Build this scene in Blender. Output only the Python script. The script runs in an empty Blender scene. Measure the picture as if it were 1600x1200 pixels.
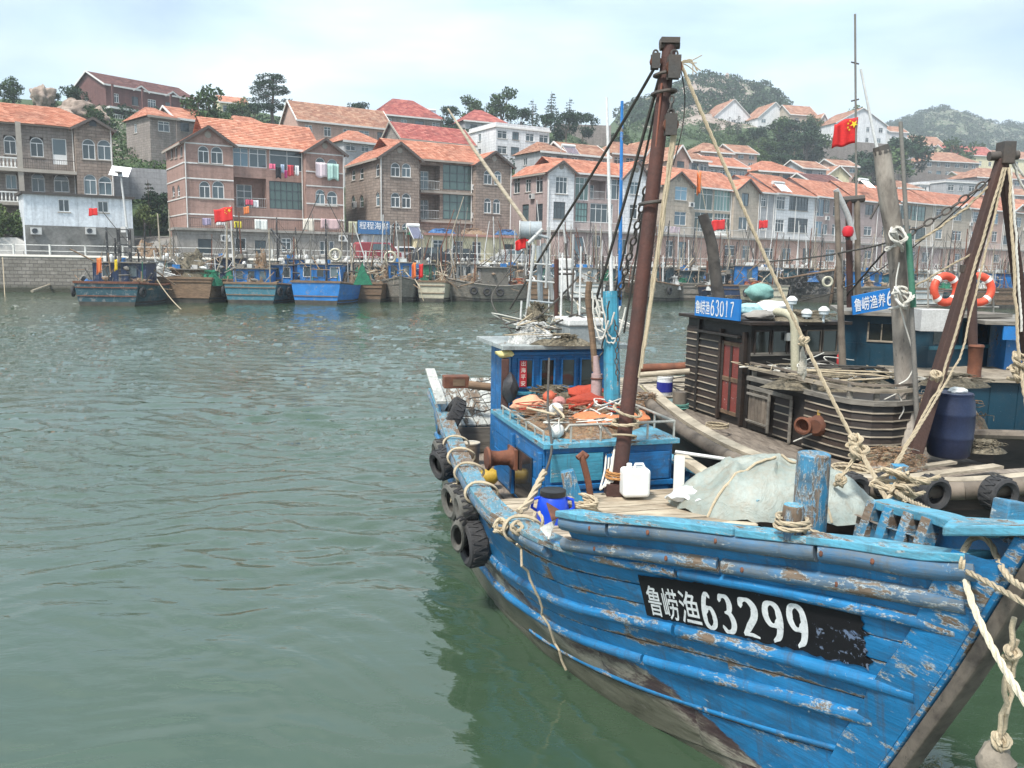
import bpy, bmesh, math, random
import numpy as np
from mathutils import Vector, Matrix, noise
random.seed(7)
SC = bpy.context.scene
COL = SC.collection
# ---------------------------------------------------------------- camera
F_PX, CAM_H, PITCH, ROLL = 1318.0, 3.3, math.atan(192/1318), math.radians(1.0)
_R = Vector((1,0,0)); _F = Vector((0,math.cos(PITCH),-math.sin(PITCH))); _U = Vector((0,math.sin(PITCH),math.cos(PITCH)))
_cx = _R*math.cos(ROLL)+_U*math.sin(ROLL); _cy = _U*math.cos(ROLL)-_R*math.sin(ROLL)
cam_d = bpy.data.cameras.new('camera'); cam_d.sensor_width = 36; cam_d.lens = 36*F_PX/1600
cam_d.clip_start = 0.1; cam_d.clip_end = 6000
cam = bpy.data.objects.new('camera', cam_d); COL.objects.link(cam)
cam.matrix_world = Matrix(((_cx.x,_cy.x,-_F.x,0),(_cx.y,_cy.y,-_F.y,0),(_cx.z,_cy.z,-_F.z,CAM_H),(0,0,0,1)))
SC.camera = cam
# ---------------------------------------------------------------- light
SUN_EL, SUN_AZ = math.radians(58), math.radians(215)     # compass: from behind the camera's left shoulder
world = bpy.data.worlds.new('World'); SC.world = world; world.use_nodes = True
SC.view_settings.view_transform = 'Standard'; SC.view_settings.look = 'None'
SC.view_settings.exposure = 1.02; SC.view_settings.gamma = 1; SC.view_settings.use_curve_mapping = False
def world_nodes():
    nt = world.node_tree; nt.nodes.clear(); N = nt.nodes.new; L = nt.links.new
    out = N('ShaderNodeOutputWorld'); bg = N('ShaderNodeBackground'); bg.inputs['Strength'].default_value = 0.10
    sky = N('ShaderNodeTexSky'); sky.sky_type = 'NISHITA'; sky.sun_disc = False
    sky.sun_elevation = SUN_EL; sky.sun_rotation = SUN_AZ; sky.air_density = 1.0; sky.dust_density = 2.5; sky.ozone_density = 1.5
    tc = N('ShaderNodeTexCoord'); mp = N('ShaderNodeMapping'); mp.inputs['Scale'].default_value = (1.0,1.0,3.2)
    L(tc.outputs['Generated'], mp.inputs['Vector'])
    n1 = N('ShaderNodeTexNoise'); n1.inputs['Scale'].default_value = 2.1; n1.inputs['Detail'].default_value = 9; n1.inputs['Roughness'].default_value = .55; n1.inputs['Distortion'].default_value = .35
    L(mp.outputs['Vector'], n1.inputs['Vector'])
    r1 = N('ShaderNodeValToRGB'); r1.color_ramp.elements[0].position = .36; r1.color_ramp.elements[1].position = .66
    r1.color_ramp.elements[0].color = (.36,.36,.36,1); r1.color_ramp.elements[1].color = (.97,.97,.97,1)
    L(n1.outputs['Fac'], r1.inputs['Fac'])
    n2 = N('ShaderNodeTexNoise'); n2.inputs['Scale'].default_value = 3.7; n2.inputs['Detail'].default_value = 6
    L(mp.outputs['Vector'], n2.inputs['Vector'])
    r2 = N('ShaderNodeValToRGB'); r2.color_ramp.elements[0].position = .35; r2.color_ramp.elements[1].position = .68
    r2.color_ramp.elements[0].color = (4.4,5.8,6.6,1); r2.color_ramp.elements[1].color = (6.6,7.4,7.8,1)
    L(n2.outputs['Fac'], r2.inputs['Fac'])
    mx = N('ShaderNodeMix'); mx.data_type = 'RGBA'
    L(r1.outputs['Color'], mx.inputs['Factor']); L(sky.outputs['Color'], mx.inputs['A']); L(r2.outputs['Color'], mx.inputs['B'])
    L(mx.outputs['Result'], bg.inputs['Color']); L(bg.outputs['Background'], out.inputs['Surface'])
world_nodes()
sun_d = bpy.data.lights.new('sun', 'SUN'); sun_d.energy = 2.9; sun_d.angle = math.radians(10); sun_d.color = (1,.96,.9)
sun = bpy.data.objects.new('sun', sun_d); COL.objects.link(sun)
_sd = Vector((math.sin(SUN_AZ)*math.cos(SUN_EL), math.cos(SUN_AZ)*math.cos(SUN_EL), math.sin(SUN_EL)))
sun.rotation_euler = _sd.to_track_quat('Z','Y').to_euler(); sun.location = (0,0,60)
# ---------------------------------------------------------------- survey helpers (photograph bearing + distance -> metres)
def ray(u, v):
    a = (u-800)/F_PX; b = (v-600)/F_PX
    d = _F + _cx*a - _cy*b
    return d
def atz(u, v, z): d = ray(u,v); return Vector((0,0,CAM_H)) + d*((z-CAM_H)/d.z)
def aty(u, v, Y): d = ray(u,v); return Vector((0,0,CAM_H)) + d*(Y/d.y)
def xat(u, Y, v=400): return aty(u, v, Y).x
def zat(u, v, Y): return aty(u, v, Y).z
def lerp(a, b, t): return a+(b-a)*t
def plin(x, pts):
    if x <= pts[0][0]: return pts[0][1]
    for (a, va), (b, vb) in zip(pts, pts[1:]):
        if x <= b: return va+(vb-va)*(x-a)/(b-a)
    return pts[-1][1]
def smooth_pl(x, pts):                                   # Catmull-Rom through (x, y) points
    n = len(pts)
    if x <= pts[0][0]: return pts[0][1]
    if x >= pts[-1][0]: return pts[-1][1]
    for i in range(n-1):
        if x <= pts[i+1][0]:
            x0,y0 = pts[i]; x1,y1 = pts[i+1]; h = x1-x0; t = (x-x0)/h
            m0 = (y1-pts[i-1][1])/(x1-pts[i-1][0]) if i > 0 else (y1-y0)/h
            m1 = (pts[i+2][1]-y0)/(pts[i+2][0]-x0) if i+2 < n else (y1-y0)/h
            return (2*t**3-3*t*t+1)*y0+(t**3-2*t*t+t)*h*m0+(-2*t**3+3*t*t)*y1+(t**3-t*t)*h*m1
def crom(pts, k=6):                                      # smooth 3-D curve through points
    pts = [Vector(p) for p in pts]; out = []
    for i in range(len(pts)-1):
        p0 = pts[i-1] if i else pts[i]*2-pts[i+1]; p1 = pts[i]; p2 = pts[i+1]
        p3 = pts[i+2] if i+2 < len(pts) else p2*2-p1
        for j in range(k):
            t = j/k
            out.append(.5*((2*p1)+(p2-p0)*t+(2*p0-5*p1+4*p2-p3)*t*t+(3*p1-p0-3*p2+p3)*t**3))
    out.append(pts[-1]); return out
def sag(p, q, s, n=12):
    p = Vector(p); q = Vector(q)
    return [p.lerp(q, i/n)-Vector((0,0,s*4*(i/n)*(1-i/n))) for i in range(n+1)]
# ---------------------------------------------------------------- mesh builder
class MB:
    def __init__(s): s.v = []; s.f = []
    def add(s, vs, fs):
        o = len(s.v); s.v += [tuple(v) for v in vs]; s.f += [tuple(i+o for i in f) for f in fs]; return s
    def box(s, c, d, M=None):
        x,y,z = d[0]/2,d[1]/2,d[2]/2
        vs = [Vector((a*x,b*y,e*z)) for a in (-1,1) for b in (-1,1) for e in (-1,1)]
        if M is not None: vs = [M@v for v in vs]
        vs = [v+Vector(c) for v in vs]
        return s.add(vs, [(0,1,3,2),(4,6,7,5),(0,4,5,1),(2,3,7,6),(0,2,6,4),(1,5,7,3)])
    def box2(s, a, b):
        return s.box([(a[i]+b[i])/2 for i in range(3)], [abs(b[i]-a[i]) for i in range(3)])
    def bar(s, p, q, w, h, up=(0,0,1), w2=None, h2=None):
        p = Vector(p); q = Vector(q); d = (q-p).normalized(); up = Vector(up)
        if abs(d.dot(up)) > .98: up = Vector((0,1,0))
        a = d.cross(up).normalized(); b = a.cross(d)
        w2 = w if w2 is None else w2; h2 = h if h2 is None else h2
        vs = [p+a*i*w/2+b*j*h/2 for i,j in ((-1,-1),(1,-1),(1,1),(-1,1))]+[q+a*i*w2/2+b*j*h2/2 for i,j in ((-1,-1),(1,-1),(1,1),(-1,1))]
        return s.add(vs, [(0,1,2,3),(7,6,5,4),(0,4,5,1),(1,5,6,2),(2,6,7,3),(3,7,4,0)])
    def tube(s, pts, r, n=6, cap=True, closed=False):
        pts = [Vector(p) for p in pts]; m = len(pts)
        rs = r if isinstance(r, (list,tuple)) else [r]*m
        o = len(s.v); prev = None
        for i,p in enumerate(pts):
            if closed: t = pts[(i+1)%m]-pts[i-1]
            else: t = pts[min(i+1,m-1)]-pts[max(i-1,0)]
            t = t.normalized() if t.length > 1e-9 else Vector((0,0,1))
            if prev is None:
                ref = Vector((0,0,1)) if abs(t.z) < .9 else Vector((1,0,0))
                a = t.cross(ref).normalized()
            else:
                a = (prev-t*prev.dot(t)); a = a.normalized() if a.length > 1e-6 else t.orthogonal().normalized()
            prev = a; b = t.cross(a)
            for k in range(n):
                w = 2*math.pi*k/n; s.v.append(tuple(p+(a*math.cos(w)+b*math.sin(w))*rs[i]))
        for i in range(m if closed else m-1):
            for k in range(n):
                j = (i+1)%m
                s.f.append((o+i*n+k, o+i*n+(k+1)%n, o+j*n+(k+1)%n, o+j*n+k))
        if cap and not closed:
            s.f.append(tuple(o+k for k in range(n))[::-1]); s.f.append(tuple(o+(m-1)*n+k for k in range(n)))
        return s
    def cyl(s, p, q, r, r2=None, n=12): return s.tube([p,q], [r, r if r2 is None else r2], n)
    def lathe(s, prof, n=16, M=None):                    # profile of (radius, z)
        M = M or Matrix(); vs = []; fs = []
        for r,z in prof:
            for k in range(n):
                w = 2*math.pi*k/n; vs.append(M@Vector((r*math.cos(w), r*math.sin(w), z)))
        m = len(prof)
        for i in range(m-1):
            for k in range(n): fs.append((i*n+k, i*n+(k+1)%n, (i+1)*n+(k+1)%n, (i+1)*n+k))
        fs.append(tuple(range(n))[::-1]); fs.append(tuple((m-1)*n+k for k in range(n)))
        return s.add(vs, fs)
    def torus(s, c, R, r, M=None, n=24, k=8, sq=(1,1)):
        M = M or Matrix.Identity(3); pts = [Vector(c)+M@Vector((R*sq[0]*math.cos(2*math.pi*i/n), R*sq[1]*math.sin(2*math.pi*i/n), 0)) for i in range(n)]
        return s.tube(pts, r, k, closed=True)
    def poly(s, pts): return s.add(pts, [tuple(range(len(pts)))])
    def slab(s, pts, off):                               # polygon extruded by a vector
        n = len(pts); off = Vector(off); a = [Vector(p) for p in pts]; b = [p+off for p in a]
        return s.add(a+b, [tuple(range(n))[::-1], tuple(range(n,2*n))]+[(i,(i+1)%n,n+(i+1)%n,n+i) for i in range(n)])
    def grid(s, fn, nu, nv):
        vs = [fn(i/nu, j/nv) for i in range(nu+1) for j in range(nv+1)]
        return s.add(vs, [(i*(nv+1)+j, i*(nv+1)+j+1, (i+1)*(nv+1)+j+1, (i+1)*(nv+1)+j) for i in range(nu) for j in range(nv)])
    def rock(s, c, d, seed=0, lv=2, amp=.25):
        bm = bmesh.new(); bmesh.ops.create_icosphere(bm, subdivisions=lv, radius=1)
        vs = []
        for v in bm.verts:
            q = v.co*(1+amp*noise.noise(v.co*1.3+Vector((seed*3.1,seed,0)))+amp*.5*noise.noise(v.co*3+Vector((seed,0,7))))
            vs.append(Vector(c)+Vector((q.x*d[0]/2,q.y*d[1]/2,q.z*d[2]/2)))
        s.add(vs, [tuple(w.index for w in f.verts) for f in bm.faces]); bm.free(); return s
    def mesh(s, name, mat=None, smooth=False, fix=True):
        me = bpy.data.meshes.new(name); me.from_pydata(s.v, [], s.f)
        if fix:
            bm = bmesh.new(); bm.from_mesh(me); bmesh.ops.recalc_face_normals(bm, faces=bm.faces); bm.to_mesh(me); bm.free()
        if mat: me.materials.append(mat)
        if smooth:
            me.polygons.foreach_set('use_smooth', [True]*len(me.polygons)); me.set_sharp_from_angle(angle=math.radians(42))
        me.update(); return me
    def build(s, name, mat, parent=None, smooth=False, world=False, bevel=0, loc=None, rotz=None, fix=True):
        if world and parent is not None:
            o = parent
            while o.parent is not None: o = o.parent
            L = o.location; s.v = [(a-L.x, b-L.y, c-L.z) for a,b,c in s.v]
        me = s.mesh(name, mat, smooth, fix)
        ob = bpy.data.objects.new(name, me); COL.objects.link(ob)
        if parent is not None: ob.parent = parent
        if loc is not None: ob.location = loc
        if rotz is not None: ob.rotation_euler = (0,0,rotz)
        if bevel:
            b = ob.modifiers.new('bevel','BEVEL'); b.width = bevel; b.segments = 2; b.limit_method = 'ANGLE'; b.angle_limit = math.radians(40)
        return ob
def inst(name, me, parent=None, loc=(0,0,0), rotz=0, scale=None):
    ob = bpy.data.objects.new(name, me); COL.objects.link(ob)
    if parent is not None: ob.parent = parent
    ob.location = loc; ob.rotation_euler = (0,0,rotz)
    if scale: ob.scale = scale
    return ob
def tag(o, label, cat, group=None):
    o['label'] = label; o['category'] = cat
    if group: o['group'] = group
    return o
def thing(name, label, cat, loc=(0,0,0), rotz=0, group=None):
    o = bpy.data.objects.new(name, None); COL.objects.link(o); o.empty_display_size = .2
    o.location = loc; o.rotation_euler = (0,0,rotz); return tag(o, label, cat, group)
KIDS = {}
def children(o): return [c for c in COL.objects if c.parent == o]
def copy_tree(o, loc=None, rotz=None, scale=None, label=None, group=None, tree=None):
    if tree is None:
        tree = []
        def walk(x):
            ks = [c for c in COL.objects if c.parent is x or c.parent == x]
            return (x, [walk(k) for k in ks])
        if o.name not in KIDS: KIDS[o.name] = walk(o)
        tree = KIDS[o.name]
    def cp(node, par):
        c = node[0].copy(); COL.objects.link(c)
        if par is not None: c.parent = par
        for k in node[1]: cp(k, c)
        return c
    r = cp(tree, None)
    if loc is not None: r.location = loc
    if rotz is not None: r.rotation_euler = (0,0,rotz)
    if scale is not None: r.scale = scale if isinstance(scale,(tuple,list)) else (scale,)*3
    if label: r['label'] = label
    if group: r['group'] = group
    return r
def kind(o, k): o['kind'] = k; return o
# ---------------------------------------------------------------- materials
class NT:
    def __init__(s, name):
        s.m = bpy.data.materials.new(name); s.m.use_nodes = True; s.t = s.m.node_tree; s.t.nodes.clear()
        s.out = s.n('ShaderNodeOutputMaterial'); s.p = s.n('ShaderNodeBsdfPrincipled'); s.l(s.p.outputs[0], s.out.inputs['Surface'])
        s.tc = s.n('ShaderNodeTexCoord')
    def n(s, t, **k):
        x = s.t.nodes.new(t)
        for a,b in k.items(): setattr(x, a, b)
        return x
    def l(s, a, b): s.t.links.new(a, b)
    def mapping(s, scale=(1,1,1), coord='Object', rot=(0,0,0)):
        m = s.n('ShaderNodeMapping'); m.inputs['Scale'].default_value = scale; m.inputs['Rotation'].default_value = rot
        s.l(s.tc.outputs[coord], m.inputs['Vector']); return m.outputs['Vector']
    def noise(s, vec, scale, detail=4, rough=.55, dist=0):
        x = s.n('ShaderNodeTexNoise'); x.inputs['Scale'].default_value = scale; x.inputs['Detail'].default_value = detail
        x.inputs['Roughness'].default_value = rough; x.inputs['Distortion'].default_value = dist
        s.l(vec, x.inputs['Vector']); return x.outputs['Fac']
    def ramp(s, fac, stops, interp='LINEAR'):
        x = s.n('ShaderNodeValToRGB'); cr = x.color_ramp; cr.interpolation = interp
        while len(cr.elements) < len(stops): cr.elements.new(.5)
        for e,(p,c) in zip(cr.elements, stops):
            e.position = p; e.color = (c[0],c[1],c[2],1) if not isinstance(c,(int,float)) else (c,c,c,1)
        s.l(fac, x.inputs['Fac']); return x.outputs['Color']
    def mix(s, fac, a, b, mode='MIX'):
        x = s.n('ShaderNodeMix', data_type='RGBA', blend_type=mode)
        for sock, val in (('Factor',fac),('A',a),('B',b)):
            i = [k for k in x.inputs if k.name == sock and (k.type == ('VALUE' if sock == 'Factor' else 'RGBA'))][0]
            if isinstance(val,(tuple,list)): i.default_value = (*val[:3],1)
            elif isinstance(val,(int,float)): i.default_value = val
            else: s.l(val, i)
        return [k for k in x.outputs if k.type == 'RGBA'][0]
    def math(s, op, a, b=0.0, clamp=False):
        x = s.n('ShaderNodeMath', operation=op, use_clamp=clamp)
        for i,val in enumerate((a,b)):
            if isinstance(val,(int,float)): x.inputs[i].default_value = val
            else: s.l(val, x.inputs[i])
        return x.outputs[0]
    def bump(s, h, strength=.3, dist=.02, prev=None):
        b = s.n('ShaderNodeBump'); b.inputs['Strength'].default_value = strength; b.inputs['Distance'].default_value = dist
        s.l(h, b.inputs['Height'])
        if prev is not None: s.l(prev, b.inputs['Normal'])
        s.l(b.outputs['Normal'], s.p.inputs['Normal']); return b.outputs['Normal']
    def base(s, c):
        i = s.p.inputs['Base Color']
        if isinstance(c,(tuple,list)): i.default_value = (*c[:3],1)
        else: s.l(c, i)
    def set(s, **k):
        for a,b in k.items():
            i = s.p.inputs[a.replace('_',' ')]
            if isinstance(b,(int,float,tuple)): i.default_value = b
            else: s.l(b, i)
        return s
def rnd_offset(t, amt=50):                               # a different patch of the texture for every object
    oi = t.n('ShaderNodeObjectInfo'); v = t.n('ShaderNodeVectorMath', operation='SCALE')
    cx = t.n('ShaderNodeCombineXYZ')
    t.l(oi.outputs['Random'], cx.inputs[0]); t.l(oi.outputs['Random'], cx.inputs[1])
    t.l(cx.outputs[0], v.inputs[0]); v.inputs['Scale'].default_value = amt
    a = t.n('ShaderNodeVectorMath', operation='ADD'); t.l(t.tc.outputs['Object'], a.inputs[0]); t.l(v.outputs[0], a.inputs[1])
    return a.outputs[0], oi
_MC = {}
def weathered(name, c, c2=None, rough=.7, scale=3, bump=.25, metallic=0, stain=.35, fine=40, dist=.01, vary=.12):
    """matte surface with blotches, fine grain and per-object variation"""
    if name in _MC: return _MC[name]
    t = NT(name); c2 = c2 or tuple(x*.6 for x in c)
    vec, oi = rnd_offset(t)
    n1 = t.noise(vec, scale, 6, .6); n2 = t.noise(vec, fine, 3, .6)
    f = t.ramp(n1, [(.38,0),(.66,1)]); f = t.math('MULTIPLY', f, stain)
    col = t.mix(f, c, c2)
    g = t.ramp(n2, [(.3,.82),(.7,1.1)]); col = t.mix(1.0, col, g, 'MULTIPLY')
    r = t.ramp(oi.outputs['Random'], [(0,1-vary),(1,1+vary)]); col = t.mix(1.0, col, r, 'MULTIPLY')
    t.base(col); t.set(Roughness=rough, Metallic=metallic)
    if bump: t.bump(t.math('ADD', n2, n1), bump, dist)
    _MC[name] = t.m; return t.m
def plain(name, c, rough=.6, metallic=0):
    if name in _MC: return _MC[name]
    t = NT(name); vec = t.tc.outputs['Object']; n = t.noise(vec, 6, 4)
    g = t.ramp(n, [(.3,.88),(.7,1.08)]); t.base(t.mix(1.0, c, g, 'MULTIPLY')); t.set(Roughness=rough, Metallic=metallic)
    _MC[name] = t.m; return t.m
def wood(name, c, c2, rough=.75, grain=(2,2,2), bump=.4, dist=.006, scale=6, crack=.5):
    """long grain: `grain` shrinks the texture across the fibres"""
    if name in _MC: return _MC[name]
    t = NT(name); vec, oi = rnd_offset(t)
    m = t.n('ShaderNodeMapping'); m.inputs['Scale'].default_value = grain; t.l(vec, m.inputs['Vector']); mv = m.outputs[0]
    n1 = t.noise(mv, scale, 8, .65, .3); n2 = t.noise(vec, 2.2, 4)
    col = t.ramp(n1, [(.3,c2),(.55,c),(.75,tuple(min(1,x*1.25) for x in c))])
    ck = t.ramp(t.noise(mv, scale*3.1, 5, .7), [(.30,1-crack),(.40,1)]); col = t.mix(1.0, col, ck, 'MULTIPLY')
    col = t.mix(t.ramp(n2,[(.4,0),(.75,.45)]), col, c2)
    r = t.ramp(oi.outputs['Random'], [(0,.78),(1,1.18)]); col = t.mix(1.0, col, r, 'MULTIPLY')
    t.base(col); t.set(Roughness=rough); t.bump(t.math('MULTIPLY', n1, ck), bump, dist)
    _MC[name] = t.m; return t.m
def worn_paint(name, paint, wood_c, primer=(.62,.66,.66), wear=.5, scale=1.0, grain=(1,1,1), rough=.45, paint2=None, dirt=.5):
    """paint peeling off wood: bare wood shows where two noises coincide, ragged rim of pale primer"""
    if name in _MC: return _MC[name]
    t = NT(name); vec, oi = rnd_offset(t, 20)
    m = t.n('ShaderNodeMapping'); m.inputs['Scale'].default_value = grain; t.l(vec, m.inputs['Vector']); mv = m.outputs[0]
    big = t.noise(mv, 1.6*scale, 5, .6, .4); mid = t.noise(mv, 9*scale, 8, .72, .3); fine = t.noise(mv, 45*scale, 6, .7)
    s1 = t.math('ADD', t.math('MULTIPLY', big, .5), t.math('MULTIPLY', mid, .42)); s1 = t.math('ADD', s1, t.math('MULTIPLY', fine, .16))
    th = .50+.13*(1-wear)
    bare = t.ramp(s1, [(th,0),(th+.012,1)]); prim = t.ramp(s1, [(th-.028,0),(th-.018,1)])
    sp = t.ramp(t.noise(mv, 22*scale, 5, .75, .5), [(.655,0),(.675,1)])       # small chips down to primer
    wd = t.ramp(t.noise(mv, 14*scale, 8, .7), [(.3,tuple(x*.35 for x in wood_c)),(.6,wood_c),(.8,tuple(min(1,x*1.6) for x in wood_c))])
    p2 = paint2 or tuple(x*.62 for x in paint)
    pc = t.mix(t.ramp(t.noise(vec, 1.1*scale, 6, .6), [(.35,0),(.7,.8)]), paint, p2)
    pc = t.mix(1.0, pc, t.ramp(fine, [(.3,.85),(.7,1.12)]), 'MULTIPLY')
    st = t.ramp(t.noise(vec, 5*scale, 8, .75), [(.5,0),(.8,dirt)]); pc = t.mix(st, pc, (.07,.065,.05))
    c = t.mix(t.math('MULTIPLY', sp, .8), pc, primer); c = t.mix(prim, c, primer); c = t.mix(bare, c, wd)
    t.base(c)
    h = t.math('SUBTRACT', 1.0, t.math('MULTIPLY', bare, .7)); h = t.math('ADD', h, t.math('MULTIPLY', fine, .25))
    t.bump(h, .55, .004*1.0); t.set(Roughness=t.ramp(bare, [(0,rough),(1,.85)]))
    _MC[name] = t.m; return t.m
def glass_dark(name='window_glass', c=(.05,.07,.08)):
    if name in _MC: return _MC[name]
    t = NT(name); vec, oi = rnd_offset(t)
    r = t.ramp(oi.outputs['Random'], [(0,(c[0]*.5,c[1]*.5,c[2]*.5)),(.5,c),(1,(c[0]*2.6,c[1]*2.7,c[2]*2.7))])
    t.base(r); t.set(Roughness=.08, IOR=1.5); t.p.inputs['Specular IOR Level'].default_value = .8
    t.bump(t.noise(vec, 1.2, 2), .08, .05); _MC[name] = t.m; return t.m
# ================================================================ SETTING
HLINE = [(-400,73),(-150,75),(0,78.5),(184,83.5),(235,81),(293,80),(430,84.5),(540,88),(594,87),(800,94.5),(853,97),(1010,104.5),(1033,107),(1181,118.5),(1330,133.5),(1450,147),(1620,169),(2000,235)]
QLINE = [(-400,66),(0,71),(300,74),(600,79),(1000,93),(1250,109),(1600,148),(2000,215)]
def quay_Y(u): return smooth_pl(u, QLINE)
def mat_water():
    t = NT('water'); vec = t.tc.outputs['Object']
    m = t.n('ShaderNodeMapping'); m.inputs['Scale'].default_value = (.85,1.6,1); m.inputs['Rotation'].default_value = (0,0,math.radians(-14)); t.l(vec, m.inputs['Vector']); mv = m.outputs[0]
    big = t.noise(vec, .09, 3, .5)                       # calm and breezy patches
    patch = t.ramp(big, [(.38,.25),(.62,1)])
    sep = t.n('ShaderNodeSeparateXYZ'); t.l(vec, sep.inputs[0])
    yy = t.ramp(t.math('MULTIPLY', sep.outputs['Y'], .045, True), [(.20,.08),(.34,.35),(.5,.7),(.75,1)])   # the quay shelters the near water
    w1 = t.noise(mv, .9, 2, .5, .6); w2 = t.noise(mv, 3.2, 3, .55, .8); w3 = t.noise(mv, 9, 3, .6, .6)
    h = t.math('ADD', t.math('MULTIPLY', w1, .55), t.math('MULTIPLY', w2, .45)); h = t.math('ADD', h, t.math('MULTIPLY', w3, .13))
    h = t.math('MULTIPLY', h, t.math('MULTIPLY', patch, yy))
    t.bump(h, 1.0, .10)
    c = t.mix(t.noise(vec, .25, 4), (.030,.056,.031), (.044,.074,.044)); t.base(c)
    t.set(Roughness=.02, IOR=1.72); return t.m
def build_water():
    """one sheet to beyond the quay; real wavelets where the breeze reaches it, finest near the viewer"""
    g = np.random.default_rng(4)
    T = np.concatenate([-np.geomspace(20,.80,14), np.linspace(-.78,.78,800), np.geomspace(.80,20,14)])
    Y = np.concatenate([[.8,1.4], np.geomspace(2.0,84,600), np.geomspace(88,330,10)]); nt,ny = len(T),len(Y)
    X = T[:,None]*Y[None,:]; YY = np.broadcast_to(Y[None,:], X.shape)
    wx = X+.35*np.sin(YY*.9+1.3*np.sin(X*.31))+.2*np.sin(YY*2.1+X*.7); wy = YY+.35*np.sin(X*.8+1.1*np.sin(YY*.27))+.15*np.sin(X*2.3-YY*.6)
    h = np.zeros_like(X); env = np.interp(YY,[0,5,8,14,45,62,80,90],[.004,.007,.020,.074,.075,.045,.03,0])*np.interp(np.abs(T)[:,None]+0*YY,[.0,.75,.85],[1,1,0])
    patch = .72+.28*np.sin(wx*.11+1.2*np.sin(wy*.07+1))*np.sin(wy*.13+.8*np.sin(wx*.09)); gust = .65+.5*np.sin(wx*.37+wy*.21+1.5*np.sin(wy*.33))**2
    for i in range(44):
        lam = .17*(1.2/.17)**(i/43)*g.uniform(.85,1.15); a = math.radians(97)+g.normal(0,.42); k = 2*math.pi/lam
        vis = np.clip((lam/np.maximum(.02,YY*.0050))-1,0,1)
        h += vis*(1/k)*(.9 if lam < .7 else .6)*np.sin(k*(wx*math.cos(a)+wy*math.sin(a))+g.uniform(0,6.28))
    h = env*patch*gust*h*1.0
    V = np.stack([X,YY,h],-1).reshape(-1,3); I = (np.arange(nt-1)[:,None]*ny+np.arange(ny-1)[None,:]).ravel(); F_ = np.stack([I,I+ny,I+ny+1,I+1],-1)
    V = np.concatenate([V,[(-700,.8,0),(700,.8,0),(-700,35,0),(700,35,0),(-700,-60,0),(700,-60,0)]]); n0 = nt*ny; a,b = 0,(nt-1)*ny
    L_ = np.concatenate([F_.ravel(), [n0,a,n0+2, b,n0+1,n0+3, n0+4,n0+5,n0+1,n0]]).astype(np.int32)
    st = np.concatenate([np.arange(0,len(F_)*4,4), [len(F_)*4,len(F_)*4+3,len(F_)*4+6]]).astype(np.int32)
    me = bpy.data.meshes.new('water'); me.vertices.add(len(V)); me.vertices.foreach_set('co', V.ravel().astype(np.float32)); me.loops.add(len(L_)); me.loops.foreach_set('vertex_index', L_)
    me.polygons.add(len(st)); me.polygons.foreach_set('loop_start', st); me.polygons.foreach_set('use_smooth', [True]*len(st)); me.update(calc_edges=True); me.materials.append(mat_water())
    o = bpy.data.objects.new('water', me); COL.objects.link(o); return kind(o,'structure')
build_water()
kind(MB().grid(lambda a,b: (lerp(-700,700,a), lerp(-60,330,b), -3.0), 2, 2).build('sea_bed', plain('sea_mud', (.06,.08,.05), .9)), 'structure')
# ---- terrain: heights surveyed from the photograph along bearings
TERR = {   # bearing column -> (distance, height) beyond the row of houses
 -420:[(100,8),(130,22),(160,30),(230,36),(420,42),(900,60)],
 0:   [(98,9),(120,18),(140,26),(170,30.5),(260,34),(420,40),(900,60)],
 150: [(96,8),(115,16),(135,25),(160,28.5),(260,33),(420,40),(900,60)],
 260: [(95,8),(115,15.5),(135,20),(150,27),(190,33),(260,35),(900,60)],
 420: [(96,8),(120,16),(150,24),(185,33),(260,35),(900,60)],
 560: [(102,8),(130,17),(160,26),(200,31),(300,34),(900,60)],
 700: [(105,8),(130,17),(165,27),(210,34),(300,36),(900,60)],
 880: [(112,8),(135,16),(165,21),(205,33),(260,37),(330,40),(900,60)],
 980: [(118,8),(150,17),(200,22),(260,38),(340,57),(420,78),(900,80)],
 1080:[(126,8),(160,16),(210,23),(270,40),(350,66),(450,98),(560,96),(900,70)],
 1180:[(132,8),(170,16),(230,28),(300,48),(370,66),(460,96),(900,90)],
 1290:[(142,8),(180,14),(240,26),(290,44),(330,52),(450,60),(700,72),(900,80)],
 1380:[(152,8),(200,14),(260,26),(330,38),(450,55),(620,98),(780,132),(900,100)],
 1450:[(162,8),(215,13),(290,29),(360,36),(480,55),(650,104),(760,141),(900,110)],
 1560:[(180,8),(230,14),(300,27),(380,36),(520,58),(700,104),(800,136),(900,110)],
 1700:[(205,8),(260,14),(330,24),(420,34),(560,56),(740,96),(850,122),(900,100)],
 2000:[(265,8),(330,14),(400,22),(500,34),(650,54),(800,80),(900,90)]}
_TC = sorted(TERR)
def terr_z(u, Y):
    q = quay_Y(u); h = plin(u, HLINE)
    if Y < h-1.5: return 3.0
    if Y < h: return lerp(3.0, 4.6, (Y-h+1.5)/1.5)
    def colz(k):
        return plin(Y, [(h,4.6),(h+9,5.4)]+[p for p in TERR[k] if p[0] > h+10])
    u = min(max(u,_TC[0]),_TC[-1]-.01)
    for a,b in zip(_TC,_TC[1:]):
        if u < b:
            t = (u-a)/(b-a); t = t*t*(3-2*t)*.5+t*.5
            return lerp(colz(a), colz(b), t)
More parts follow.
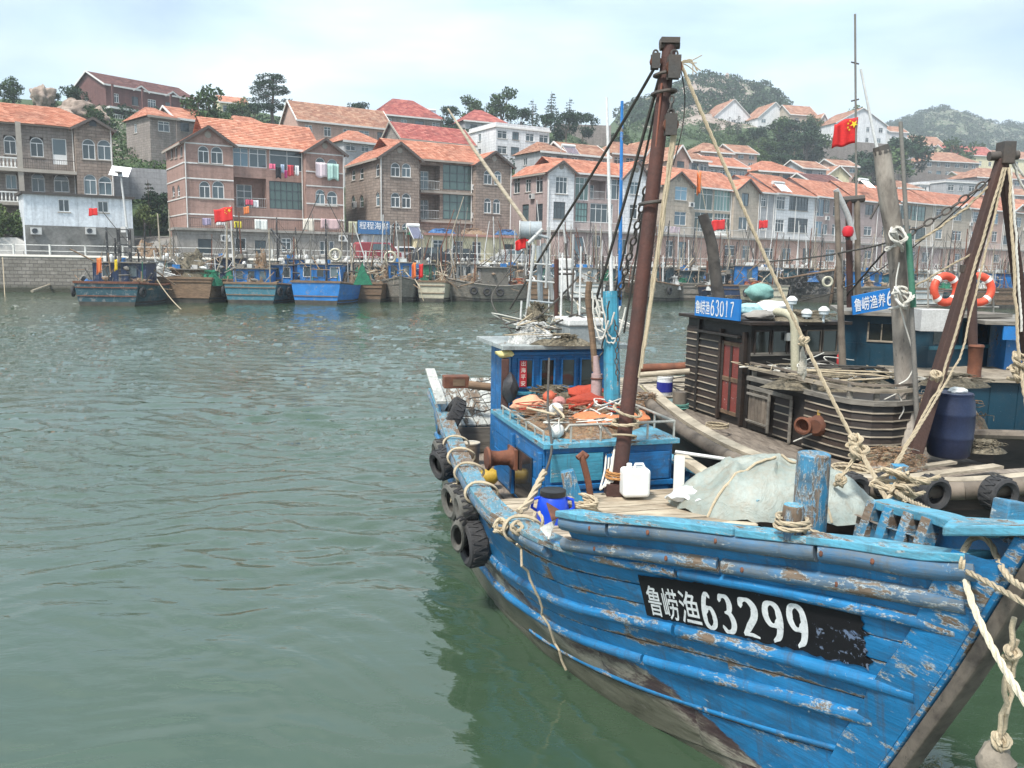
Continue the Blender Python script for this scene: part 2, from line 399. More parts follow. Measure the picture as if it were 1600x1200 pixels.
def mat_terrain():
    t = NT('hillside'); vec = t.tc.outputs['Object']
    n = t.noise(vec, .06, 8, .6); n2 = t.noise(vec, .5, 8, .7); n3 = t.noise(vec, 2.5, 6, .7)
    g = t.ramp(n3, [(.3,(.035,.06,.022)),(.55,(.055,.09,.032)),(.75,(.10,.12,.05))])
    rk = t.ramp(n2, [(.3,(.16,.12,.10)),(.5,(.30,.24,.20)),(.7,(.42,.37,.33))])
    geo = t.n('ShaderNodeNewGeometry'); sp = t.n('ShaderNodeSeparateXYZ'); t.l(geo.outputs['Normal'], sp.inputs[0])
    steep = t.ramp(sp.outputs['Z'], [(.80,1),(.93,0)])
    at = t.n('ShaderNodeAttribute', attribute_name='rocky'); rr = t.math('ADD', at.outputs['Fac'], t.math('MULTIPLY', t.math('SUBTRACT', n2, .5), 2.2))
    f = t.ramp(rr, [(.45,0),(.55,1)])
    c = t.mix(f, g, rk); at2 = t.n('ShaderNodeAttribute', attribute_name='paved')
    c = t.mix(at2.outputs['Fac'], c, t.ramp(n3, [(.3,(.20,.19,.175)),(.7,(.30,.285,.26))]))
    t.base(c); t.set(Roughness=.95); t.bump(n2, .8, .8); return t.m
def rocky_at(u, Y, z):
    r = .1
    if 960 < u < 1260 and 300 < Y < 640: r += .8*math.exp(-((u-1080)/90)**2)
    if 1350 < u < 1700 and 560 < Y < 900: r += .3
    if 1270 < u < 1360 and 235 < Y < 290: r += .5
    if 90 < u < 240 and 110 < Y < 145: r += .3
    if 870 < u < 1000 and 130 < Y < 170: r += .4
    return r
def build_terrain():
    us = list(range(-420, 2001, 22)); rows = []
    vs = []; rk = []; pv = []
    nr = 96
    for u in us:
        q = quay_Y(u); 
        ys = [q, q+3, plin(u,HLINE)-1.6, plin(u,HLINE)]+[plin(u,HLINE)+2+ (900-plin(u,HLINE))*((k/nr)**1.9) for k in range(nr+1)]
        for Y in ys:
            z = terr_z(u, Y); d = Y-plin(u,HLINE)
            x = xat(u, Y)
            if d > 16:
                a = min(1,(d-16)/60); r = rocky_at(u,Y,z)
                z += a*(3.2*noise.fractal(Vector((x*.018,Y*.018,0)), 1, 2.1, 5)) + min(1,a)*r*(4.5*abs(noise.fractal(Vector((x*.05,Y*.05,4)), .9, 2.1, 5))) * (1 if Y > 250 else .3)
            vs.append((x,Y,z)); rk.append(rocky_at(u,Y,z)); pv.append(1.0 if d < 7 else 0.0)
    n = len(ys); m = MB(); m.v = vs
    m.f = [(i*n+j, (i+1)*n+j, (i+1)*n+j+1, i*n+j+1) for i in range(len(us)-1) for j in range(n-1)]
    o = m.build('hillside', mat_terrain(), smooth=True)
    for nm, arr in (('rocky',rk),('paved',pv)):
        a = o.data.attributes.new(nm, 'FLOAT', 'POINT'); a.data.foreach_set('value', arr)
    return kind(o, 'structure')
build_terrain()
# ---- far quay wall
def mat_stone():
    t = NT('quay_stone'); vec = t.mapping((1,1,1), 'UV')
    b = t.n('ShaderNodeTexBrick'); t.l(vec, b.inputs['Vector'])
    b.inputs['Scale'].default_value = 1; b.inputs['Brick Width'].default_value = .62; b.inputs['Row Height'].default_value = .3; b.inputs['Mortar Size'].default_value = .022
    b.inputs['Color1'].default_value = (.20,.18,.155,1); b.inputs['Color2'].default_value = (.31,.285,.25,1); b.inputs['Mortar'].default_value = (.10,.09,.08,1)
    v2 = t.mapping((1,1,1)); n = t.noise(v2, .7, 8, .7); n2 = t.noise(v2, 8, 5, .7)
    c = t.mix(t.ramp(n,[(.35,0),(.7,.65)]), b.outputs['Color'], (.12,.11,.09)); c = t.mix(1.0, c, t.ramp(n2,[(.3,.75),(.7,1.2)]), 'MULTIPLY')
    sp = t.n('ShaderNodeSeparateXYZ'); t.l(v2, sp.inputs[0])
    wet = t.ramp(t.math('ADD', sp.outputs['Z'], t.math('MULTIPLY', n, .5)), [(.55,1),(.95,0)])
    c = t.mix(wet, c, (.05,.05,.032)); t.base(c); t.set(Roughness=.85)
    t.bump(t.math('ADD', b.outputs['Fac'], t.math('MULTIPLY', n2, -.6)), .9, -.05); return t.m
STONE = mat_stone()
CONC = weathered('concrete_grey', (.33,.31,.28), (.16,.15,.13), .9, .8, .4, fine=9, stain=.8, dist=.03)
def uvgrid(ob, fn):
    uv = ob.data.uv_layers.new(name='UVMap')
    for l in ob.data.loops: uv.data[l.index].uv = fn(ob.data.vertices[l.vertex_index].co)
qpts = [Vector((xat(u,quay_Y(u)), quay_Y(u), 0)) for u in range(-420, 2001, 20)]
qs = [0]
for a,b in zip(qpts,qpts[1:]): qs.append(qs[-1]+(b-a).length)
qm = MB(); n = len(qpts)
for p in qpts: qm.v += [(p.x,p.y,-3.0),(p.x,p.y,2.96)]
qm.f = [(2*i,2*i+2,2*i+3,2*i+1) for i in range(n-1)]
qw = qm.build('quay_wall', STONE)
uv = qw.data.uv_layers.new(name='UVMap')
for l in qw.data.loops: uv.data[l.index].uv = (qs[l.vertex_index//2], qw.data.vertices[l.vertex_index].co.z)
tag(qw, 'grey block stone harbour wall along the far side behind the moored boats', 'harbour wall')
cm = MB(); cm.tube([p+Vector((0,.12,2.98)) for p in qpts], .17, 4)
cp = cm.build('coping', weathered('coping_pale', (.46,.44,.39), (.28,.26,.22), .85, 1.5, .3), qw)
def qpoint(s):                                            # point at arc length s on the quay edge
    for i in range(n-1):
        if s <= qs[i+1]: return qpts[i].lerp(qpts[i+1], (s-qs[i])/(qs[i+1]-qs[i]))
    return qpts[-1].copy()
def q_of_u(u):
    for i in range(n-1):
        if u <= -420+20*(i+1): return qs[i]+(qs[i+1]-qs[i])*((u+420)/20-i)
WHITE_RAIL = weathered('rail_white', (.72,.72,.68), (.35,.30,.24), .6, 4, .15)
def quay_rail(u0, u1, label, group):
    s0, s1 = q_of_u(u0), q_of_u(u1); a = qpoint(s0)
    r = thing('quay_railing', label, 'railing', (a.x,a.y+.3,3.0), 0, group)
    for zz in (.45,.95):
        m = MB(); m.tube([qpoint(s)+Vector((0,.3,3.0+zz)) for s in np.linspace(s0,s1,12)], .028, 5); m.build('rail', WHITE_RAIL, r, world=True)
    k = max(1,round((s1-s0)/3.0)); pm = MB().box((0,0,.5), (.13,.13,1.0)).box((0,0,1.0),(.17,.17,.04)).mesh('post', WHITE_RAIL)
    for i in range(k+1):
        p = qpoint(lerp(s0,s1,i/k)); inst('post', pm, r, (p.x-a.x, p.y-a.y, 0))
quay_rail(-40,186,'white pipe railing on the quay in front of the white shed','white railings along the far quay')
quay_rail(190,420,'white pipe railing on the quay left of the flag boats','white railings along the far quay')
quay_rail(424,660,'white pipe railing on the quay below the blue shop sign','white railings along the far quay')
quay_rail(664,960,'white pipe railing on the quay below the cream shop','white railings along the far quay')
quay_rail(964,1290,'white pipe railing on the quay before the pink shop row','white railings along the far quay')
quay_rail(1294,1640,'white pipe railing at the far right end of the quay','white railings along the far quay')
# ================================================================ VEGETATION
def mat_leaf(name, a, b, c):
    t = NT(name); oi = t.n('ShaderNodeObjectInfo'); vec = t.tc.outputs['Object']
    n = t.noise(vec, .9, 3); at = t.n('ShaderNodeAttribute', attribute_name='shade')
    col = t.ramp(t.math('ADD', t.math('MULTIPLY', at.outputs['Fac'], .6), t.math('MULTIPLY', n, .4)), [(.15,a),(.5,b),(.85,c)])
    col = t.mix(1.0, col, t.ramp(oi.outputs['Random'], [(0,(.8,.85,.8)),(1,(1.2,1.12,1.05))]), 'MULTIPLY')
    t.base(col); t.set(Roughness=.7); t.p.inputs['Specular IOR Level'].default_value = .25; return t.m
LEAF = mat_leaf('leaf_green', (.022,.045,.016), (.045,.085,.028), (.085,.13,.045))
LEAFD = mat_leaf('leaf_dark', (.012,.03,.016), (.022,.05,.026), (.04,.075,.035))
LEAFP = mat_leaf('leaf_pale', (.04,.065,.02), (.075,.11,.035), (.13,.16,.06))
BARK = weathered('bark', (.13,.10,.075), (.06,.05,.04), .9, 5, .6)
rng = np.random.default_rng(11)
def leaf_mesh(name, centers, radii, per, size, mat, flat=1.0, shell=.55, seed=0):
    """many small leaf quads through clumps given by centres and radii"""
    g = np.random.default_rng(seed); P = []; S = []
    for c,r in zip(centers, radii):
        k = max(6,int(per*(r**2)))
        d = g.normal(size=(k,3)); d /= np.linalg.norm(d,axis=1)[:,None]
        rad = r*(shell+(1-shell)*g.random(k))**.7
        P.append(np.array(c)+d*rad[:,None]*np.array([1,1,flat])); S.append(np.full(k, g.random()*.7)+g.random(k)*.3)
    P = np.concatenate(P); S = np.concatenate(S); k = len(P)
    a = g.normal(size=(k,3)); a /= np.linalg.norm(a,axis=1)[:,None]
    b = np.cross(a, g.normal(size=(k,3))); b /= np.linalg.norm(b,axis=1)[:,None]
    sz = size*(.6+.8*g.random(k))[:,None]; a *= sz; b *= sz*.62
    V = np.stack([P-a*.5, P-b*.5+a*.05, P+a*.5, P+b*.5+a*.05],1).reshape(-1,3)
    me = bpy.data.meshes.new(name); me.vertices.add(4*k); me.vertices.foreach_set('co', V.ravel())
    me.loops.add(4*k); me.loops.foreach_set('vertex_index', np.arange(4*k,dtype=np.int32))
    me.polygons.add(k); me.polygons.foreach_set('loop_start', np.arange(0,4*k,4,dtype=np.int32))
    me.update(calc_edges=True); me.materials.append(mat)
    at = me.attributes.new('shade','FLOAT','POINT'); at.data.foreach_set('value', np.repeat(S,4).astype(np.float32)); return me
def broadleaf(seed, h=6.0, w=5.0, mat=None, per=95, size=.34):
    g = random.Random(seed); cs = []; rs = []; t = MB()
    top = h*.55; tr = [Vector((0,0,-1)), Vector((g.uniform(-.1,.1),0,h*.22)), Vector((g.uniform(-.3,.3),g.uniform(-.3,.3),top))]
    t.tube(crom(tr,3), [.2-.016*i for i in range(7)], 7)
    for i in range(16):
        w_ = g.uniform(0,2*math.pi); rr = w/2*math.sqrt(g.random())*.8; z = h*g.uniform(.34,.9); rr *= math.sqrt(max(.15,1-((z/h-.55)/.45)**2))
        c = Vector((math.cos(w_)*rr, math.sin(w_)*rr, z)); cs.append(tuple(c)); rs.append(h*g.uniform(.10,.19))
        if i < 8: t.tube([Vector((0,0,h*g.uniform(.2,.45))), c*.5+Vector((0,0,h*.22)), c], [.07,.045,.02], 4)
    return leaf_mesh('crown', cs, rs, per*1.35, size, mat or LEAF, .8, .25, seed), t.mesh('trunk', BARK, True)
def conifer(seed, h=8.0, mat=None):
    g = random.Random(seed); cs = []; rs = []; t = MB(); t.tube([(0,0,-1),(0,0,h*.5),(0,0,h*.97)], [.17,.1,.02], 6)
    for i in range(13):
        z = h*(.16+.8*i/13); R = h*.23*(1-(z/h))**.8+.12
        for k in range(6 if i < 9 else 3):
            w_ = k*1.05+i*.7+g.uniform(-.3,.3); rr = R*g.uniform(.55,1.1)
            c = (math.cos(w_)*rr, math.sin(w_)*rr, z-rr*.18); cs.append(c); rs.append(.16*R+.24)
            t.tube([(0,0,z), c], [.03,.01], 3)
    return leaf_mesh('crown', cs, rs, 110, .26, mat or LEAFD, .5, .2, seed), t.mesh('trunk', BARK, True)
PROTO = {'a':broadleaf(1), 'b':broadleaf(2,6,4.2,LEAF), 'c':broadleaf(3,6,6,LEAFD), 'd':broadleaf(4,5,4.5,LEAFP), 'x':conifer(5), 'y':conifer(6,8)}
pc = [];pr = []
gp = random.Random(44)
for i in range(50):                                       # old pine: flat layered pads
    w_ = gp.uniform(0,6.28); z = gp.uniform(3.2,10.5); R = 3.1*math.sqrt(max(.1,1-((z-6.4)/4.6)**2))*gp.uniform(.3,1)
    pc.append((math.cos(w_)*R, math.sin(w_)*R, z)); pr.append(gp.uniform(.7,1.25))
PT = MB(); PT.tube(crom([(0,0,-1),(.2,0,3),(-.1,.1,6.5),(.1,0,10)],4), [.34-.022*i for i in range(13)], 8)
for c in pc[::2]: PT.tube([(0,0,c[2]-.8), c], [.09,.03], 4)
PROTO['p'] = (leaf_mesh('crown', pc, pr, 190, .24, LEAFD, .5, .3, 8), PT.mesh('trunk', BARK, True))
def tree(k, u, Y, vtop, label, name='broadleaf_tree', cat='tree', group=None, z=None, h0={'a':6,'b':6,'c':6,'d':5,'x':8,'y':8,'p':11.2}, sx=1.0, dz=0):
    x = xat(u,Y); zb = (terr_z(u,Y) if z is None else z)+dz; h = zat(u, vtop, Y)-zb; s = max(.15, h/h0[k]/1.0)
    r = thing(name, label, cat, (x,Y,zb), random.uniform(0,6), group); r.scale = (s*sx,s*sx,s)
    inst('crown', PROTO[k][0], r); inst('trunk', PROTO[k][1], r); return r
G='trees on the far hillside'
for args in [
 ('a',-6,135,112,'leafy tree cut by the left edge of the photo above the first house'),
 ('a',38,138,122,'small round tree on the skyline left of the boulder','broadleaf_tree','tree',G),
 ('c',132,128,137,'dark green tree on the ridge right of the boulder'),
 ('b',158,124,165,'green tree under the left gable of the dark red villa'),
 ('b',328,125,138,'leafy tree just right of the dark red villa'),
 ('a',352,120,178,'low tree beside the small grey villa roof'),
 ('d',385,165,150,'pale green tree left of the big pine'),
 ('p',432,165,110,'tall dark pine with layered branches on the skyline','pine_tree','tree',None,None,{'p':11.2},1.35),
 ('c',100,142,146,'bushy tree on the ridge between the two boulders'),('a',372,150,158,'round tree between the dark red villa and the pine'),('c',560,185,160,'dark tree behind the pink house roof'),('b',735,190,150,'leafy tree between the two red hipped roofs'),('a',1010,300,168,'tree on the slope left of the rocky peak'),('c',1415,270,226,'dark bushy tree before the pale gabled villa'),
 ('c',402,150,160,'dark bushy tree at the foot of the tall pine'),
 ('c',700,172,165,'dark tree left of the red hipped roof'),
 ('b',782,196,138,'thin leafed tree right of the red hipped roof on the skyline'),
 ('x',828,200,152,'first pointed conifer in the skyline grove','conifer_tree'),
 ('y',856,204,140,'tallest pointed conifer in the skyline grove','conifer_tree'),
 ('x',884,206,150,'third conifer in the skyline grove','conifer_tree'),
 ('c',810,190,170,'dark broadleaf tree left of the skyline conifers'),
 ('c',846,188,178,'dark broadleaf tree under the tallest conifer'),
 ('c',880,186,176,'dark broadleaf tree under the right conifers'),
 ('c',905,200,175,'dark tree at the right end of the conifer grove'),
 ('a',965,215,198,'dark green tree above the low tiled houses'),
 ('b',238,96,262,'leafy shrub tree beside the white shed gable'),
 ('c',252,90,300,'dark leafy tree growing left of the brown house with washing'),
 ('x',236,88,278,'pointed young conifer beside the white garden wall','conifer_tree'),
 ('d',228,84,318,'pale leafy shrub in front of the young conifer','shrub','shrub'),
 ('d',12,76,318,'bright shrub behind the parked covered car at the left edge','shrub','shrub'),
 ('a',30,77,330,'green shrub beside the corner post of the left house','shrub','shrub'),
 ('x',1128,290,180,'dark pointed conifer before the white gabled villa','conifer_tree'),
 ('y',1142,288,178,'dark conifer right beside its twin by the white villa','conifer_tree'),
 ('a',1322,292,168,'round tree on the skyline behind the white villa','broadleaf_tree'),
 ('c',1395,250,212,'dark tree right of the white villa on the skyline'),
 ('b',1478,300,218,'dark tree left of the wide grey villa'),
 ('a',1255,290,178,'dark tree before the terraced white villas'),
 ('b',1500,330,225,'small tree behind the wide grey villa'),
 ]: tree(*args)
for i,(u,Y,vt) in enumerate([(1150,262,205),(1175,255,200),(1205,262,182),(1230,258,186),(1190,240,215),(1222,236,222),(1165,232,228),(1250,248,205),(1120,240,222),(1140,222,238),(1262,255,200),(1215,220,240),(1185,222,236),(1095,225,232),(1070,230,225),(1340,240,238),(1370,246,232),(1355,228,248),(1390,240,236),(1310,226,262),(1330,214,268),(1280,225,258)]):
    tree('ac'[i%2], u, Y, vt, 'dense dark green tree in the wood covering the hill below the white villas', group='trees of the wood below the white villas', sx=1.25)
# ---- ground cover, too many to count
def scrub(name, label, regions, size, mat, seed, rad=(.6,1.6)):
    g = random.Random(seed); cs = []; rs = []
    for (u0,u1,y0,y1,k) in regions:
        for _ in range(k):
            u = g.uniform(u0,u1); Y = g.uniform(y0,y1)
            if Y < plin(u,HLINE)+9.5: continue
            r = g.uniform(*rad); cs.append((xat(u,Y), Y, terr_z(u,Y)+r*.35)); rs.append(r)
    me = leaf_mesh(name, cs, rs, 60*(.34/size)**1.5, size, mat, .75, .6, seed)
    o = bpy.data.objects.new(name, me); COL.objects.link(o); kind(o,'stuff'); o['label'] = label; o['category'] = 'bushes'
scrub('bushes', 'green bushes covering the slope between the first two houses', [(170,300,88,135,150),(-100,180,100,150,160),(300,560,96,170,120)], .34, LEAF, 3)
scrub('bushes', 'dark bushes between the upper houses', [(560,1000,106,215,330),(120,420,120,190,90)], .4, LEAFD, 4, (.8,2.0))
scrub('bushes', 'scrub covering the hill right of the mast', [(980,1400,170,330,620)], .55, LEAF, 5, (1.0,3.0))
scrub('bushes', 'scrub between the houses on the right hill', [(1360,1700,200,420,360)], .6, LEAFD, 6, (1.2,3.2))
scrub('woodland', 'dark woodland covering the far rocky hills', [(960,1270,330,520,520),(1340,1720,480,860,2100)], 1.1, LEAFD, 9, (1.6,4.5))
# boulders
ROCK = weathered('granite', (.42,.33,.27), (.20,.15,.12), .9, 1.2, .8, fine=6, stain=.9, dist=.1)
for i,(u,v,Y,w,h,lab) in enumerate([(66,152,136,3.4,3.6,'large rounded brown boulder on the skyline above the left house'),(118,178,126,5.0,3.8,'split grey boulder above the left gable'),(150,186,128,3.6,3.2,'small brown boulder on the slope under the dark red villa'),(1134,142,452,7,13,'tall pale boulder balanced on the peak behind the mast'),(92,190,120,4,3,'flat boulder peeking over the first roof')]):
    p = aty(u,v,Y); m = MB(); m.rock((0,0,0), (w,w*.8,h), i+2, 4, .55); o = m.build('boulder', ROCK, smooth=True, loc=p); tag(o, lab, 'boulder')
# ================================================================ HOUSES
def mat_blocks(name, c1, c2, mortar, bw, bh, rough=.85, ms=.02, sh=0):
    if name in _MC: return _MC[name]
    t = NT(name); geo = t.tc.outputs['Object']; sp = t.n('ShaderNodeSeparateXYZ'); t.l(geo, sp.inputs[0])
    cx = t.n('ShaderNodeCombineXYZ'); t.l(t.math('ADD', sp.outputs['X'], sp.outputs['Y']), cx.inputs[0]); t.l(sp.outputs['Z'], cx.inputs[1])
    b = t.n('ShaderNodeTexBrick'); t.l(cx.outputs[0], b.inputs['Vector']); b.inputs['Scale'].default_value = 1
    b.inputs['Brick Width'].default_value = bw; b.inputs['Row Height'].default_value = bh; b.inputs['Mortar Size'].default_value = ms
    for k,c in (('Color1',c1),('Color2',c2),('Mortar',mortar)): b.inputs[k].default_value = (*c,1)
    vec, oi = rnd_offset(t); n = t.noise(vec, .5, 8, .7); n2 = t.noise(vec, 5, 5, .7)
    m = t.n('ShaderNodeMapping'); m.inputs['Scale'].default_value = (2.5,2.5,.18); t.l(vec, m.inputs['Vector'])
    streak = t.noise(m.outputs[0], 1.2, 6, .6)
    c = t.mix(t.ramp(n,[(.35,0),(.75,.45)]), b.outputs['Color'], tuple(x*.55 for x in c1)); c = t.mix(1.0, c, t.ramp(n2,[(.3,.82),(.7,1.15)]), 'MULTIPLY')
    c = t.mix(1.0, c, t.ramp(streak,[(.3,.78),(.6,1.05)]), 'MULTIPLY')
    t.base(c); t.set(Roughness=rough); t.bump(t.math('ADD', b.outputs['Fac'], t.math('MULTIPLY', n2, -.4)), .7, -.03)
    _MC[name] = t.m; return t.m
W_BROWN = mat_blocks('render_rose_brown', (.37,.235,.195), (.41,.26,.215), (.33,.21,.175), 1.2, .55, ms=.012)
W_STONE = mat_blocks('stone_brown', (.25,.195,.16), (.36,.285,.235), (.15,.12,.10), .75, .28)
W_GREY = mat_blocks('stone_grey', (.26,.22,.195), (.33,.285,.255), (.17,.15,.13), .7, .3)
W_WHITE = mat_blocks('cladding_white', (.76,.76,.77), (.80,.80,.80), (.55,.55,.56), 1.1, .42, .6)
W_PINK = mat_blocks('render_pink', (.50,.33,.27), (.54,.36,.29), (.44,.29,.24), 2, 1)
W_BEIGE = mat_blocks('render_beige', (.47,.40,.32), (.52,.44,.36), (.41,.35,.28), 1, .5)
W_CREAM = mat_blocks('render_cream', (.72,.64,.42), (.76,.68,.46), (.66,.58,.38), 3, 3)
W_MAUVE = mat_blocks('render_mauve', (.40,.31,.29), (.44,.34,.32), (.35,.27,.25), 2, 1)
W_RED = mat_blocks('brick_dark_red', (.15,.062,.055), (.19,.085,.075), (.13,.08,.075), .5, .2)
W_LGREY = mat_blocks('render_light_grey', (.40,.40,.41), (.46,.46,.47), (.35,.35,.36), 1.5, .6)
TRIM = weathered('trim_white', (.74,.73,.70), (.45,.42,.38), .6, 2, .1)
TRIMD = weathered('trim_stone', (.38,.34,.29), (.22,.19,.16), .85, 2, .2)
FR_W = weathered('frame_white', (.80,.80,.79), (.6,.6,.58), .45, 2, .05); FR_D = plain('frame_dark', (.05,.06,.07), .4)
GLS = glass_dark(); GLS_B = glass_dark('glass_blue', (.10,.17,.22)); GLS_G = glass_dark('glass_green', (.07,.12,.11))
CURT = weathered('curtain', (.55,.53,.48), (.35,.33,.3), .9, 3, .1, vary=.4)
METAL = weathered('metal_pale', (.66,.66,.64), (.35,.33,.3), .5, 4, .1)
DARKM = weathered('metal_dark', (.07,.065,.06), (.12,.07,.04), .7, 4, .3)
def mat_tiles(name, a, b, c):
    t = NT(name); at = t.n('ShaderNodeAttribute', attribute_name='tint'); vec, oi = rnd_offset(t)
    n = t.noise(vec, .35, 7, .65); n2 = t.noise(vec, 6, 4, .7)
    col = t.ramp(at.outputs['Fac'], [(0,a),(.55,b),(1,c)]); col = t.mix(t.ramp(n,[(.45,0),(.72,.55)]), col, tuple(x*.45+.03 for x in a))
    col = t.mix(1.0, col, t.ramp(n2,[(.3,.8),(.7,1.15)]), 'MULTIPLY'); t.base(col); t.set(Roughness=.8); t.bump(n2,.4,.02); return t.m
T_OR = mat_tiles('tiles_orange', (.40,.145,.085), (.53,.22,.135), (.60,.30,.20)); T_RED = mat_tiles('tiles_red', (.27,.06,.05), (.39,.10,.08), (.48,.17,.13))
T_DK = mat_tiles('tiles_dark_red', (.12,.045,.04), (.17,.07,.06), (.24,.11,.09)); T_OLD = mat_tiles('tiles_faded', (.27,.12,.075), (.38,.19,.12), (.46,.28,.19))
def tile_plane(mb, tints, eL, eR, rR, rL, tw=.42, th=.34, lift=.05, g=random.Random(5)):
    eL,eR,rR,rL = map(Vector,(eL,eR,rR,rL)); nrm = (eR-eL).cross(rL-eL)
    if nrm.length < 1e-6: nrm = (eR-eL).cross(rR-eL)
    nrm.normalize()
    if nrm.z < 0: nrm = -nrm
    H = max((rL-eL).length, (rR-eR).length)*1.0; k = max(2,round(H/th))
    for i in range(k):
        a,b = i/k,(i+1)/k
        L0,R0,L1,R1 = eL.lerp(rL,a),eR.lerp(rR,a),eL.lerp(rL,b),eR.lerp(rR,b); m = max(1,round((R0-L0).length/tw))
        for j in range(m):
            s,t = j/m,(j+1)/m; l = nrm*(lift+g.uniform(-.012,.02)); lo = nrm*.012
            p0,p1,p2,p3 = L0.lerp(R0,s)+l,L0.lerp(R0,t)+l*.75,L1.lerp(R1,t)+lo,L1.lerp(R1,s)+lo
            o = len(mb.v); mb.v += [tuple(x) for x in (p0,p1,p2,p3,L0.lerp(R0,s)-nrm*.02,L0.lerp(R0,t)-nrm*.02)]
            mb.f += [(o,o+1,o+2,o+3),(o+4,o+5,o+1,o)]; q = g.random(); tints += [q]*6
def roof_obj(root, planes, mat, tw=.42, name='roof_tiles', th=.34):
    mb = MB(); tints = []
    for p in planes: tile_plane(mb, tints, *p, tw=tw, th=th)
    o = mb.build(name, mat, root); a = o.data.attributes.new('tint','FLOAT','POINT'); a.data.foreach_set('value', tints); return kind(o,'stuff')
_WC = {}
def window_meshes(w, h, st, fr, gl):
    key = (round(w,1), round(h,1), st, fr.name, gl.name)
    if key in _WC: return _WC[key]
    w,h = max(.3,key[0]),max(.3,key[1]); m = MB(); b = .07; y0 = .10
    arch = st.startswith('arch'); hs = h-w/2 if arch else h
    def bar(x0,z0,x1,z1,d=.07): m.box2((x0,y0-d/2,z0),(x1,y0+d/2,z1))
    bar(-w/2,0,-w/2+b,hs); bar(w/2-b,0,w/2,hs); bar(-w/2+b,0,w/2-b,b)
    if arch:
        pts = [Vector((math.cos(t_)*(w/2-b/2), y0, hs+math.sin(t_)*(w/2-b/2))) for t_ in np.linspace(0,math.pi,9)]
        for p,q in zip(pts,pts[1:]): m.bar(p,q,b,.07,(0,1,0))
        bar(-w/2+b,hs-b/2,w/2-b,hs+b/2,.068)
        pane = [(-w/2+b/2,y0,b/2),(w/2-b/2,y0,b/2)]+[(p.x,p.y,p.z) for p in pts]
    else:
        bar(-w/2+b,h-b,w/2-b,h); pane = [(-w/2+b/2,y0,b/2),(w/2-b/2,y0,b/2),(w/2-b/2,y0,h-b/2),(-w/2+b/2,y0,h-b/2)]
    nx = {'arch':2,'w2':2,'w1':1,'w3':3,'w4':4,'t2':2,'t3':3,'t4':4,'door':1,'g6':6,'g4':4,'arch1':1}.get(st,2)
    zt = hs if arch else (h*.72 if st[0] in 't' else h)
    for i in range(1,nx): bar(-w/2+w*i/nx-.03,b,-w/2+w*i/nx+.03,zt-(b if zt == h else 0),.066)
    if st[0] == 't':
        bar(-w/2+b,zt-.03,w/2-b,zt+.03,.068)
        for i in range(1,nx): bar(-w/2+w*i/nx-.03,zt+.03,-w/2+w*i/nx+.03,h-b,.066)
    if st[0] == 'g':
        for k in range(1,3): bar(-w/2+b,h*k/3-.03,w/2-b,h*k/3+.03,.060)
    if st == 'door': m.box2((-w/2+b,y0-.02,b),(w/2-b,y0+.02,h*.38))
    fm = m.mesh('window', fr); p = MB().poly(pane).mesh('pane', gl, fix=False)
    _WC[key] = (fm,p); return _WC[key]
SILLM = {}
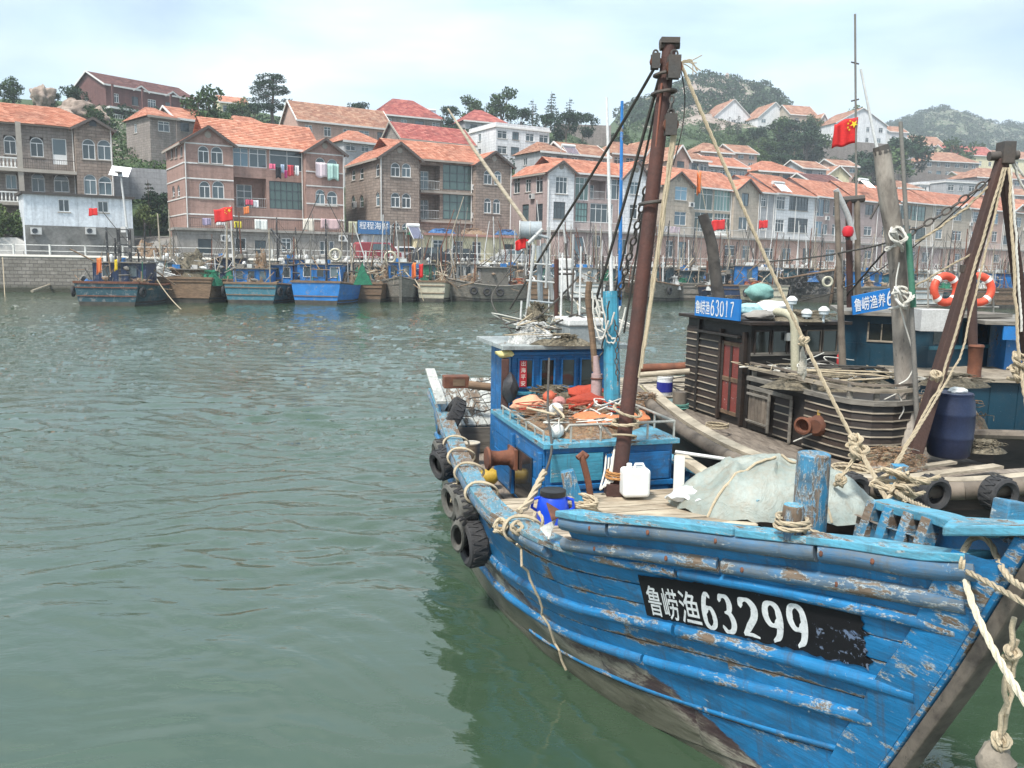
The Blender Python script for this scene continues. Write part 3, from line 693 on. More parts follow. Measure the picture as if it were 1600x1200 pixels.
class House:
    def __init__(s, name, label, cat, u0, Y0, u1, Y1, vb, wall, group=None, zb=None, depth=9):
        s.p0 = Vector((xat(u0,Y0),Y0)); s.p1 = Vector((xat(u1,Y1),Y1)); d = s.p1-s.p0; s.W = d.length; s.a = math.atan2(d.y,d.x); s.D = depth
        s.e = d/s.W; s.zb = zat(u0,vb,Y0) if zb is None else zb; s.u0,s.u1 = u0,u1
        s.r = thing(name, label, cat, (s.p0.x,s.p0.y,s.zb), s.a, group); s.wall = wall; s.n = 0
        s.planes = {'front':(Matrix.Identity(4),0.0), 'left':(Matrix.Translation((0,depth,0))@Matrix.Rotation(-math.pi/2,4,'Z'),-math.pi/2), 'right':(Matrix.Translation((s.W,0,0))@Matrix.Rotation(math.pi/2,4,'Z'),math.pi/2)}
    def pt(s, u, v, dy=0, plane='front'):                 # where the sight line meets the plane: (along, up)
        M = Matrix.Translation((s.p0.x,s.p0.y,s.zb))@Matrix.Rotation(s.a,4,'Z')@s.planes[plane][0]@Matrix.Translation((0,dy,0))
        Mi = M.inverted(); o = Mi@Vector((0,0,CAM_H)); d = Mi.to_3x3()@ray(u,v); t = -o.y/d.y; q = o+d*t; return q.x,q.z
    def wallp(s, plane, s0, s1, z0, z1, holes=(), dy=0, gable=None, mat=None, name='wall', th=.2):
        """wall with real openings (decomposed into cells) and reveals; holes = (s0,s1,z0,z1,arch)"""
        M = s.planes[plane][0]@Matrix.Translation((0,dy,0)); mb = MB()
        hs = [(max(s0+.05,a),min(s1-.05,b),max(z0+.02,c),min(z1-.05,d),r) for a,b,c,d,r in holes]
        hs = [h for h in hs if h[1]-h[0] > .1 and h[3]-h[2] > .1]
        xs = sorted({s0,s1,*[h[0] for h in hs],*[h[1] for h in hs]}); zs = sorted({z0,z1,*[h[2] for h in hs],*[h[3] for h in hs]})
        for x0,x1 in zip(xs,xs[1:]):
            run = None
            for k,(a,b) in enumerate(zip(zs,zs[1:])):
                cx,cz = (x0+x1)/2,(a+b)/2; inside = any(h[0]<cx<h[1] and h[2]<cz<h[3] for h in hs)
                if not inside: run = (run[0],b) if run else (a,b)
                if (inside or k == len(zs)-2) and run:
                    mb.add([M@Vector(p) for p in ((x0,0,run[0]),(x1,0,run[0]),(x1,0,run[1]),(x0,0,run[1]))],[(0,1,2,3)]); run = None
        for a,b,c,d,r in hs:
            q = [(a,c),(b,c),(b,d),(a,d)]
            for (xa,za),(xb,zb) in zip(q,q[1:]+q[:1]): mb.add([M@Vector(p) for p in ((xa,0,za),(xb,0,zb),(xb,th,zb),(xa,th,za))],[(0,1,2,3)])
            if r:
                w = b-a; zc = d-w/2
                for sg,xe in ((1,a),(-1,b)):
                    arc = [(a+w/2-sg*w/2*math.cos(t_), .002, zc+w/2*math.sin(t_)) for t_ in np.linspace(0,math.pi/2,6)]
                    mb.poly([M@Vector(p) for p in arc+[(xe,.002,d)]])
        if gable: mb.poly([M@Vector((x,0,z)) for x,z in gable])
        return mb.build(name, mat or s.wall, s.r, fix=False)
    def window(s, plane, c, z, w, h, st='w2', fr=None, gl=None, dy=0, sill=True):
        M,ang = s.planes[plane]; fm,pm = window_meshes(w,h,st,fr or FR_W,gl or GLS)
        p = M@Vector((c,dy,z)); o = inst('window', fm, s.r, p, ang); inst('pane', pm, o)
        if sill and h < 2.3:
            k = round(w,1)
            if k not in SILLM: SILLM[k] = MB().box2((-k/2-.08,-.07,-.09),(k/2+.08,.08,-.003)).mesh('sill', TRIMD)
            inst('sill', SILLM[k], o)
        if random.random() < .45 and st != 'door' and gl is None:
            kx = random.choice((-1,1))
            cm_ = MB().box2((0,.13,.1),(w*.42,.16,h*(.62 if 'arch' in st else .93))).mesh('curtain', CURT); inst('curtain', cm_, o, (0 if kx > 0 else -w*.45,0,0))
        return o
    def px(s, plane, u0, u1, v0, v1, dy=0):                # pixel box -> (s0,s1,z0,z1) on a plane
        um,vm = (u0+u1)/2,(v0+v1)/2; a = s.pt(u0,vm,dy,plane)[0]; b = s.pt(u1,vm,dy,plane)[0]; return a,b,s.pt(um,v1,dy,plane)[1],s.pt(um,v0,dy,plane)[1]
    def face(s, plane, s0, s1, z0, z1, wins, dy=0, gable=None, mat=None):
        """wins = (u0,u1,v0,v1,style[,frame,glass]) in photo bearings"""
        holes = []; L = []
        for w in wins:
            a,b,c,d = s.px(plane,*w[:4],dy); st = w[4]; wd = max(.5,round(b-a,1)); ht = max(.5,round(d-c,1)); m = (a+b)/2
            m = min(max(m, s0+wd/2+.1), s1-wd/2-.1); c = min(max(c,z0+.1), z1-ht-.1)
            holes.append((m-wd/2,m+wd/2,c,c+ht,st.startswith('arch'))); L.append((m,c,wd,ht,st,*(w[5:])))
        s.wallp(plane,s0,s1,z0,z1,holes,dy,gable,mat)
        for m,c,wd,ht,st,*x in L: s.window(plane,m,c,wd,ht,st,*(x+[None]*(2-len(x))),dy=dy)
    def belt(s, plane, s0, s1, z, dy=0, mat=None, h=.12):
        M = s.planes[plane][0]; mb = MB().box2((s0,dy-.05,z-h/2),(s1,dy-.001,z+h/2)); mb.v = [tuple(M@Vector(v)) for v in mb.v]; return mb.build('belt_course', mat or TRIM, s.r)
    def pipe(s, x, z0, z1, dy=0, plane='front', mat=None):
        M = s.planes[plane][0]; m = MB().cyl(M@Vector((x,dy-.1,z0)),M@Vector((x,dy-.1,z1)),.055,n=6); return m.build('drainpipe', mat or TRIM, s.r, smooth=True)
    def ac(s, x, z, dy=0, plane='front'):
        M,ang = s.planes[plane]; o = inst('air_conditioner', AC_BODY, s.r, M@Vector((x,dy,z)), ang); inst('fan_grille', AC_FAN, o); return o
    def railing(s, s0, s1, z, dy, h=.95, style='bars', mat=None):
        m = MB(); mt = mat or METAL
        if style == 'baluster':
            m.box2((s0,dy-.1,z+h-.12),(s1,dy+.1,z+h)); m.box2((s0,dy-.1,z),(s1,dy+.1,z+.1)); rr = m.build('balustrade', TRIM, s.r)
            k = max(2,int((s1-s0)/.3)); pm = MB().lathe([(.05,.1),(.085,.28),(.045,.55),(.08,h-.12)],8).mesh('baluster', TRIM)
            for i in range(k): inst('baluster', pm, rr, (s0+(i+.5)*(s1-s0)/k, dy, z))
            return rr
        m.tube([(s0,dy,z+h),(s1,dy,z+h)],.03,5); m.tube([(s0,dy,z+.12),(s1,dy,z+.12)],.02,5); k = max(2,int((s1-s0)/.18))
        for i in range(k+1): m.tube([(lerp(s0,s1,i/k),dy,z+.02),(lerp(s0,s1,i/k),dy,z+h)],.012,4,cap=False)
        return m.build('balcony_railing', mt, s.r)
    def slab(s, a, b, mat=None, name='floor_slab'): return MB().box2(a,b).build(name, mat or TRIMD, s.r)
_m = MB().box2((-.42,-.34,0),(.42,-.04,.6)); AC_BODY = _m.mesh('air_conditioner', METAL)
_m = MB().torus((-.1,-.345,.3),.22,.02,Matrix.Rotation(math.pi/2,3,'X'),14,4)
for _k in range(4): _m.box((-.1,-.347,.3),(.4,.01,.03),Matrix.Rotation(_k*math.pi/4,3,'Y'))
_m.box((-.1,-.342,.3),(.34,.004,.34)); AC_FAN = _m.mesh('fan_grille', FR_D)
def gable_roof_x(h, s0, s1, y0, y1, ze, zr, hipL=0, hipR=0, ov=.4):   # ridge runs along the facade
    ym = (y0+y1)/2; s0-=ov; s1+=ov; y0-=ov; y1+=ov
    P = [((s0,y0,ze),(s1,y0,ze),(s1-hipR,ym,zr),(s0+hipL,ym,zr)), ((s1,y1,ze),(s0,y1,ze),(s0+hipL,ym,zr),(s1-hipR,ym,zr))]
    if hipL: P.append(((s0,y1,ze),(s0,y0,ze),(s0+hipL,ym,zr),(s0+hipL,ym,zr)))
    if hipR: P.append(((s1,y0,ze),(s1,y1,ze),(s1-hipR,ym,zr),(s1-hipR,ym,zr)))
    return P
def gable_roof_y(h, s0, s1, y0, y1, ze, zr, ov=.35, ovf=.45):         # ridge runs back from the facade
    sm = (s0+s1)/2; k = (zr-ze)/((s1-s0)/2); zl = ze-k*ov; s0-=ov; s1+=ov; y0-=ovf
    return [((s0,y1,zl),(s0,y0,zl),(sm,y0,zr),(sm,y1,zr)),((s1,y0,zl),(s1,y1,zl),(sm,y1,zr),(sm,y0,zr))]
def barge(h, s0, s1, y, ze, zr, mat, ov=.35):
    sm = (s0+s1)/2; k = (zr-ze)/((s1-s0)/2); m = MB()
    for a,b in (((s0-ov,y,ze-k*ov-.1),(sm,y,zr-.1)),((sm,y-.004,zr-.1),(s1+ov,y-.004,ze-k*ov-.1))): m.bar(a,b,.08,.24,(0,0,1))
    return m.build('bargeboard', mat, h.r)
def fascia(h, a, b, mat, hh=.2): return MB().bar(a,b,.1,hh).build('gutter', mat, h.r)
def vent(h, x, z, dy=0, rnd=True):
    m = MB()
    if rnd: m.torus((x,dy-.02,z),.26,.05,Matrix.Rotation(math.pi/2,3,'X'),14,5).lathe([(.24,0),(.24,.03)],14,Matrix.Translation((x,dy-.003,z))@Matrix.Rotation(math.pi/2,4,'X'))
    else: m.box((x,dy-.03,z),(.6,.06,.6))
    return m.build('gable_vent', FR_D if not rnd else TRIMD, h.r)
DKTRIM = weathered('dark_trim', (.11,.09,.08), (.06,.05,.045), .8, 2, .2)
# ---------------------------------------------------------------- the row of big houses on the terrace
def winged(name, label, u, Y, vb, wall, wingmat, uL, uR, vE, vA, vRidge, depth, wl, wr, mid, left=(), loggias=(), glass=(), acs=(), belts=(), trim=TRIM, hipR=0, rec=.9, tiles=None, pipes=True, zb=None, vAR=None, roundvent=True, base_lv=4.5):
    """gabled wings left and right of a recessed middle; uL = right edge of left wing, uR = left edge of right wing (None: no such wing)"""
    h = House(name, label, 'house', u[0], Y[0], u[1], Y[1], vb, wall, 'large gabled houses on the terrace above the quay', zb=base_lv, depth=depth)
    ze = h.pt(u[0] if uL else (uR or u[0]), vE)[1]; sL = h.pt(uL, vE)[0] if uL else 0.0; sR = h.pt(uR, vE)[0] if uR else h.W
    W = h.W; trimb = DKTRIM
    if uL:
        zA = h.pt((u[0]+uL)/2, vA)[1]
        h.face('front', 0, sL, -.5, ze, wl, 0, [(0,ze),(sL,ze),(sL/2,zA)], wingmat); vent(h, sL/2, lerp(ze,zA,.45), 0, roundvent)
    if uR:
        zAR = h.pt((uR+u[1])/2, vAR or vA)[1]
        h.face('front', sR, W, -.5, ze, wr, 0, [(sR,ze),(W,ze),((sR+W)/2,zAR)], wingmat); vent(h, (sR+W)/2, lerp(ze,zAR,.45), 0, roundvent)
    holes = []; 
    for (a,b,c,d,rs) in loggias:
        q = h.px('front',a,b,c,d,rec); holes.append(q)
        x0,x1,z0,z1 = q; dy = rec
        m = MB(); 
        m.add([(x0,dy,z0),(x1,dy,z0),(x1,dy+1.3,z0),(x0,dy+1.3,z0)],[(0,1,2,3)]).add([(x0,dy,z1),(x1,dy,z1),(x1,dy+1.3,z1),(x0,dy+1.3,z1)],[(0,3,2,1)])
        m.add([(x0,dy,z0),(x0,dy+1.3,z0),(x0,dy+1.3,z1),(x0,dy,z1)],[(0,1,2,3)]).add([(x1,dy,z0),(x1,dy+1.3,z0),(x1,dy+1.3,z1),(x1,dy,z1)],[(0,3,2,1)])
        m.build('loggia', wall, h.r, fix=False)
        wd = min(1.6,(x1-x0)*.5); hh = min(2.3,(z1-z0)*.8); cx = x0+(x1-x0)*.42
        h.wallp('front', x0, x1, z0, z1, [(cx-wd/2,cx+wd/2,z0+.03,z0+hh,False)], dy+1.3); h.window('front', cx, z0+.03, wd, hh, 't2', dy=dy+1.3, sill=False)
        h.railing(x0,x1,z0,dy+.05,.95,rs)
    gl = []
    for (a,b,c,d,st,fr,gm) in glass:
        q = h.px('front',a,b,c,d,rec); gl.append((q,st,fr,gm)); holes.append(q)
    wh = []
    for w in mid:
        a,b,c,d = h.px('front',*w[:4],rec); wd,ht = max(.5,round(b-a,1)),max(.5,round(d-c,1)); m_ = (a+b)/2; wh.append((m_,c,wd,ht,w[4],w[5:])); holes.append((m_-wd/2,m_+wd/2,c,c+ht))
    h.wallp('front', sL, sR, -.5, ze, [(max(sL+.06,a),min(sR-.06,b),c,d,False) for a,b,c,d in holes], rec)
    for (m_,c,wd,ht,st,x) in wh: h.window('front', m_, c, wd, ht, st, *(list(x)+[None]*(2-len(x))), dy=rec)
    for (x0,x1,z0,z1),st,fr,gm in gl:
        k = max(1,round((x1-x0)/2.6)) if st[0] != 'g' else 1
        for i in range(k): h.window('front', x0+(i+.5)*(x1-x0)/k, z0, (x1-x0)/k, z1-z0, st, fr, gm, dy=rec, sill=False)
    for xs in ((sL,True),(sR,False)):                     # cheeks of the wings
        if 0 < xs[0] < W: MB().add([(xs[0],0,-.5),(xs[0],rec,-.5),(xs[0],rec,ze),(xs[0],0,ze)],[(0,1,2,3)]).build('wall', wingmat, h.r, fix=False)
    D = depth
    gx = [w for w in left]; h.face('left', 0, D, -.5, ze, gx, 0, None, wall)
    h.face('right', 0, D, -.5, ze, [], 0, None, wall); MB().add([(0,D,-.5),(W,D,-.5),(W,D,ze),(0,D,ze)],[(0,1,2,3)]).build('wall', wall, h.r, fix=False)
    zr = h.pt((u[0]+u[1])/2, vRidge, D/2)[1]; P = []
    if uL: P += gable_roof_y(h,0,sL,0,D*.95,ze,zA)
    if uR: P += gable_roof_y(h,sR,W,0,D*.95 if not hipR else D*.5,ze,zAR)
    s0 = sL/2 if uL else -.2; s1 = (sR+W)/2 if uR and not hipR else W
    P += gable_roof_x(h,s0,s1,rec-.3,D,ze,zr,0,hipR,0 if not hipR else .3)
    roof_obj(h.r, P, tiles or T_OR)
    if uL: barge(h,0,sL,-.42,ze,zA,trimb)
    if uR: barge(h,sR,W,-.42,ze,zAR,trimb)
    fascia(h,(sL,rec-.42,ze-.02),(sR,rec-.42,ze-.02),TRIM if trim is TRIM else TRIMD); fascia(h,(-.36,0,ze-.34),(-.36,D,ze-.34),TRIMD)
    for v in belts:
        z = h.pt(u[0], v)[1]
        if uL: h.belt('front',0,sL,z)
        if uR: h.belt('front',sR,W,z)
        h.belt('left',0,D,z)
        if not any(c-.1 < z < d+.1 for a,b,c,d in holes): h.belt('front',sL+.05,sR-.05,z,rec)
    if pipes:
        for x,dy in ((.1,0),(sL+.12,rec) if uL else (0.2,rec),(sR-.12,rec),(W-.1,0)): h.pipe(x,.0,ze-.15,dy)
    for (a,b,pl,dd) in acs: x,z = h.pt(a,b,dd,pl); h.ac(x,z-.3,dd,pl)
    return h
def near_pt(u, v): return None
H2 = winged('gabled_house','rose brown three storey house with washing hung from its balcony', (293,539), (80,88.2), 358, W_BROWN, W_BROWN, 363, 477, 219, 197, 192, 8.8,
  [(309,327,228,255,'arch'),(330,348,229,256,'arch'),(311,329,282,310,'arch'),(332,350,283,311,'arch')],
  [(493,508,246,270,'arch'),(511,528,248,272,'arch'),(493,508,296,321,'arch'),(511,527,298,322,'arch')], [],
  left=[(266,270,232,248,'w1'),(273,277,230,247,'w1'),(281,285,228,245,'w1'),(269,273,290,307,'arch1'),(277,281,289,306,'arch1')],
  loggias=[(366,416,278,325,'bars')], glass=[(364,388,230,260,'t2',FR_W,GLS_B),(389,417,232,262,'t2',FR_W,GLS),(421,476,234,267,'t2',FR_W,GLS),(421,475,284,327,'g6',FR_D,GLS_G)], belts=(223,254,278,308,334), vAR=216)
H1 = winged('gabled_house','grey brown stone house with arched windows at the left edge of the photo', (-150,184), (74.9,83.5), 330, W_GREY, W_STONE, None, 116, 197, 184, 160, 9,
  [], [(128,149,217,249,'arch'),(152,174,218,250,'arch'),(131,151,273,304,'arch'),(154,175,275,305,'arch')],
  [(-60,-40,210,239,'arch'),(-28,-8,211,240,'arch'),(6,25,212,241,'arch'),(47,68,215,245,'arch'),(82,104,217,257,'door'),(9,26,272,295,'w2'),(49,70,270,300,'arch'),(84,108,272,300,'arch'),(-40,-20,268,292,'w2')], hipR=4.5, rec=1.6, trim=TRIMD, roundvent=False)
for (u_,v_) in ((32,0),(-75,0)):
    x,_ = H1.pt(u_,260,.3); MB().box2((x-.22,.1,-.5),(x+.22,.5,H1.pt(116,197)[1])).build('pillar', TRIMD, H1.r)
for v_ in (263,316):
    z = H1.pt(32,v_,.2)[1]; sR_ = H1.pt(116,200)[0]
    H1.slab((0,0,z-.3),(sR_,1.6,z))
    xp = H1.pt(32,260,.3)[0]; H1.railing(0.2,xp-.25,z,.2,.95,'baluster'); H1.railing(xp+.25,sR_-.1,z,.2,.95,'bars',DARKM)
H3 = winged('gabled_house','brown block stone house with tall glass stair front between two gables', (594,797), (87,94.3), 365, W_STONE, W_STONE, 655, 744, 243, 222, 224, 11.2,
  [(611,625,254,276,'arch'),(628,642,255,277,'arch'),(611,625,300,324,'arch'),(628,642,301,325,'arch'),(612,625,347,366,'arch'),(628,641,348,367,'arch')],
  [(756,769,266,288,'arch'),(772,784,267,289,'arch'),(756,768,310,333,'arch'),(770,782,311,334,'arch')], [],
  left=[(549,555,264,282,'arch1'),(562,568,262,280,'arch1'),(587,593,256,276,'arch1'),(549,555,306,326,'arch1'),(562,568,304,324,'arch1'),(587,593,300,322,'arch1')],
  loggias=[(657,687,258,297,'bars'),(657,687,304,343,'bars')], glass=[(692,737,258,297,'g4',FR_D,GLS_G),(692,737,303,343,'g4',FR_D,GLS_G)], trim=TRIMD, acs=[(741,293,'front',.9),(741,337,'front',.9),(556,320,'left',0)], vAR=236)
for v_ in (300,346): z = H3.pt(670,v_,.9)[1]; a_,b_ = H3.pt(656,v_,.9)[0],H3.pt(742,v_,.9)[0]; H3.slab((a_,.6,z-.1),(b_,.89,z+.12))
H4 = winged('gabled_house','house with white clad gable and dark brown side wall right of the stone house', (853,1010), (97,104.3), 365, W_MAUVE, W_WHITE, 898, 974, 266, 251, 252, 8.2,
  [(868,887,276,303,'t3'),(865,883,316,342,'t3',FR_D,GLS)], [(985,998,284,304,'t2'),(984,996,320,342,'t2')], [],
  left=[(803,812,278,302,'t2'),(821,829,279,300,'t2'),(837,848,275,301,'t2'),(816,826,320,345,'t2',FR_D,GLS),(837,848,318,345,'t2',FR_D,GLS)],
  loggias=[(922,946,282,312,'bars')], glass=[(899,920,277,313,'t3',FR_W,GLS_G),(899,918,317,348,'g4',FR_D,GLS_G),(922,958,318,348,'t4',FR_W,GLS),(948,972,280,312,'t3',FR_W,GLS)], acs=[(833,307,'left',0)], rec=.6)
H5 = winged('gabled_house','tan house with pale green glazed balconies seen behind the red mast', (1033,1181), (107,118.6), 372, W_BEIGE, W_BEIGE, 1083, 1149, 286, 268, 268, 9,
  [(1055,1074,291,313,'t2',FR_W,GLS_B),(1054,1072,331,352,'t2',FR_W,GLS_B)], [(1159,1170,302,322,'w2',FR_D,GLS),(1154,1168,339,359,'w2')], [],
  left=[(1010,1020,292,312,'t2')], glass=[(1085,1114,294,328,'t3',FR_W,GLS_G),(1116,1146,297,330,'t3',FR_W,GLS_G),(1085,1114,332,362,'t3',FR_W,GLS_G),(1116,1146,334,362,'t3',FR_W,GLS_G)], acs=[(1079,320,'front',0)], rec=.5, vAR=279)
def rowblock(name, label, u, Y, vE, vR, wall, wins, glass, tiles=T_OR, depth=9, hipL=0, hipR=0, left=(), gables=(), zb=4.8, acs=()):
    h = House(name, label, 'house', u[0], Y[0], u[1], Y[1], 370, wall, 'large gabled houses on the terrace above the quay', zb=zb, depth=depth)
    ze = h.pt(u[0], vE)[1]; zr = h.pt(sum(u)/2, vR, depth/2)[1]; zr = max(zr, ze+1.8)
    h.face('front', 0, h.W, -.5, ze, list(wins)+[g for g in glass], 0)
    h.face('left', 0, depth, -.5, ze, left, 0); h.face('right', 0, depth, -.5, ze, [], 0)
    P = gable_roof_x(h,0,h.W,0,depth,ze,zr,hipL,hipR)
    for (a,b,va) in gables:
        x0,x1 = h.pt(a,vE)[0],h.pt(b,vE)[0]; zA = h.pt((a+b)/2,va)[1]; P += gable_roof_y(h,x0,x1,-.1,depth*.45,ze,zA)
        h.wallp('front',x0,x1,ze-.02,ze,(), -.06, [(x0,ze-.02),(x1,ze-.02),((x0+x1)/2,zA)]); barge(h,x0,x1,-.52,ze,zA,TRIM)
    if not hipL: MB().poly([(0,0,ze),(0,depth,ze),(0,depth/2,zr)]).build('wall', wall, h.r, fix=False)
    if not hipR: MB().poly([(h.W,0,ze),(h.W,depth,ze),(h.W,depth/2,zr)]).build('wall', wall, h.r, fix=False)
    roof_obj(h.r, P, tiles, tw=.5, th=.4); fascia(h,(-.3,-.42,ze-.06),(h.W+.3,-.42,ze-.06),TRIM)
    for x in (.15,h.W*.5,h.W-.15): h.pipe(x,0,ze-.15)
    for (a,b) in acs: x,z = h.pt(a,b); h.ac(x,z-.3)
    return h
H6 = rowblock('terrace_house','white clad house with dark gridded balcony glazing and solar heater on its roof', (1206,1268), (120.5,126.5), 301, 278, W_WHITE,
  [(1213,1227,307,327,'t3'),(1211,1225,343,363,'t3')], [(1233,1263,308,329,'g6',FR_D,GLS),(1231,1262,341,364,'g6',FR_D,GLS)], hipR=3, gables=())
H6b = rowblock('terrace_house','narrow grey clad house between the tan gable and the white house', (1182,1205), (118.7,120.4), 300, 278, W_LGREY, [(1189,1197,309,323,'t2'),(1187,1196,343,359,'t2')], [])
H6c = rowblock('terrace_house','rose house with green glass bays right of the white clad house', (1269,1330), (126.6,133.5), 306, 286, W_MAUVE, [(1266,1270,312,330,'w1'),(1288,1297,312,333,'w2'),(1302,1313,317,338,'t2'),(1284,1293,350,367,'w2'),(1300,1312,350,368,'t2')], [(1272,1286,310,338,'w2',FR_W,GLS_B),(1270,1283,345,370,'w2',FR_W,GLS_B)], acs=[(1291,341)])
H7 = rowblock('terrace_house','grey brown house behind the flag mast with a tilted solar panel on its roof', (1331,1398), (133.6,141), 312, 290, W_MAUVE, [(1352,1365,320,336,'w2',FR_D,GLS),(1350,1362,354,368,'t2'),(1335,1342,318,336,'w2',FR_D,GLS),(1380,1390,322,338,'t2'),(1378,1388,354,368,'t2')], [])
H8 = rowblock('terrace_house','house with two rows of dark glazed balconies left of the green pole', (1399,1452), (141.1,147.2), 314, 298, W_BEIGE, [], [(1402,1422,320,342,'g4',FR_D,GLS_G),(1424,1446,322,345,'g4',FR_D,GLS_G),(1402,1422,352,372,'g4',FR_D,GLS_G),(1424,1446,355,374,'g4',FR_D,GLS_G)])
H9 = rowblock('terrace_house','beige house with paired white windows behind the long chain', (1453,1512), (147.3,154.5), 319, 303, W_BEIGE, [(1463,1472,326,342,'t2'),(1490,1503,331,345,'t3'),(1488,1502,361,376,'t3'),(1462,1472,358,373,'t2')], [], gables=((1500,1512,318),), acs=[(1516,350)])
H10 = rowblock('terrace_house','rose coloured house with blue glass balconies near the right edge', (1513,1562), (154.6,161), 325, 309, W_PINK, [(1552,1560,334,350,'t2',FR_W,GLS_B),(1550,1558,362,378,'t2')], [(1515,1534,331,347,'g4',FR_W,GLS_B),(1512,1533,362,377,'g4',FR_W,GLS_B)])
H11 = rowblock('terrace_house','pale beige house cut by the right edge of the photo', (1563,1650), (161.1,173), 330, 313, W_BEIGE, [(1588,1596,340,355,'t2'),(1585,1594,370,385,'t2'),(1566,1574,338,354,'w2',FR_D,GLS),(1563,1572,368,382,'w2',FR_D,GLS),(1610,1622,345,360,'t2')], [], gables=((1580,1606,319),), acs=[(1600,358)])
# solar water heaters lie on the roofs
def heater(u, v, Y, w, label, rot):
    p = aty(u,v,Y); r = thing('solar_heater', label, 'solar heater', p, rot, 'solar water heaters on the roofs')
    MB().cyl((-w/2,0,0),(w/2,0,0),.26,n=10).build('tank', METAL, r, smooth=True)
    m = MB(); 
    for i in range(12): x = lerp(-w/2+.15,w/2-.15,i/11); m.cyl((x,-.15,-.12),(x,-1.5,-1.25),.04,n=5)
    m.build('vacuum_tubes', plain('tube_glass', (.16,.17,.24), .2), r)
    m = MB()
    for x in (-w/2+.1,w/2-.1): m.bar((x,0,0),(x,-1.6,-1.35),.06,.06); m.bar((x,0,0),(x,.5,-1.2),.06,.06)
    m.build('stand', METAL, r)
heater(1216,286,122.3,2.6,'white tank solar heater on the orange roof behind the rigging rope',H6.a)
heater(1349,281,137,2.4,'tilted solar heater on the roof right of the flag mast',H7.a)
heater(888,228,124,2.2,'small solar heater on the low tiled roof behind the white gable',.5)
heater(672,172,176,2.4,'solar heater above the red hipped roof left of the skyline trees',.3)
heater(645,353,84.5,1.3,'round white tank heater standing on the shop roof left of the cream shop',H3.a)
# ---------------------------------------------------------------- villas up the hillside
def villa(name, label, u, Y, vb, ve, vr, wall, tiles, roof='gable', depth=8, cols=3, rows=1, trim=TRIM, dY=None, gable=None, win='t2', below=5, balcony=False, glassm=None, group='houses up the hillside'):
    Y1 = Y+(dY if dY is not None else (u[1]-u[0])*.06)
    h = House(name, label, 'house', u[0], Y, u[1], Y1, vb, wall, group, depth=depth); W = h.W
    ze = h.pt(u[0],ve)[1]; zr = max(h.pt(sum(u)/2,vr,depth/2)[1], ze+.8) if roof != 'flat' else ze
    H_ = ze/rows; holes = []; L = []; g = random.Random(int(u[0]*7+Y))
    for i in range(cols):
        for k in range(rows):
            ww = min(round(g.choice((1.2,1.5,1.8)),1), W/cols*.7); hh = round(min(1.5,H_*.52),1); cx = (i+.5+g.uniform(-.08,.08))*W/cols; z0 = k*H_+H_*.28
            holes.append((cx-ww/2,cx+ww/2,z0,z0+hh,False)); L.append((cx,z0,ww,hh))
    h.wallp('front',0,W,-below,ze,holes)
    for c in L: h.window('front',*c,win,FR_W if g.random() < .75 else FR_D,glassm)
    lh = [(depth*.4-.5,depth*.4+.5,k*H_+H_*.3,k*H_+H_*.3+min(1.3,H_*.5),False) for k in range(rows)]
    h.wallp('left',0,depth,-below,ze,lh)
    for a,b,c,d,_ in lh: h.window('left',(a+b)/2,c,b-a,round(d-c,1),'w2')
    h.wallp('right',0,depth,-below,ze,()); MB().add([(0,depth,-below),(W,depth,-below),(W,depth,ze),(0,depth,ze)],[(0,1,2,3)]).build('wall', wall, h.r, fix=False)
    tw = .55 if Y < 170 else .9
    if roof == 'flat':
        m = MB(); m.box2((-.2,-.2,ze),(W+.2,depth+.2,ze+.28)); m.build('roof', TRIM, h.r)
        m = MB()
        for a,b in (((0,0),(W,0)),((0,0),(0,depth)),((W,0),(W,depth))): m.bar((a[0],a[1],ze+.5),(b[0],b[1],ze+.5),.15,.45)
        m.build('parapet', wall, h.r)
    elif roof == 'front':
        P = gable_roof_y(h,0,W,0,depth,ze,zr); h.wallp('front',0,W,ze-.01,ze,(),0,[(0,ze-.01),(W,ze-.01),(W/2,zr)]); barge(h,0,W,-.42,ze,zr,trim); roof_obj(h.r,P,tiles,tw,th=tw*.8)
    else:
        hp = depth*.5 if roof == 'hip' else 0; hp = min(hp, W*.45)
        P = gable_roof_x(h,0,W,0,depth,ze,zr,hp,hp)
        if gable:
            for (a,b) in gable:
                x0,x1 = a*W,b*W; zA = ze+(x1-x0)*.32; P += gable_roof_y(h,x0,x1,-.12,depth*.4,ze,zA); h.wallp('front',x0,x1,ze-.02,ze,(),-.08,[(x0,ze-.02),(x1,ze-.02),((x0+x1)/2,zA)]); barge(h,x0,x1,-.56,ze,zA,trim)
        if not hp:
            for x in (0,W): MB().poly([(x,0,ze),(x,depth,ze),(x,depth/2,zr)]).build('wall', wall, h.r, fix=False)
            m = MB()
            for x in (-.42,W+.42): m.bar((x,-.45,ze-.1),(x,depth/2,zr-.05),.1,.25); m.bar((x,depth/2,zr-.05),(x,depth+.45,ze-.1),.1,.25)
            m.build('bargeboard', trim, h.r)
        roof_obj(h.r,P,tiles,tw,th=tw*.8); fascia(h,(-.4,-.45,ze-.08),(W+.4,-.45,ze-.08),trim,.28)
    if balcony:
        for k in range(1,rows+1 if roof == 'flat' else rows): h.slab((0,-1.2,k*H_-.2),(W,0,k*H_),trim,'balcony_slab'); h.railing(0,W,k*H_,-1.1,.9,'bars')
    return h
V1 = villa('hillside_villa','dark red brick villa with white eaves and two dormers on the skyline',(178,312),150,168,134,131,W_RED,T_DK,'gable',12,5,1,gable=((.30,.44),(.66,.80)),dY=13,win='t3',below=1)
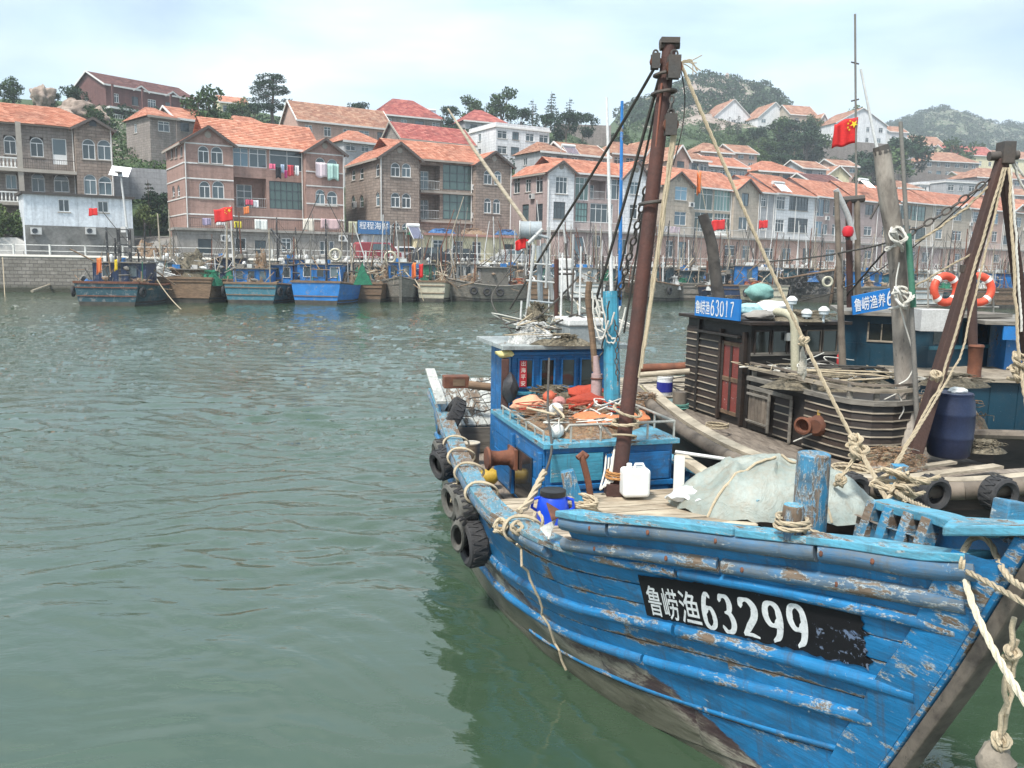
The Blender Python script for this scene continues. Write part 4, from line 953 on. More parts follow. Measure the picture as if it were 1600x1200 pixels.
V1.slab((-.5,-2.2,-.35),(V1.W+.3,0,0),TRIM,'terrace_slab'); V1.railing(0,V1.W*.95,-2.2,-2.1,1.0,'baluster'); V1.slab((0,-2.2,-3.4),(V1.W,2,-2.2),W_RED,'terrace_wall')
for i in range(4): MB().box2((V1.W*(.02+.32*i)-.15,-1.9,0),(V1.W*(.02+.32*i)+.15,-1.6,V1.pt(178,134)[1]-.1)).build('pillar', W_RED, V1.r)
for a in [
 ('hillside_villa','small grey house with hipped orange roof below the dark red villa',(243,283),112,212,182,172,W_GREY,T_OR,'hip',8,1,1,TRIMD),
 ('hillside_villa','long orange tiled roof stretching right from the small grey house',(284,330),119,212,186,172,W_GREY,T_OR,'gable',8,2,1),
 ('hillside_villa','low orange roof seen over the ridge of the washing house',(352,440),128,212,196,184,W_GREY,T_OR,'hip',7,3,1),
 ('hillside_villa','pale yellow house half hidden by trees left of the tall pine',(352,392),178,180,160,152,W_CREAM,T_OR,'gable',8,2,1),
 ('hillside_villa','pink house with long terracotta roof and white porch beams',(470,612),140,217,188,167,W_PINK,T_OLD,'gable',9,5,1),
 ('hillside_villa','low grey house with orange hip roof behind the stone house gable',(540,602),116,240,220,207,W_LGREY,T_OR,'hip',7,3,1),
 ('hillside_villa','grey villa with red hipped roof and a dormer gable on the skyline',(592,692),165,203,178,157,W_GREY,T_RED,'hip',10,4,1),
 ('hillside_villa','long low house with red gable roof below the grey skyline villa',(628,738),128,236,217,198,W_GREY,T_RED,'gable',7,5,1,TRIMD),
 ('hillside_villa','small grey house under a bright red hipped roof',(724,790),175,212,188,173,W_LGREY,T_RED,'hip',9,2,1),
 ('flat_roofed_house','white two storey block with flat roof and glazed porch',(772,854),135,246,198,196,W_WHITE,T_OR,'flat',9,4,2),
 ('hillside_villa','low house with brown tiled roof behind the left of the white gable',(842,882),124,262,236,224,W_LGREY,T_OLD,'hip',7,2,1),
 ('hillside_villa','low rose house with a small gable behind the white gable house',(884,945),128,262,240,226,W_MAUVE,T_OLD,'gable',7,3,1),
 ('hillside_villa','pink house with tiled hip roof behind the two thin poles',(952,1003),148,266,239,223,W_PINK,T_OLD,'hip',8,3,1),
 ('hillside_villa','narrow pale pink house with front gable just left of the red mast',(1004,1028),150,268,238,222,W_PINK,T_OLD,'front',8,1,1),
 ('hillside_villa','pale gabled house right of the red mast with a tall window',(1043,1070),140,266,246,232,W_PINK,T_OLD,'front',8,1,1),
 ('hillside_villa','grey house with brown hipped roof beside the pale gabled house',(1071,1100),143,272,249,238,W_LGREY,T_OLD,'hip',8,2,1),
 ('hillside_villa','white fronted house with wide orange roof and ribbon windows',(1101,1160),152,280,258,246,W_LGREY,T_OR,'gable',9,4,1),
 ('hillside_villa','rose gabled villa at the foot of the wooded hill',(1140,1174),196,262,238,227,W_PINK,T_OLD,'gable',9,2,2),
 ('hillside_villa','small cream house with old tiles at the foot of the wood',(1088,1136),190,256,236,224,W_PINK,T_OLD,'hip',9,3,1),
 ('hillside_villa','low cream house with two roofs left of the wooded hill',(1062,1096),182,264,247,239,W_CREAM,T_OLD,'gable',8,2,1),
 ('hillside_villa','long terracotta roofed house behind the rigging rope',(1178,1246),166,285,266,253,W_BEIGE,T_OR,'hip',9,4,1),
 ('hillside_villa','grey house with dull tiled roof below the wooded hill',(1247,1282),182,278,262,252,W_LGREY,T_OLD,'gable',8,2,1),
 ('hillside_villa','cream dormer house with fan shaped gable window',(1283,1318),186,288,272,262,W_CREAM,T_OLD,'front',8,1,1),
 ('hillside_villa','dark red roofed house with a pointed white gable behind the flag mast',(1262,1310),160,298,285,273,W_LGREY,T_DK,'gable',8,3,1),
 ('white_villa','tall white gabled villa right under the rocky peak',(1106,1162),310,212,180,160,W_WHITE,T_OLD,'front',14,3,2),
 ('white_villa','white villa with sloping roofline above the wood',(1172,1222),305,206,182,164,W_WHITE,T_OLD,'front',12,3,2),
 ('white_villa','cream stepped villa with roof terraces on the ridge',(1222,1262),300,212,178,165,W_BEIGE,T_OLD,'gable',11,2,2),
 ('white_villa','pale villa at the right end of the stepped ridge group',(1263,1282),292,216,192,180,W_LGREY,T_OLD,'front',9,1,2),
 ('white_villa','large white villa behind the red flag',(1292,1370),280,224,190,174,W_WHITE,T_OLD,'front',14,4,2),
 ('hillside_villa','pale grey gabled villa left of the wide grey villa',(1416,1462),330,248,226,213,W_LGREY,T_OLD,'gable',12,3,2),
 ('hillside_villa','wide grey villa with balconies and arched gallery',(1434,1516),285,276,250,238,W_GREY,T_OLD,'hip',12,6,2),
 ('hillside_villa','cream villa with red roof and two white triangular gables',(1468,1540),312,262,240,228,W_CREAM,T_RED,'gable',11,5,1),
 ('hillside_villa','brown villa with arched windows behind the top of the right mast',(1515,1606),235,306,276,264,W_MAUVE,T_OLD,'hip',12,5,2),
 ('flat_roofed_house','low white flat roofed building behind the chain',(1428,1466),212,300,288,286,W_WHITE,T_OR,'flat',9,3,1),
 ('flat_roofed_house','low blue grey flat roofed building right of the white one',(1468,1532),208,302,284,282,W_LGREY,T_OR,'flat',9,4,1),
 ('hillside_villa','small tiled house right of the tilted solar heater',(1394,1432),200,305,293,283,W_MAUVE,T_OLD,'hip',8,2,1),
 ('hillside_villa','tiled house peeking over the right row of roofs',(1570,1640),215,318,304,296,W_MAUVE,T_OLD,'gable',8,4,1),
 ('hillside_villa','cream house in the trees on the far right slope',(1545,1600),330,262,246,236,W_CREAM,T_OLD,'gable',10,3,1),
 ('white_villa','small white villa on the ridge right of the villa behind the flag',(1376,1402),300,224,205,197,W_WHITE,T_OLD,'gable',9,2,1),
 ('hillside_villa','small pale pink house below the wood, left of the flag mast',(1296,1330),212,272,258,250,W_PINK,T_OLD,'gable',8,2,1),
 ('hillside_villa','small grey house among scrub right of the leaning pole top',(1384,1418),250,268,254,246,W_LGREY,T_OLD,'hip',8,2,1),
 ('hillside_villa','tiled cream house between the wide grey villa and the brown villa',(1492,1524),262,290,277,269,W_CREAM,T_OLD,'gable',8,2,1),
]: villa(*a)
wl_ = MB().box((0,0,0),(9,.4,3.2)); o = wl_.build('garden_wall', W_LGREY, loc=aty(236,288,92), rotz=.45); tag(o,'white garden wall between the first two houses','wall')
for (u_,v_,Y_,w_,h_,rz,lab) in [(1110,212,300,26,3,.25,'pale retaining wall below the tall white villa'),(1330,232,268,34,6,.3,'stone retaining wall under the villa behind the flag'),(910,205,212,14,5,.1,'blank grey building wall among the conifers'),(1430,272,240,40,3,.5,'long low retaining wall right of the flag mast')]:
    o = MB().box((0,0,-1),(w_,.8,h_)).build('retaining_wall', W_GREY, loc=aty(u_,v_,Y_), rotz=rz); tag(o,lab,'wall')
# ---------------------------------------------------------------- quayside sheds and shops
def shop(name, label, u, Y, z0, vtop, wall, els, depth=4, roofm=None, ov=.3, group='single storey shops on the quay'):
    h = House(name, label, 'building', u[0], Y[0], u[1], Y[1], 400, wall, group, zb=z0, depth=depth); zt = h.pt(u[0],vtop)[1]
    h.face('front',0,h.W,-.3,zt,els); h.face('left',0,depth,-.3,zt,[]); h.face('right',0,depth,-.3,zt,[])
    MB().box2((-ov,-ov,zt),(h.W+ov,depth+ov,zt+.22)).build('roof', roofm or TRIMD, h.r); return h,zt
SHEDW = mat_blocks('shed_panel', (.74,.78,.82), (.78,.82,.85), (.6,.64,.68), 1.2, 30, .5, .015)
S0,zt0 = shop('white_shed','white panel shed on a grey ground floor with two air conditioners',(42,210),(74.5,79.5),3.0,303,SHEDW,[(91,109,312,331,'w2'),(153,169,314,332,'w2')],4.2,DARKM,.25)
a0 = S0.pt(60,352)[1]
MB().box2((-.02,-.14,-.3),(S0.W+.02,-.02,a0)).build('lower_wall', weathered('damp_plaster', (.27,.265,.25), (.13,.13,.12), .9, .9, .3, stain=.9, fine=7), S0.r)
x_,_ = S0.pt(90,375); S0.window('front', x_, .15, 1.5, 1.9, 't2', FR_W, glass_dark('amber_glass', (.35,.22,.07)), dy=-.2, sill=False)
x_,_ = S0.pt(180,375); S0.window('front', x_, .05, .9, 2.0, 'w1', FR_W, dy=-.2, sill=False)
for u_ in (56,141): x_,z_ = S0.pt(u_,360,-.14); S0.ac(x_,z_-.35,-.14)
PLAST = mat_blocks('grey_plaster', (.30,.28,.255), (.33,.31,.28), (.24,.22,.2), 2.2, 1.1)
S1,zt1 = shop('basement_block','long grey plaster basement block under the washing house terrace',(278,560),(76.5,84),3.0,359,PLAST,[(310,331,374,396,'w1',FR_D,GLS),(367,385,372,392,'w2'),(398,416,375,396,'w3',FR_D,GLS),(440,455,372,394,'t2'),(500,514,376,398,'w2'),(515,522,377,398,'w1')],5,CONC)
for u_ in (352,535): x_,z_ = S1.pt(u_,374); S1.ac(x_,z_-.2,0)
S1.railing(1,S1.W*.47,zt1+.22,.1,.9,'bars',DARKM); S1.railing(S1.W*.5,S1.W-.3,zt1+.22,.1,1.0,'bars',DARKM)
S2,zt2 = shop('sign_shop','narrow white shop front under the blue sign',(568,610),(83.5,85),3.0,366,W_WHITE,[],4,CONC)
MB().box2((.4,-.06,0),(S2.W-.4,0,2.6)).build('roller_shutter', mat_blocks('shutter', (.66,.66,.64),(.68,.68,.66),(.4,.4,.4),8,.1,.5), S2.r)
S3,zt3 = shop('grey_shop','plain grey shop wall left of the cream shop',(612,660),(85.2,87),3.0,362,PLAST,[(641,652,371,396,'w2',FR_D,GLS)],4,CONC)
S4,zt4 = shop('cream_shop','cream yellow shop with pink edged flat roof and white doors',(661,838),(84.5,92.5),3.0,367,W_CREAM,[(677,693,375,397,'t2'),(708,724,377,406,'t2'),(738,752,378,399,'t2'),(788,803,381,401,'t2',FR_D,GLS),(824,836,383,406,'t2')],5,weathered('roof_pink', (.42,.22,.18), (.3,.15,.12), .8, 2, .2),.35)
def sign_text(txt, size, loc, rot, mat, parent, name='lettering', ex=.01, sx=1.0, shear=0.0, offset=0.0):
    cu = bpy.data.curves.new(name,'FONT'); cu.body = txt; cu.size = size; cu.extrude = ex; cu.align_x = 'CENTER'; cu.align_y = 'CENTER'; cu.shear = shear; cu.offset = offset; cu.resolution_u = 3
    ob = bpy.data.objects.new(name, cu); COL.objects.link(ob); dg = bpy.context.evaluated_depsgraph_get()
    me = bpy.data.meshes.new_from_object(ob.evaluated_get(dg)); bpy.data.objects.remove(ob); me.name = name; me.materials.clear(); me.materials.append(mat)
    o = bpy.data.objects.new(name, me); COL.objects.link(o); o.parent = parent; o.location = loc; o.rotation_euler = rot; o.scale = (sx,1,1); return o
WH_P = plain('white_sign_paint', (.85,.86,.86), .5)
x0_,x1_,z0_,z1_ = S2.px('front',559,608,345,366,-.3)
sg = S2.slab((x0_,-.42,z0_),(x1_,-.3,z1_),plain('sign_blue', (.05,.16,.34), .4),'shop_sign')
sign_text('程程海鲜', (x1_-x0_)*.235, ((x0_+x1_)/2,-.43,z0_*.42+z1_*.58),(math.pi/2,0,0),WH_P,sg)
def shoprow(label, u, Y, vtop, els, wall=W_PINK):
    h,zt = shop('shop_row', label, u, Y, 3.0, vtop, wall, els, 5, CONC)
    h.railing(.1,h.W-.1,zt+.22,-.15,.95,'bars',METAL); 
    for i in range(max(2,int(h.W/3))+1): h.pipe(i*h.W/max(2,int(h.W/3))*.97+.15, 0, zt, 0, mat=TRIMD)
    return h,zt
R1,z1r = shoprow('pink shop row below the white gabled house with a dark doorway',(880,1015),(94.5,101.5),362,[(898,912,371,406,'w1',FR_D,GLS),(925,940,368,386,'w3'),(965,980,374,398,'w2')],W_MAUVE)
R2,z2r = shoprow('pink shop row below the tan house with laundry on its terrace',(1022,1180),(102,115.5),368,[(1040,1052,376,402,'t2'),(1060,1072,378,406,'w1',FR_D,GLS),(1110,1122,382,406,'w1',FR_D,GLS),(1132,1148,383,400,'t2'),(1160,1172,384,404,'t2')],W_PINK)
R3,z3r = shoprow('pink shop row below the white house with gridded windows',(1184,1325),(115.8,129.5),374,[(1163+30,1208,388,406,'t2'),(1222,1236,388,406,'w2'),(1290,1304,390,408,'t2'),(1254,1268,388,410,'w1',FR_D,GLS)],W_PINK)
R4,z4r = shoprow('shop row with balcony railing below the glazed houses at right',(1330,1470),(130,146),382,[(1350,1362,392,404,'t2'),(1392,1402,392,410,'w2',FR_D,GLS),(1418,1430,393,408,'t2'),(1440,1452,394,410,'w2')],W_MAUVE)
R5,z5r = shoprow('shop row at the right edge below the beige houses',(1472,1650),(146.3,169),388,[(1492,1502,396,408,'t2'),(1520,1530,397,412,'w2',FR_D,GLS),(1552,1562,398,410,'t2'),(1580,1592,398,412,'t2')],W_PINK)
# laundry: sheets and clothes hang on their own
def cloth(label, h, u0, u1, v0, v1, dy, col, seed, name='hanging_sheet', cat='laundry', group='laundry drying on the houses'):
    a,b,c,d = h.px('front',u0,u1,v0,v1,dy); m = MB(); w = b-a; g = random.Random(seed); ph = g.uniform(0,6)
    fr = lambda s,t: (s*w-w/2, .05*math.sin(s*9+ph)*(1-t*.3)+.03*math.sin(s*23+ph), (c-d)*(t+.06*math.sin(s*7+ph)*t))
    m.grid(fr, 14, 6); fr2 = m.build(name, weathered('cloth_%d'%seed, col, tuple(x*.7 for x in col), .9, 3, .1), smooth=True)
    p = Matrix.Translation((h.p0.x,h.p0.y,h.zb))@Matrix.Rotation(h.a,4,'Z')@Vector(((a+b)/2,dy,d)); fr2.location = p; fr2.rotation_euler = (0,0,h.a)
    so = fr2.modifiers.new('thick','SOLIDIFY'); so.thickness = .02; tag(fr2,label,cat,group)
for i,(lab,h,u0,u1,v0,v1,col) in enumerate([
 ('pink white sheet under the upper right gable windows',H2,493,511,254,277,(.72,.6,.63)),('pale green sheet hung beside the pink one',H2,512,529,256,281,(.42,.62,.56)),
 ('red garment on the clothes line of the brown house',H2,449,459,258,275,(.55,.06,.08)),('black trousers on the clothes line',H2,431,439,261,278,(.02,.02,.025)),('pink bundle at the left end of the clothes line',H2,421,430,256,264,(.7,.15,.25)),
 ('white towel at the right end of the clothes line',H2,461,467,259,274,(.8,.8,.8)),('magenta top on the clothes line',H2,444,449,266,278,(.5,.05,.2)),('grey blue shirt on the clothes line',H2,439,444,257,270,(.4,.48,.6)),
 ('red cloth on the lower balcony of the brown house',H2,384,395,312,320,(.6,.1,.16)),('white cloth on the lower balcony of the brown house',H2,396,404,313,324,(.8,.8,.82)),
 ('pink blanket over the terrace railing above the basement',S1,501,531,342,358,(.7,.5,.5)),('cream towel left of the pink blanket',S1,474,491,342,361,(.72,.66,.56)),('white quilt on the terrace rail',S1,398,418,343,359,(.72,.74,.7)),('yellow cloth on the terrace rail',S1,366,377,346,356,(.7,.6,.05)),
 ('white sheet on the terrace rail near the flag',S1,338,352,342,352,(.75,.73,.72)),('lilac clothes left of the flag on the terrace rail',S1,316,330,341,352,(.35,.3,.42)),('olive cloth at the right end of the terrace rail',S1,545,558,346,366,(.4,.4,.28)),
 ('white sheet on the shop roof rail right of the mast',R2,1030,1044,353,362,(.75,.72,.75)),('pink sheet on the shop roof rail right of the mast',R2,1047,1062,354,364,(.72,.55,.6))]):
    cloth(lab,h,u0,u1,v0,v1,-.25 if h is H2 else -.12,col,i)
# ================================================================ FAR BOATS
def paint(name, c, w=.0): return worn_paint(name, c, (.20,.17,.14), primer=tuple(x*.5+.16 for x in c), wear=w, scale=1.6)
P_BLUE = paint('boat_blue', (.02,.20,.55)); P_NAVY = paint('boat_navy', (.018,.04,.10)); P_TEAL = paint('boat_teal', (.018,.075,.10),.2); P_TURQ = paint('boat_turquoise', (.05,.19,.25),.2)
P_WHITE = paint('boat_white', (.62,.64,.62)); P_CREAM = paint('boat_cream', (.52,.48,.36)); P_GREEN = paint('boat_green', (.03,.18,.10)); P_BLACK = paint('boat_black', (.02,.02,.022), .3)
WD_GREY = wood('driftwood_grey', (.22,.20,.17), (.09,.08,.065), grain=(.6,.6,4)); WD_BROWN = wood('old_brown_wood', (.21,.135,.08), (.08,.05,.032), grain=(.6,.6,4)); WD_PALE = wood('pale_wood', (.42,.36,.27), (.2,.165,.12), grain=(.6,.6,4))
RUST = weathered('rust', (.20,.075,.04), (.07,.03,.02), .85, 5, .5, stain=.8); TYRE = weathered('tyre_rubber', (.028,.028,.03), (.07,.065,.06), .85, 6, .4)
MASTM = weathered('mast_grey', (.20,.19,.17), (.08,.07,.06), .75, 3, .3); ROPE = weathered('rope_tan', (.46,.38,.26), (.24,.19,.13), .9, 20, .5, fine=90); ROPED = weathered('rope_dark', (.06,.055,.05), (.12,.11,.09), .9, 20, .4)
NETS = {}
WLB = weathered('waterline_grime',(.035,.032,.028),(.09,.08,.06),.8,2,.4,stain=.8)
def net_mat(k):
    if k in NETS: return NETS[k]
    cols = {'mix':[(.2,(.04,.05,.035)),(.4,(.26,.22,.15)),(.5,(.30,.17,.09)),(.6,(.30,.29,.26)),(.72,(.05,.12,.10)),(.85,(.55,.53,.48))],
      'green':[(.3,(.015,.10,.06)),(.6,(.03,.22,.12)),(.8,(.08,.32,.2))],'brown':[(.3,(.05,.045,.035)),(.5,(.19,.16,.11)),(.8,(.38,.34,.26))],
      'white':[(.3,(.3,.3,.28)),(.5,(.6,.6,.57)),(.8,(.75,.75,.73))],'blue':[(.3,(.02,.05,.12)),(.5,(.04,.14,.34)),(.8,(.35,.4,.42))],'red':[(.3,(.16,.04,.02)),(.55,(.42,.12,.05)),(.8,(.55,.3,.2))]}[k]
    t = NT('net_'+k); vec,oi = rnd_offset(t); n = t.noise(vec, 3.2, 8, .75, 1.0); n2 = t.noise(vec, 22, 4, .7)
    t.base(t.mix(1.0, t.ramp(n,cols), t.ramp(n2,[(.3,.45),(.65,1.25)]), 'MULTIPLY')); t.set(Roughness=.95); t.bump(n2, 1, .06); NETS[k] = t.m; return t.m
LOOPR = (.012,.03)
def heap(name, label, cat, loc, d, mk, seed, group='heaps of nets and gear on the far boats', loops=14, parent=None):
    """a slumped pile: lumpy mound plus strands thrown over it"""
    g = random.Random(seed); m = MB()
    m.grid(lambda s,t: (lambda r,w: (math.cos(w)*r*d[0]/2*(1+.15*noise.noise(Vector((math.cos(w)*2,math.sin(w)*2,seed)))), math.sin(w)*r*d[1]/2, d[2]*(max(0,1-r**3.6))*(.75+.9*noise.noise(Vector((math.cos(w)*r*2.2,math.sin(w)*r*2.2,seed*1.7))))))(t, s*2*math.pi), 22, 9)
    for k in range(loops):
        w = g.uniform(0,6.28); r = g.uniform(.1,.8); c = Vector((math.cos(w)*r*d[0]/2, math.sin(w)*r*d[1]/2, d[2]*(1-r**2.2))); R = g.uniform(.12,.3)*min(d[0],d[1])
        m.tube([c+Vector((R*math.cos(a+w),R*math.sin(a+w)*g.uniform(.5,1),g.uniform(-.06,.08)*d[2]+.04)) for a in np.linspace(0,g.uniform(3,6.2),8)], g.uniform(*LOOPR)*(1 if LOOPR[0] < .01 else max(1,d[0]/2)), 4)
    o = m.build(name, net_mat(mk), parent, smooth=True, loc=loc); 
    if parent is None: tag(o, label, cat, group)
    return o
TYM = MB().torus((0,0,0),.27,.105,None,20,8).mesh('tyre_fender', TYRE, True)
def tyre(loc, label, rot=(math.pi/2,0,0), s=1.0, group='tyre fenders on the far boats', cat='tyre'):
    o = inst('tyre_fender', TYM, None, loc); o.rotation_euler = rot; o.scale = (s,)*3; return tag(o,label,cat,group)
FLAGM = {}
def star5(cx, cy, r, rot=0):
    return [(cx+rr*math.cos(rot+math.pi/2+i*math.pi/5), cy+rr*math.sin(rot+math.pi/2+i*math.pi/5)) for i in range(10) for rr in [r if i%2 == 0 else r*.4]]
RED = weathered('flag_red', (.62,.02,.02), (.45,.015,.015), .8, 3, .05, vary=.05); YEL = plain('flag_yellow', (.75,.55,.03), .8); ORG = weathered('flag_orange', (.75,.22,.06), (.6,.15,.05), .8, 3, .05)
def flag(loc, w, h, label, dirx=-1, rotz=0, droop=.25, stars=True, mat=None, seed=0, group='red flags flying on the boats'):
    r = thing('flag', label, 'flag', loc, rotz, group); wav = lambda s,t: Vector((dirx*(s*w*(1-.12*droop)), (.10*math.sin(s*7+t*2+seed)+.05*math.sin(s*15+seed))*s**.5*h, -t*h-droop*h*s**1.3+.07*h*math.sin(s*8+seed+t*3)*s))
    c = MB(); c.grid(wav, 18, 8); o = c.build('cloth', mat or RED, r, smooth=True); so = o.modifiers.new('thick','SOLIDIFY'); so.thickness = .008
    if stars:
        for (a,b,q) in [(.17,.25,.16),(.33,.10,.055),(.40,.2,.055),(.40,.35,.055),(.33,.45,.055)]:
            for sd in (-1,1):
                P = star5(a*w, b*h, q*h); pts = [wav(x/w, y/h)+Vector((0,sd*.02,0)) for x,y in P]; ct = wav(a,b)+Vector((0,sd*.02,0))
                m = MB(); m.add([ct]+pts, [(0,i+1,(i+1)%10+1) for i in range(10)]); m.build('star', YEL, r, fix=False)
    return r
def far_boat(label, u, v, B, L, rot, hull, fb=1.3, bow='far', cab=None, rail=WD_BROWN, masts=(), heaps=(), tyres=0, name='fishing_boat', group='wooden fishing boats moored along the far quay', seed=0, frame=None, boom=None, deckm=None, bands=None, dz=0, cabm=None):
    """moored wooden boat; local y runs away from the camera, near end at y=0. bow: 'far' (transom towards us) or 'near'"""
    g = random.Random(seed*13+5); p = atz(u,v,0); r = thing(name, label, 'fishing boat', (p.x,p.y,dz), rot, group)
    def hb(t): 
        b = t if bow == 'far' else 1-t
        return B/2*(.80+.2*min(1,b*3))*(1-max(0,(b-.62)/.38)**2.1*.93)
    def sh(t): b = t if bow == 'far' else 1-t; return fb*(1+.16*(1-min(1,b*2.6))+.42*max(0,(b-.45)/.55)**1.7)
    def rake(t, q): b = t if bow == 'far' else 1-t; sg = 1 if bow == 'far' else -1; return sg*(1-q)*max(0,(b-.7)/.3)*(-.22)*L*.5*.5
    NV = 7
    def P(t, q, s, inn=0): # q 0 bottom .. 1 gunwale
        w = hb(t)*(.76+.24*q**.6)-inn; w = max(w,.02); step = .035*(q*NV%1)
        return (s*(w+step), t*L+rake(t,q), -.35+(sh(t)+.35)*q)
    m = MB()
    for s in (-1,1):
        vs = []; nu = 12; qs_ = []
        for k in range(NV): qs_ += [k/NV, (k+.97)/NV]
        qs_.append(1.0)
        vs = [P(i/nu,q,s) for i in range(nu+1) for q in qs_]; n_ = len(qs_)
        m.add(vs, [(i*n_+j,i*n_+j+1,(i+1)*n_+j+1,(i+1)*n_+j) for i in range(nu) for j in range(n_-1)])
        vi = [(P(i/nu,1,s,.10)[0],P(i/nu,1,s)[1],zz) for i in range(nu+1) for zz in (sh(i/nu), sh(i/nu)*.72)]
        m.add(vi, [(2*i,2*i+1,2*i+3,2*i+2) for i in range(nu)])
    m.build('hull', hull, r, fix=False)
    for t_ in ((0,) if bow == 'far' else (1,)):            # flat stern
        k = 6; L_ = [P(t_,j/k,-1) for j in range(k+1)]; R_ = [P(t_,j/k,1) for j in range(k+1)][::-1]; tm = MB(); off = .03 if t_ == 0 else -.03
        tm.poly([(a,b-off,c) for a,b,c in L_+R_]); 
        tr = tm.build('transom', hull, r, fix=False)
        w_ = P(0 if t_ == 0 else 1,1,1)[0]
        bm_ = MB()
        for zz in ((.55,.85) if bands is None else bands): ww = hb(t_)*(.76+.24*zz**.6); bm_.box((0,t_*L-off*2.2,-.35+(sh(t_)+.35)*zz),(ww*2,.05,.06))
        bm_.build('transom_batten', rail, r)
    wl = MB()
    for s in (-1,1): wl.add([P(i/12,q,s,-.012) for i in range(13) for q in (.10,.36)], [(2*i,2*i+1,2*i+3,2*i+2) for i in range(12)])
    wl.build('waterline_band', WLB, r, fix=False); t_ = 0 if bow == 'far' else 1; off = .045 if t_ == 0 else -.045; MB().poly([(a,b-off,c) for a,b,c in (P(t_,.1,-1),P(t_,.34,-1),P(t_,.34,1),P(t_,.1,1))]).build('waterline_band', WLB, r, fix=False)
    c = MB()
    for s in (-1,1): c.tube([(P(i/14,1,s)[0],P(i/14,1,s)[1],sh(i/14)+.03) for i in range(15)], .085, 5)
    c.build('gunwale', rail, r)
    e = 0 if bow == 'far' else 1; MB().box((0,e*L,sh(e)+.05),(hb(e)*2+.15,.18,.14)).build('stern_rail', rail, r)
    if bow == 'near' or True:
        b = 1 if bow == 'far' else 0; MB().bar((0,b*L+rake(b,0),-.3),(0,b*L+(.12 if bow == 'far' else -.12),sh(b)+.35),.2,.22).build('stem_post', rail, r)
    d = MB(); nu = 12; zd = [sh(i/nu)*.74 for i in range(nu+1)]
    d.add([(s*hb(i/nu)*.96,i/nu*L,zd[i]) for i in range(nu+1) for s in (-1,1)], [(2*i,2*i+1,2*i+3,2*i+2) for i in range(nu)]); d.build('deck', deckm or WD_GREY, r)
    dk = fb*.74
    for (cx,cy,w,l,hh,mt,nw) in (cab or []):
        w = min(w,B*.8); y0 = cy*L-l/2; z0 = dk-.1; cb = MB(); ww = w/2
        cb.box2((cx-ww,y0,z0),(cx+ww,y0+l,z0+hh)); co = cb.build('cabin', mt, r)
        pl = MB(); n_ = max(2,int(w/.35))
        for i in range(n_+1): x = lerp(cx-ww,cx+ww,i/n_); pl.box((x,y0-.015,z0+hh/2),(.035,.03,hh-.02))
        pl.build('cabin_batten', mt, r)
        MB().box2((cx-ww-.15,y0-.2,z0+hh+.002),(cx+ww+.15,y0+l+.15,z0+hh+.08)).build('cabin_roof', cabm or WD_GREY, r)
        for i in range(nw):
            x = lerp(cx-ww,cx+ww,(i+.5)/nw); s_ = min(.5,w/nw*.6)
            wf = MB(); a_,b_ = s_/2,hh*.19; zc = z0+hh*.72
            for q in ((-a_-.03,-b_-.03,-a_,b_+.03),(a_,-b_-.03,a_+.03,b_+.03),(-a_,-b_-.03,a_,-b_),(-a_,b_,a_,b_+.03)): wf.box2((x+q[0],y0-.06,zc+q[1]),(x+q[2],y0-.031,zc+q[3]))
            wo = wf.build('window', FR_W if g.random() < .3 else mt, co); MB().poly([(x-a_,y0-.034,zc-b_),(x+a_,y0-.034,zc-b_),(x+a_,y0-.034,zc+b_),(x-a_,y0-.034,zc+b_)]).build('pane', GLS, wo, fix=False)
        for i in range(2+int(w)): # things bolted to the roof
            x = g.uniform(cx-ww*.8,cx+ww*.8); y = g.uniform(y0+.2,y0+l-.1); k = g.random(); zt = z0+hh+.08
            if k < .15: mm = MB().lathe([(.0,.5),(.13,.42),(.16,.3),(.16,.25),(.05,.24),(.04,0)],8,Matrix.Translation((x,y,zt))); mm.build('antenna_dome', METAL, r, smooth=True)
            elif k < .8: MB().box((x,y,zt+.14),(g.uniform(.3,.7),.4,.28)).build('roof_locker', g.choice((P_WHITE,P_BLUE,WD_GREY,METAL)), r)
            else: MB().lathe([(.14,0),(.16,.1),(.12,.26),(.05,.33)],10,Matrix.Translation((x,y,zt))).build('deck_lamp', METAL, r, smooth=True)
    for (x,ty,h_,rad,lx,ly,mt) in masts:
        b_ = Vector((x,ty*L,dk*.5)); t_ = b_+Vector((lx,ly,h_)); MB().tube([b_,b_.lerp(t_,.5),t_],[rad,rad*.85,rad*.55],6).build('mast', mt, r, smooth=True)
        if h_ > 3:
            cb = MB()
            for (ex,ey) in ((-B*.42,g.uniform(.1,.5)*L),(B*.42,g.uniform(.1,.8)*L)): cb.tube([t_-Vector((0,0,.2)),(ex,ey,sh(.3))],.014,3,cap=False)
            kind(cb.build('stay', ROPED, r),'stuff')
    if frame:                                              # ladder-like steel gallows
        x,ty,w,h_,mt = frame; f = MB(); y = ty*L
        for sx in (-1,1): f.box((x+sx*w/2,y,dk+h_/2),(.17,.17,h_))
        for k in range(int(h_/.5)): f.box((x,y,dk+.5+k*.5),(w-.13,.07,.07))
        f.build('gallows_frame', mt, r)
    if boom:
        for (a,b,rr,mt) in boom: MB().tube([a,b],[rr,rr*.7],6).build('boom', mt, r, smooth=True)
    M = Matrix.Translation((p.x,p.y,dz))@Matrix.Rotation(rot,4,'Z')
    for k,(x,ty,w,l,hh,mk,lab) in enumerate(heaps): hp = heap('net_heap', lab, 'net heap', M@Vector((x,ty*L,sh(ty)*.74)), (w,l,hh), mk, seed*5+k)
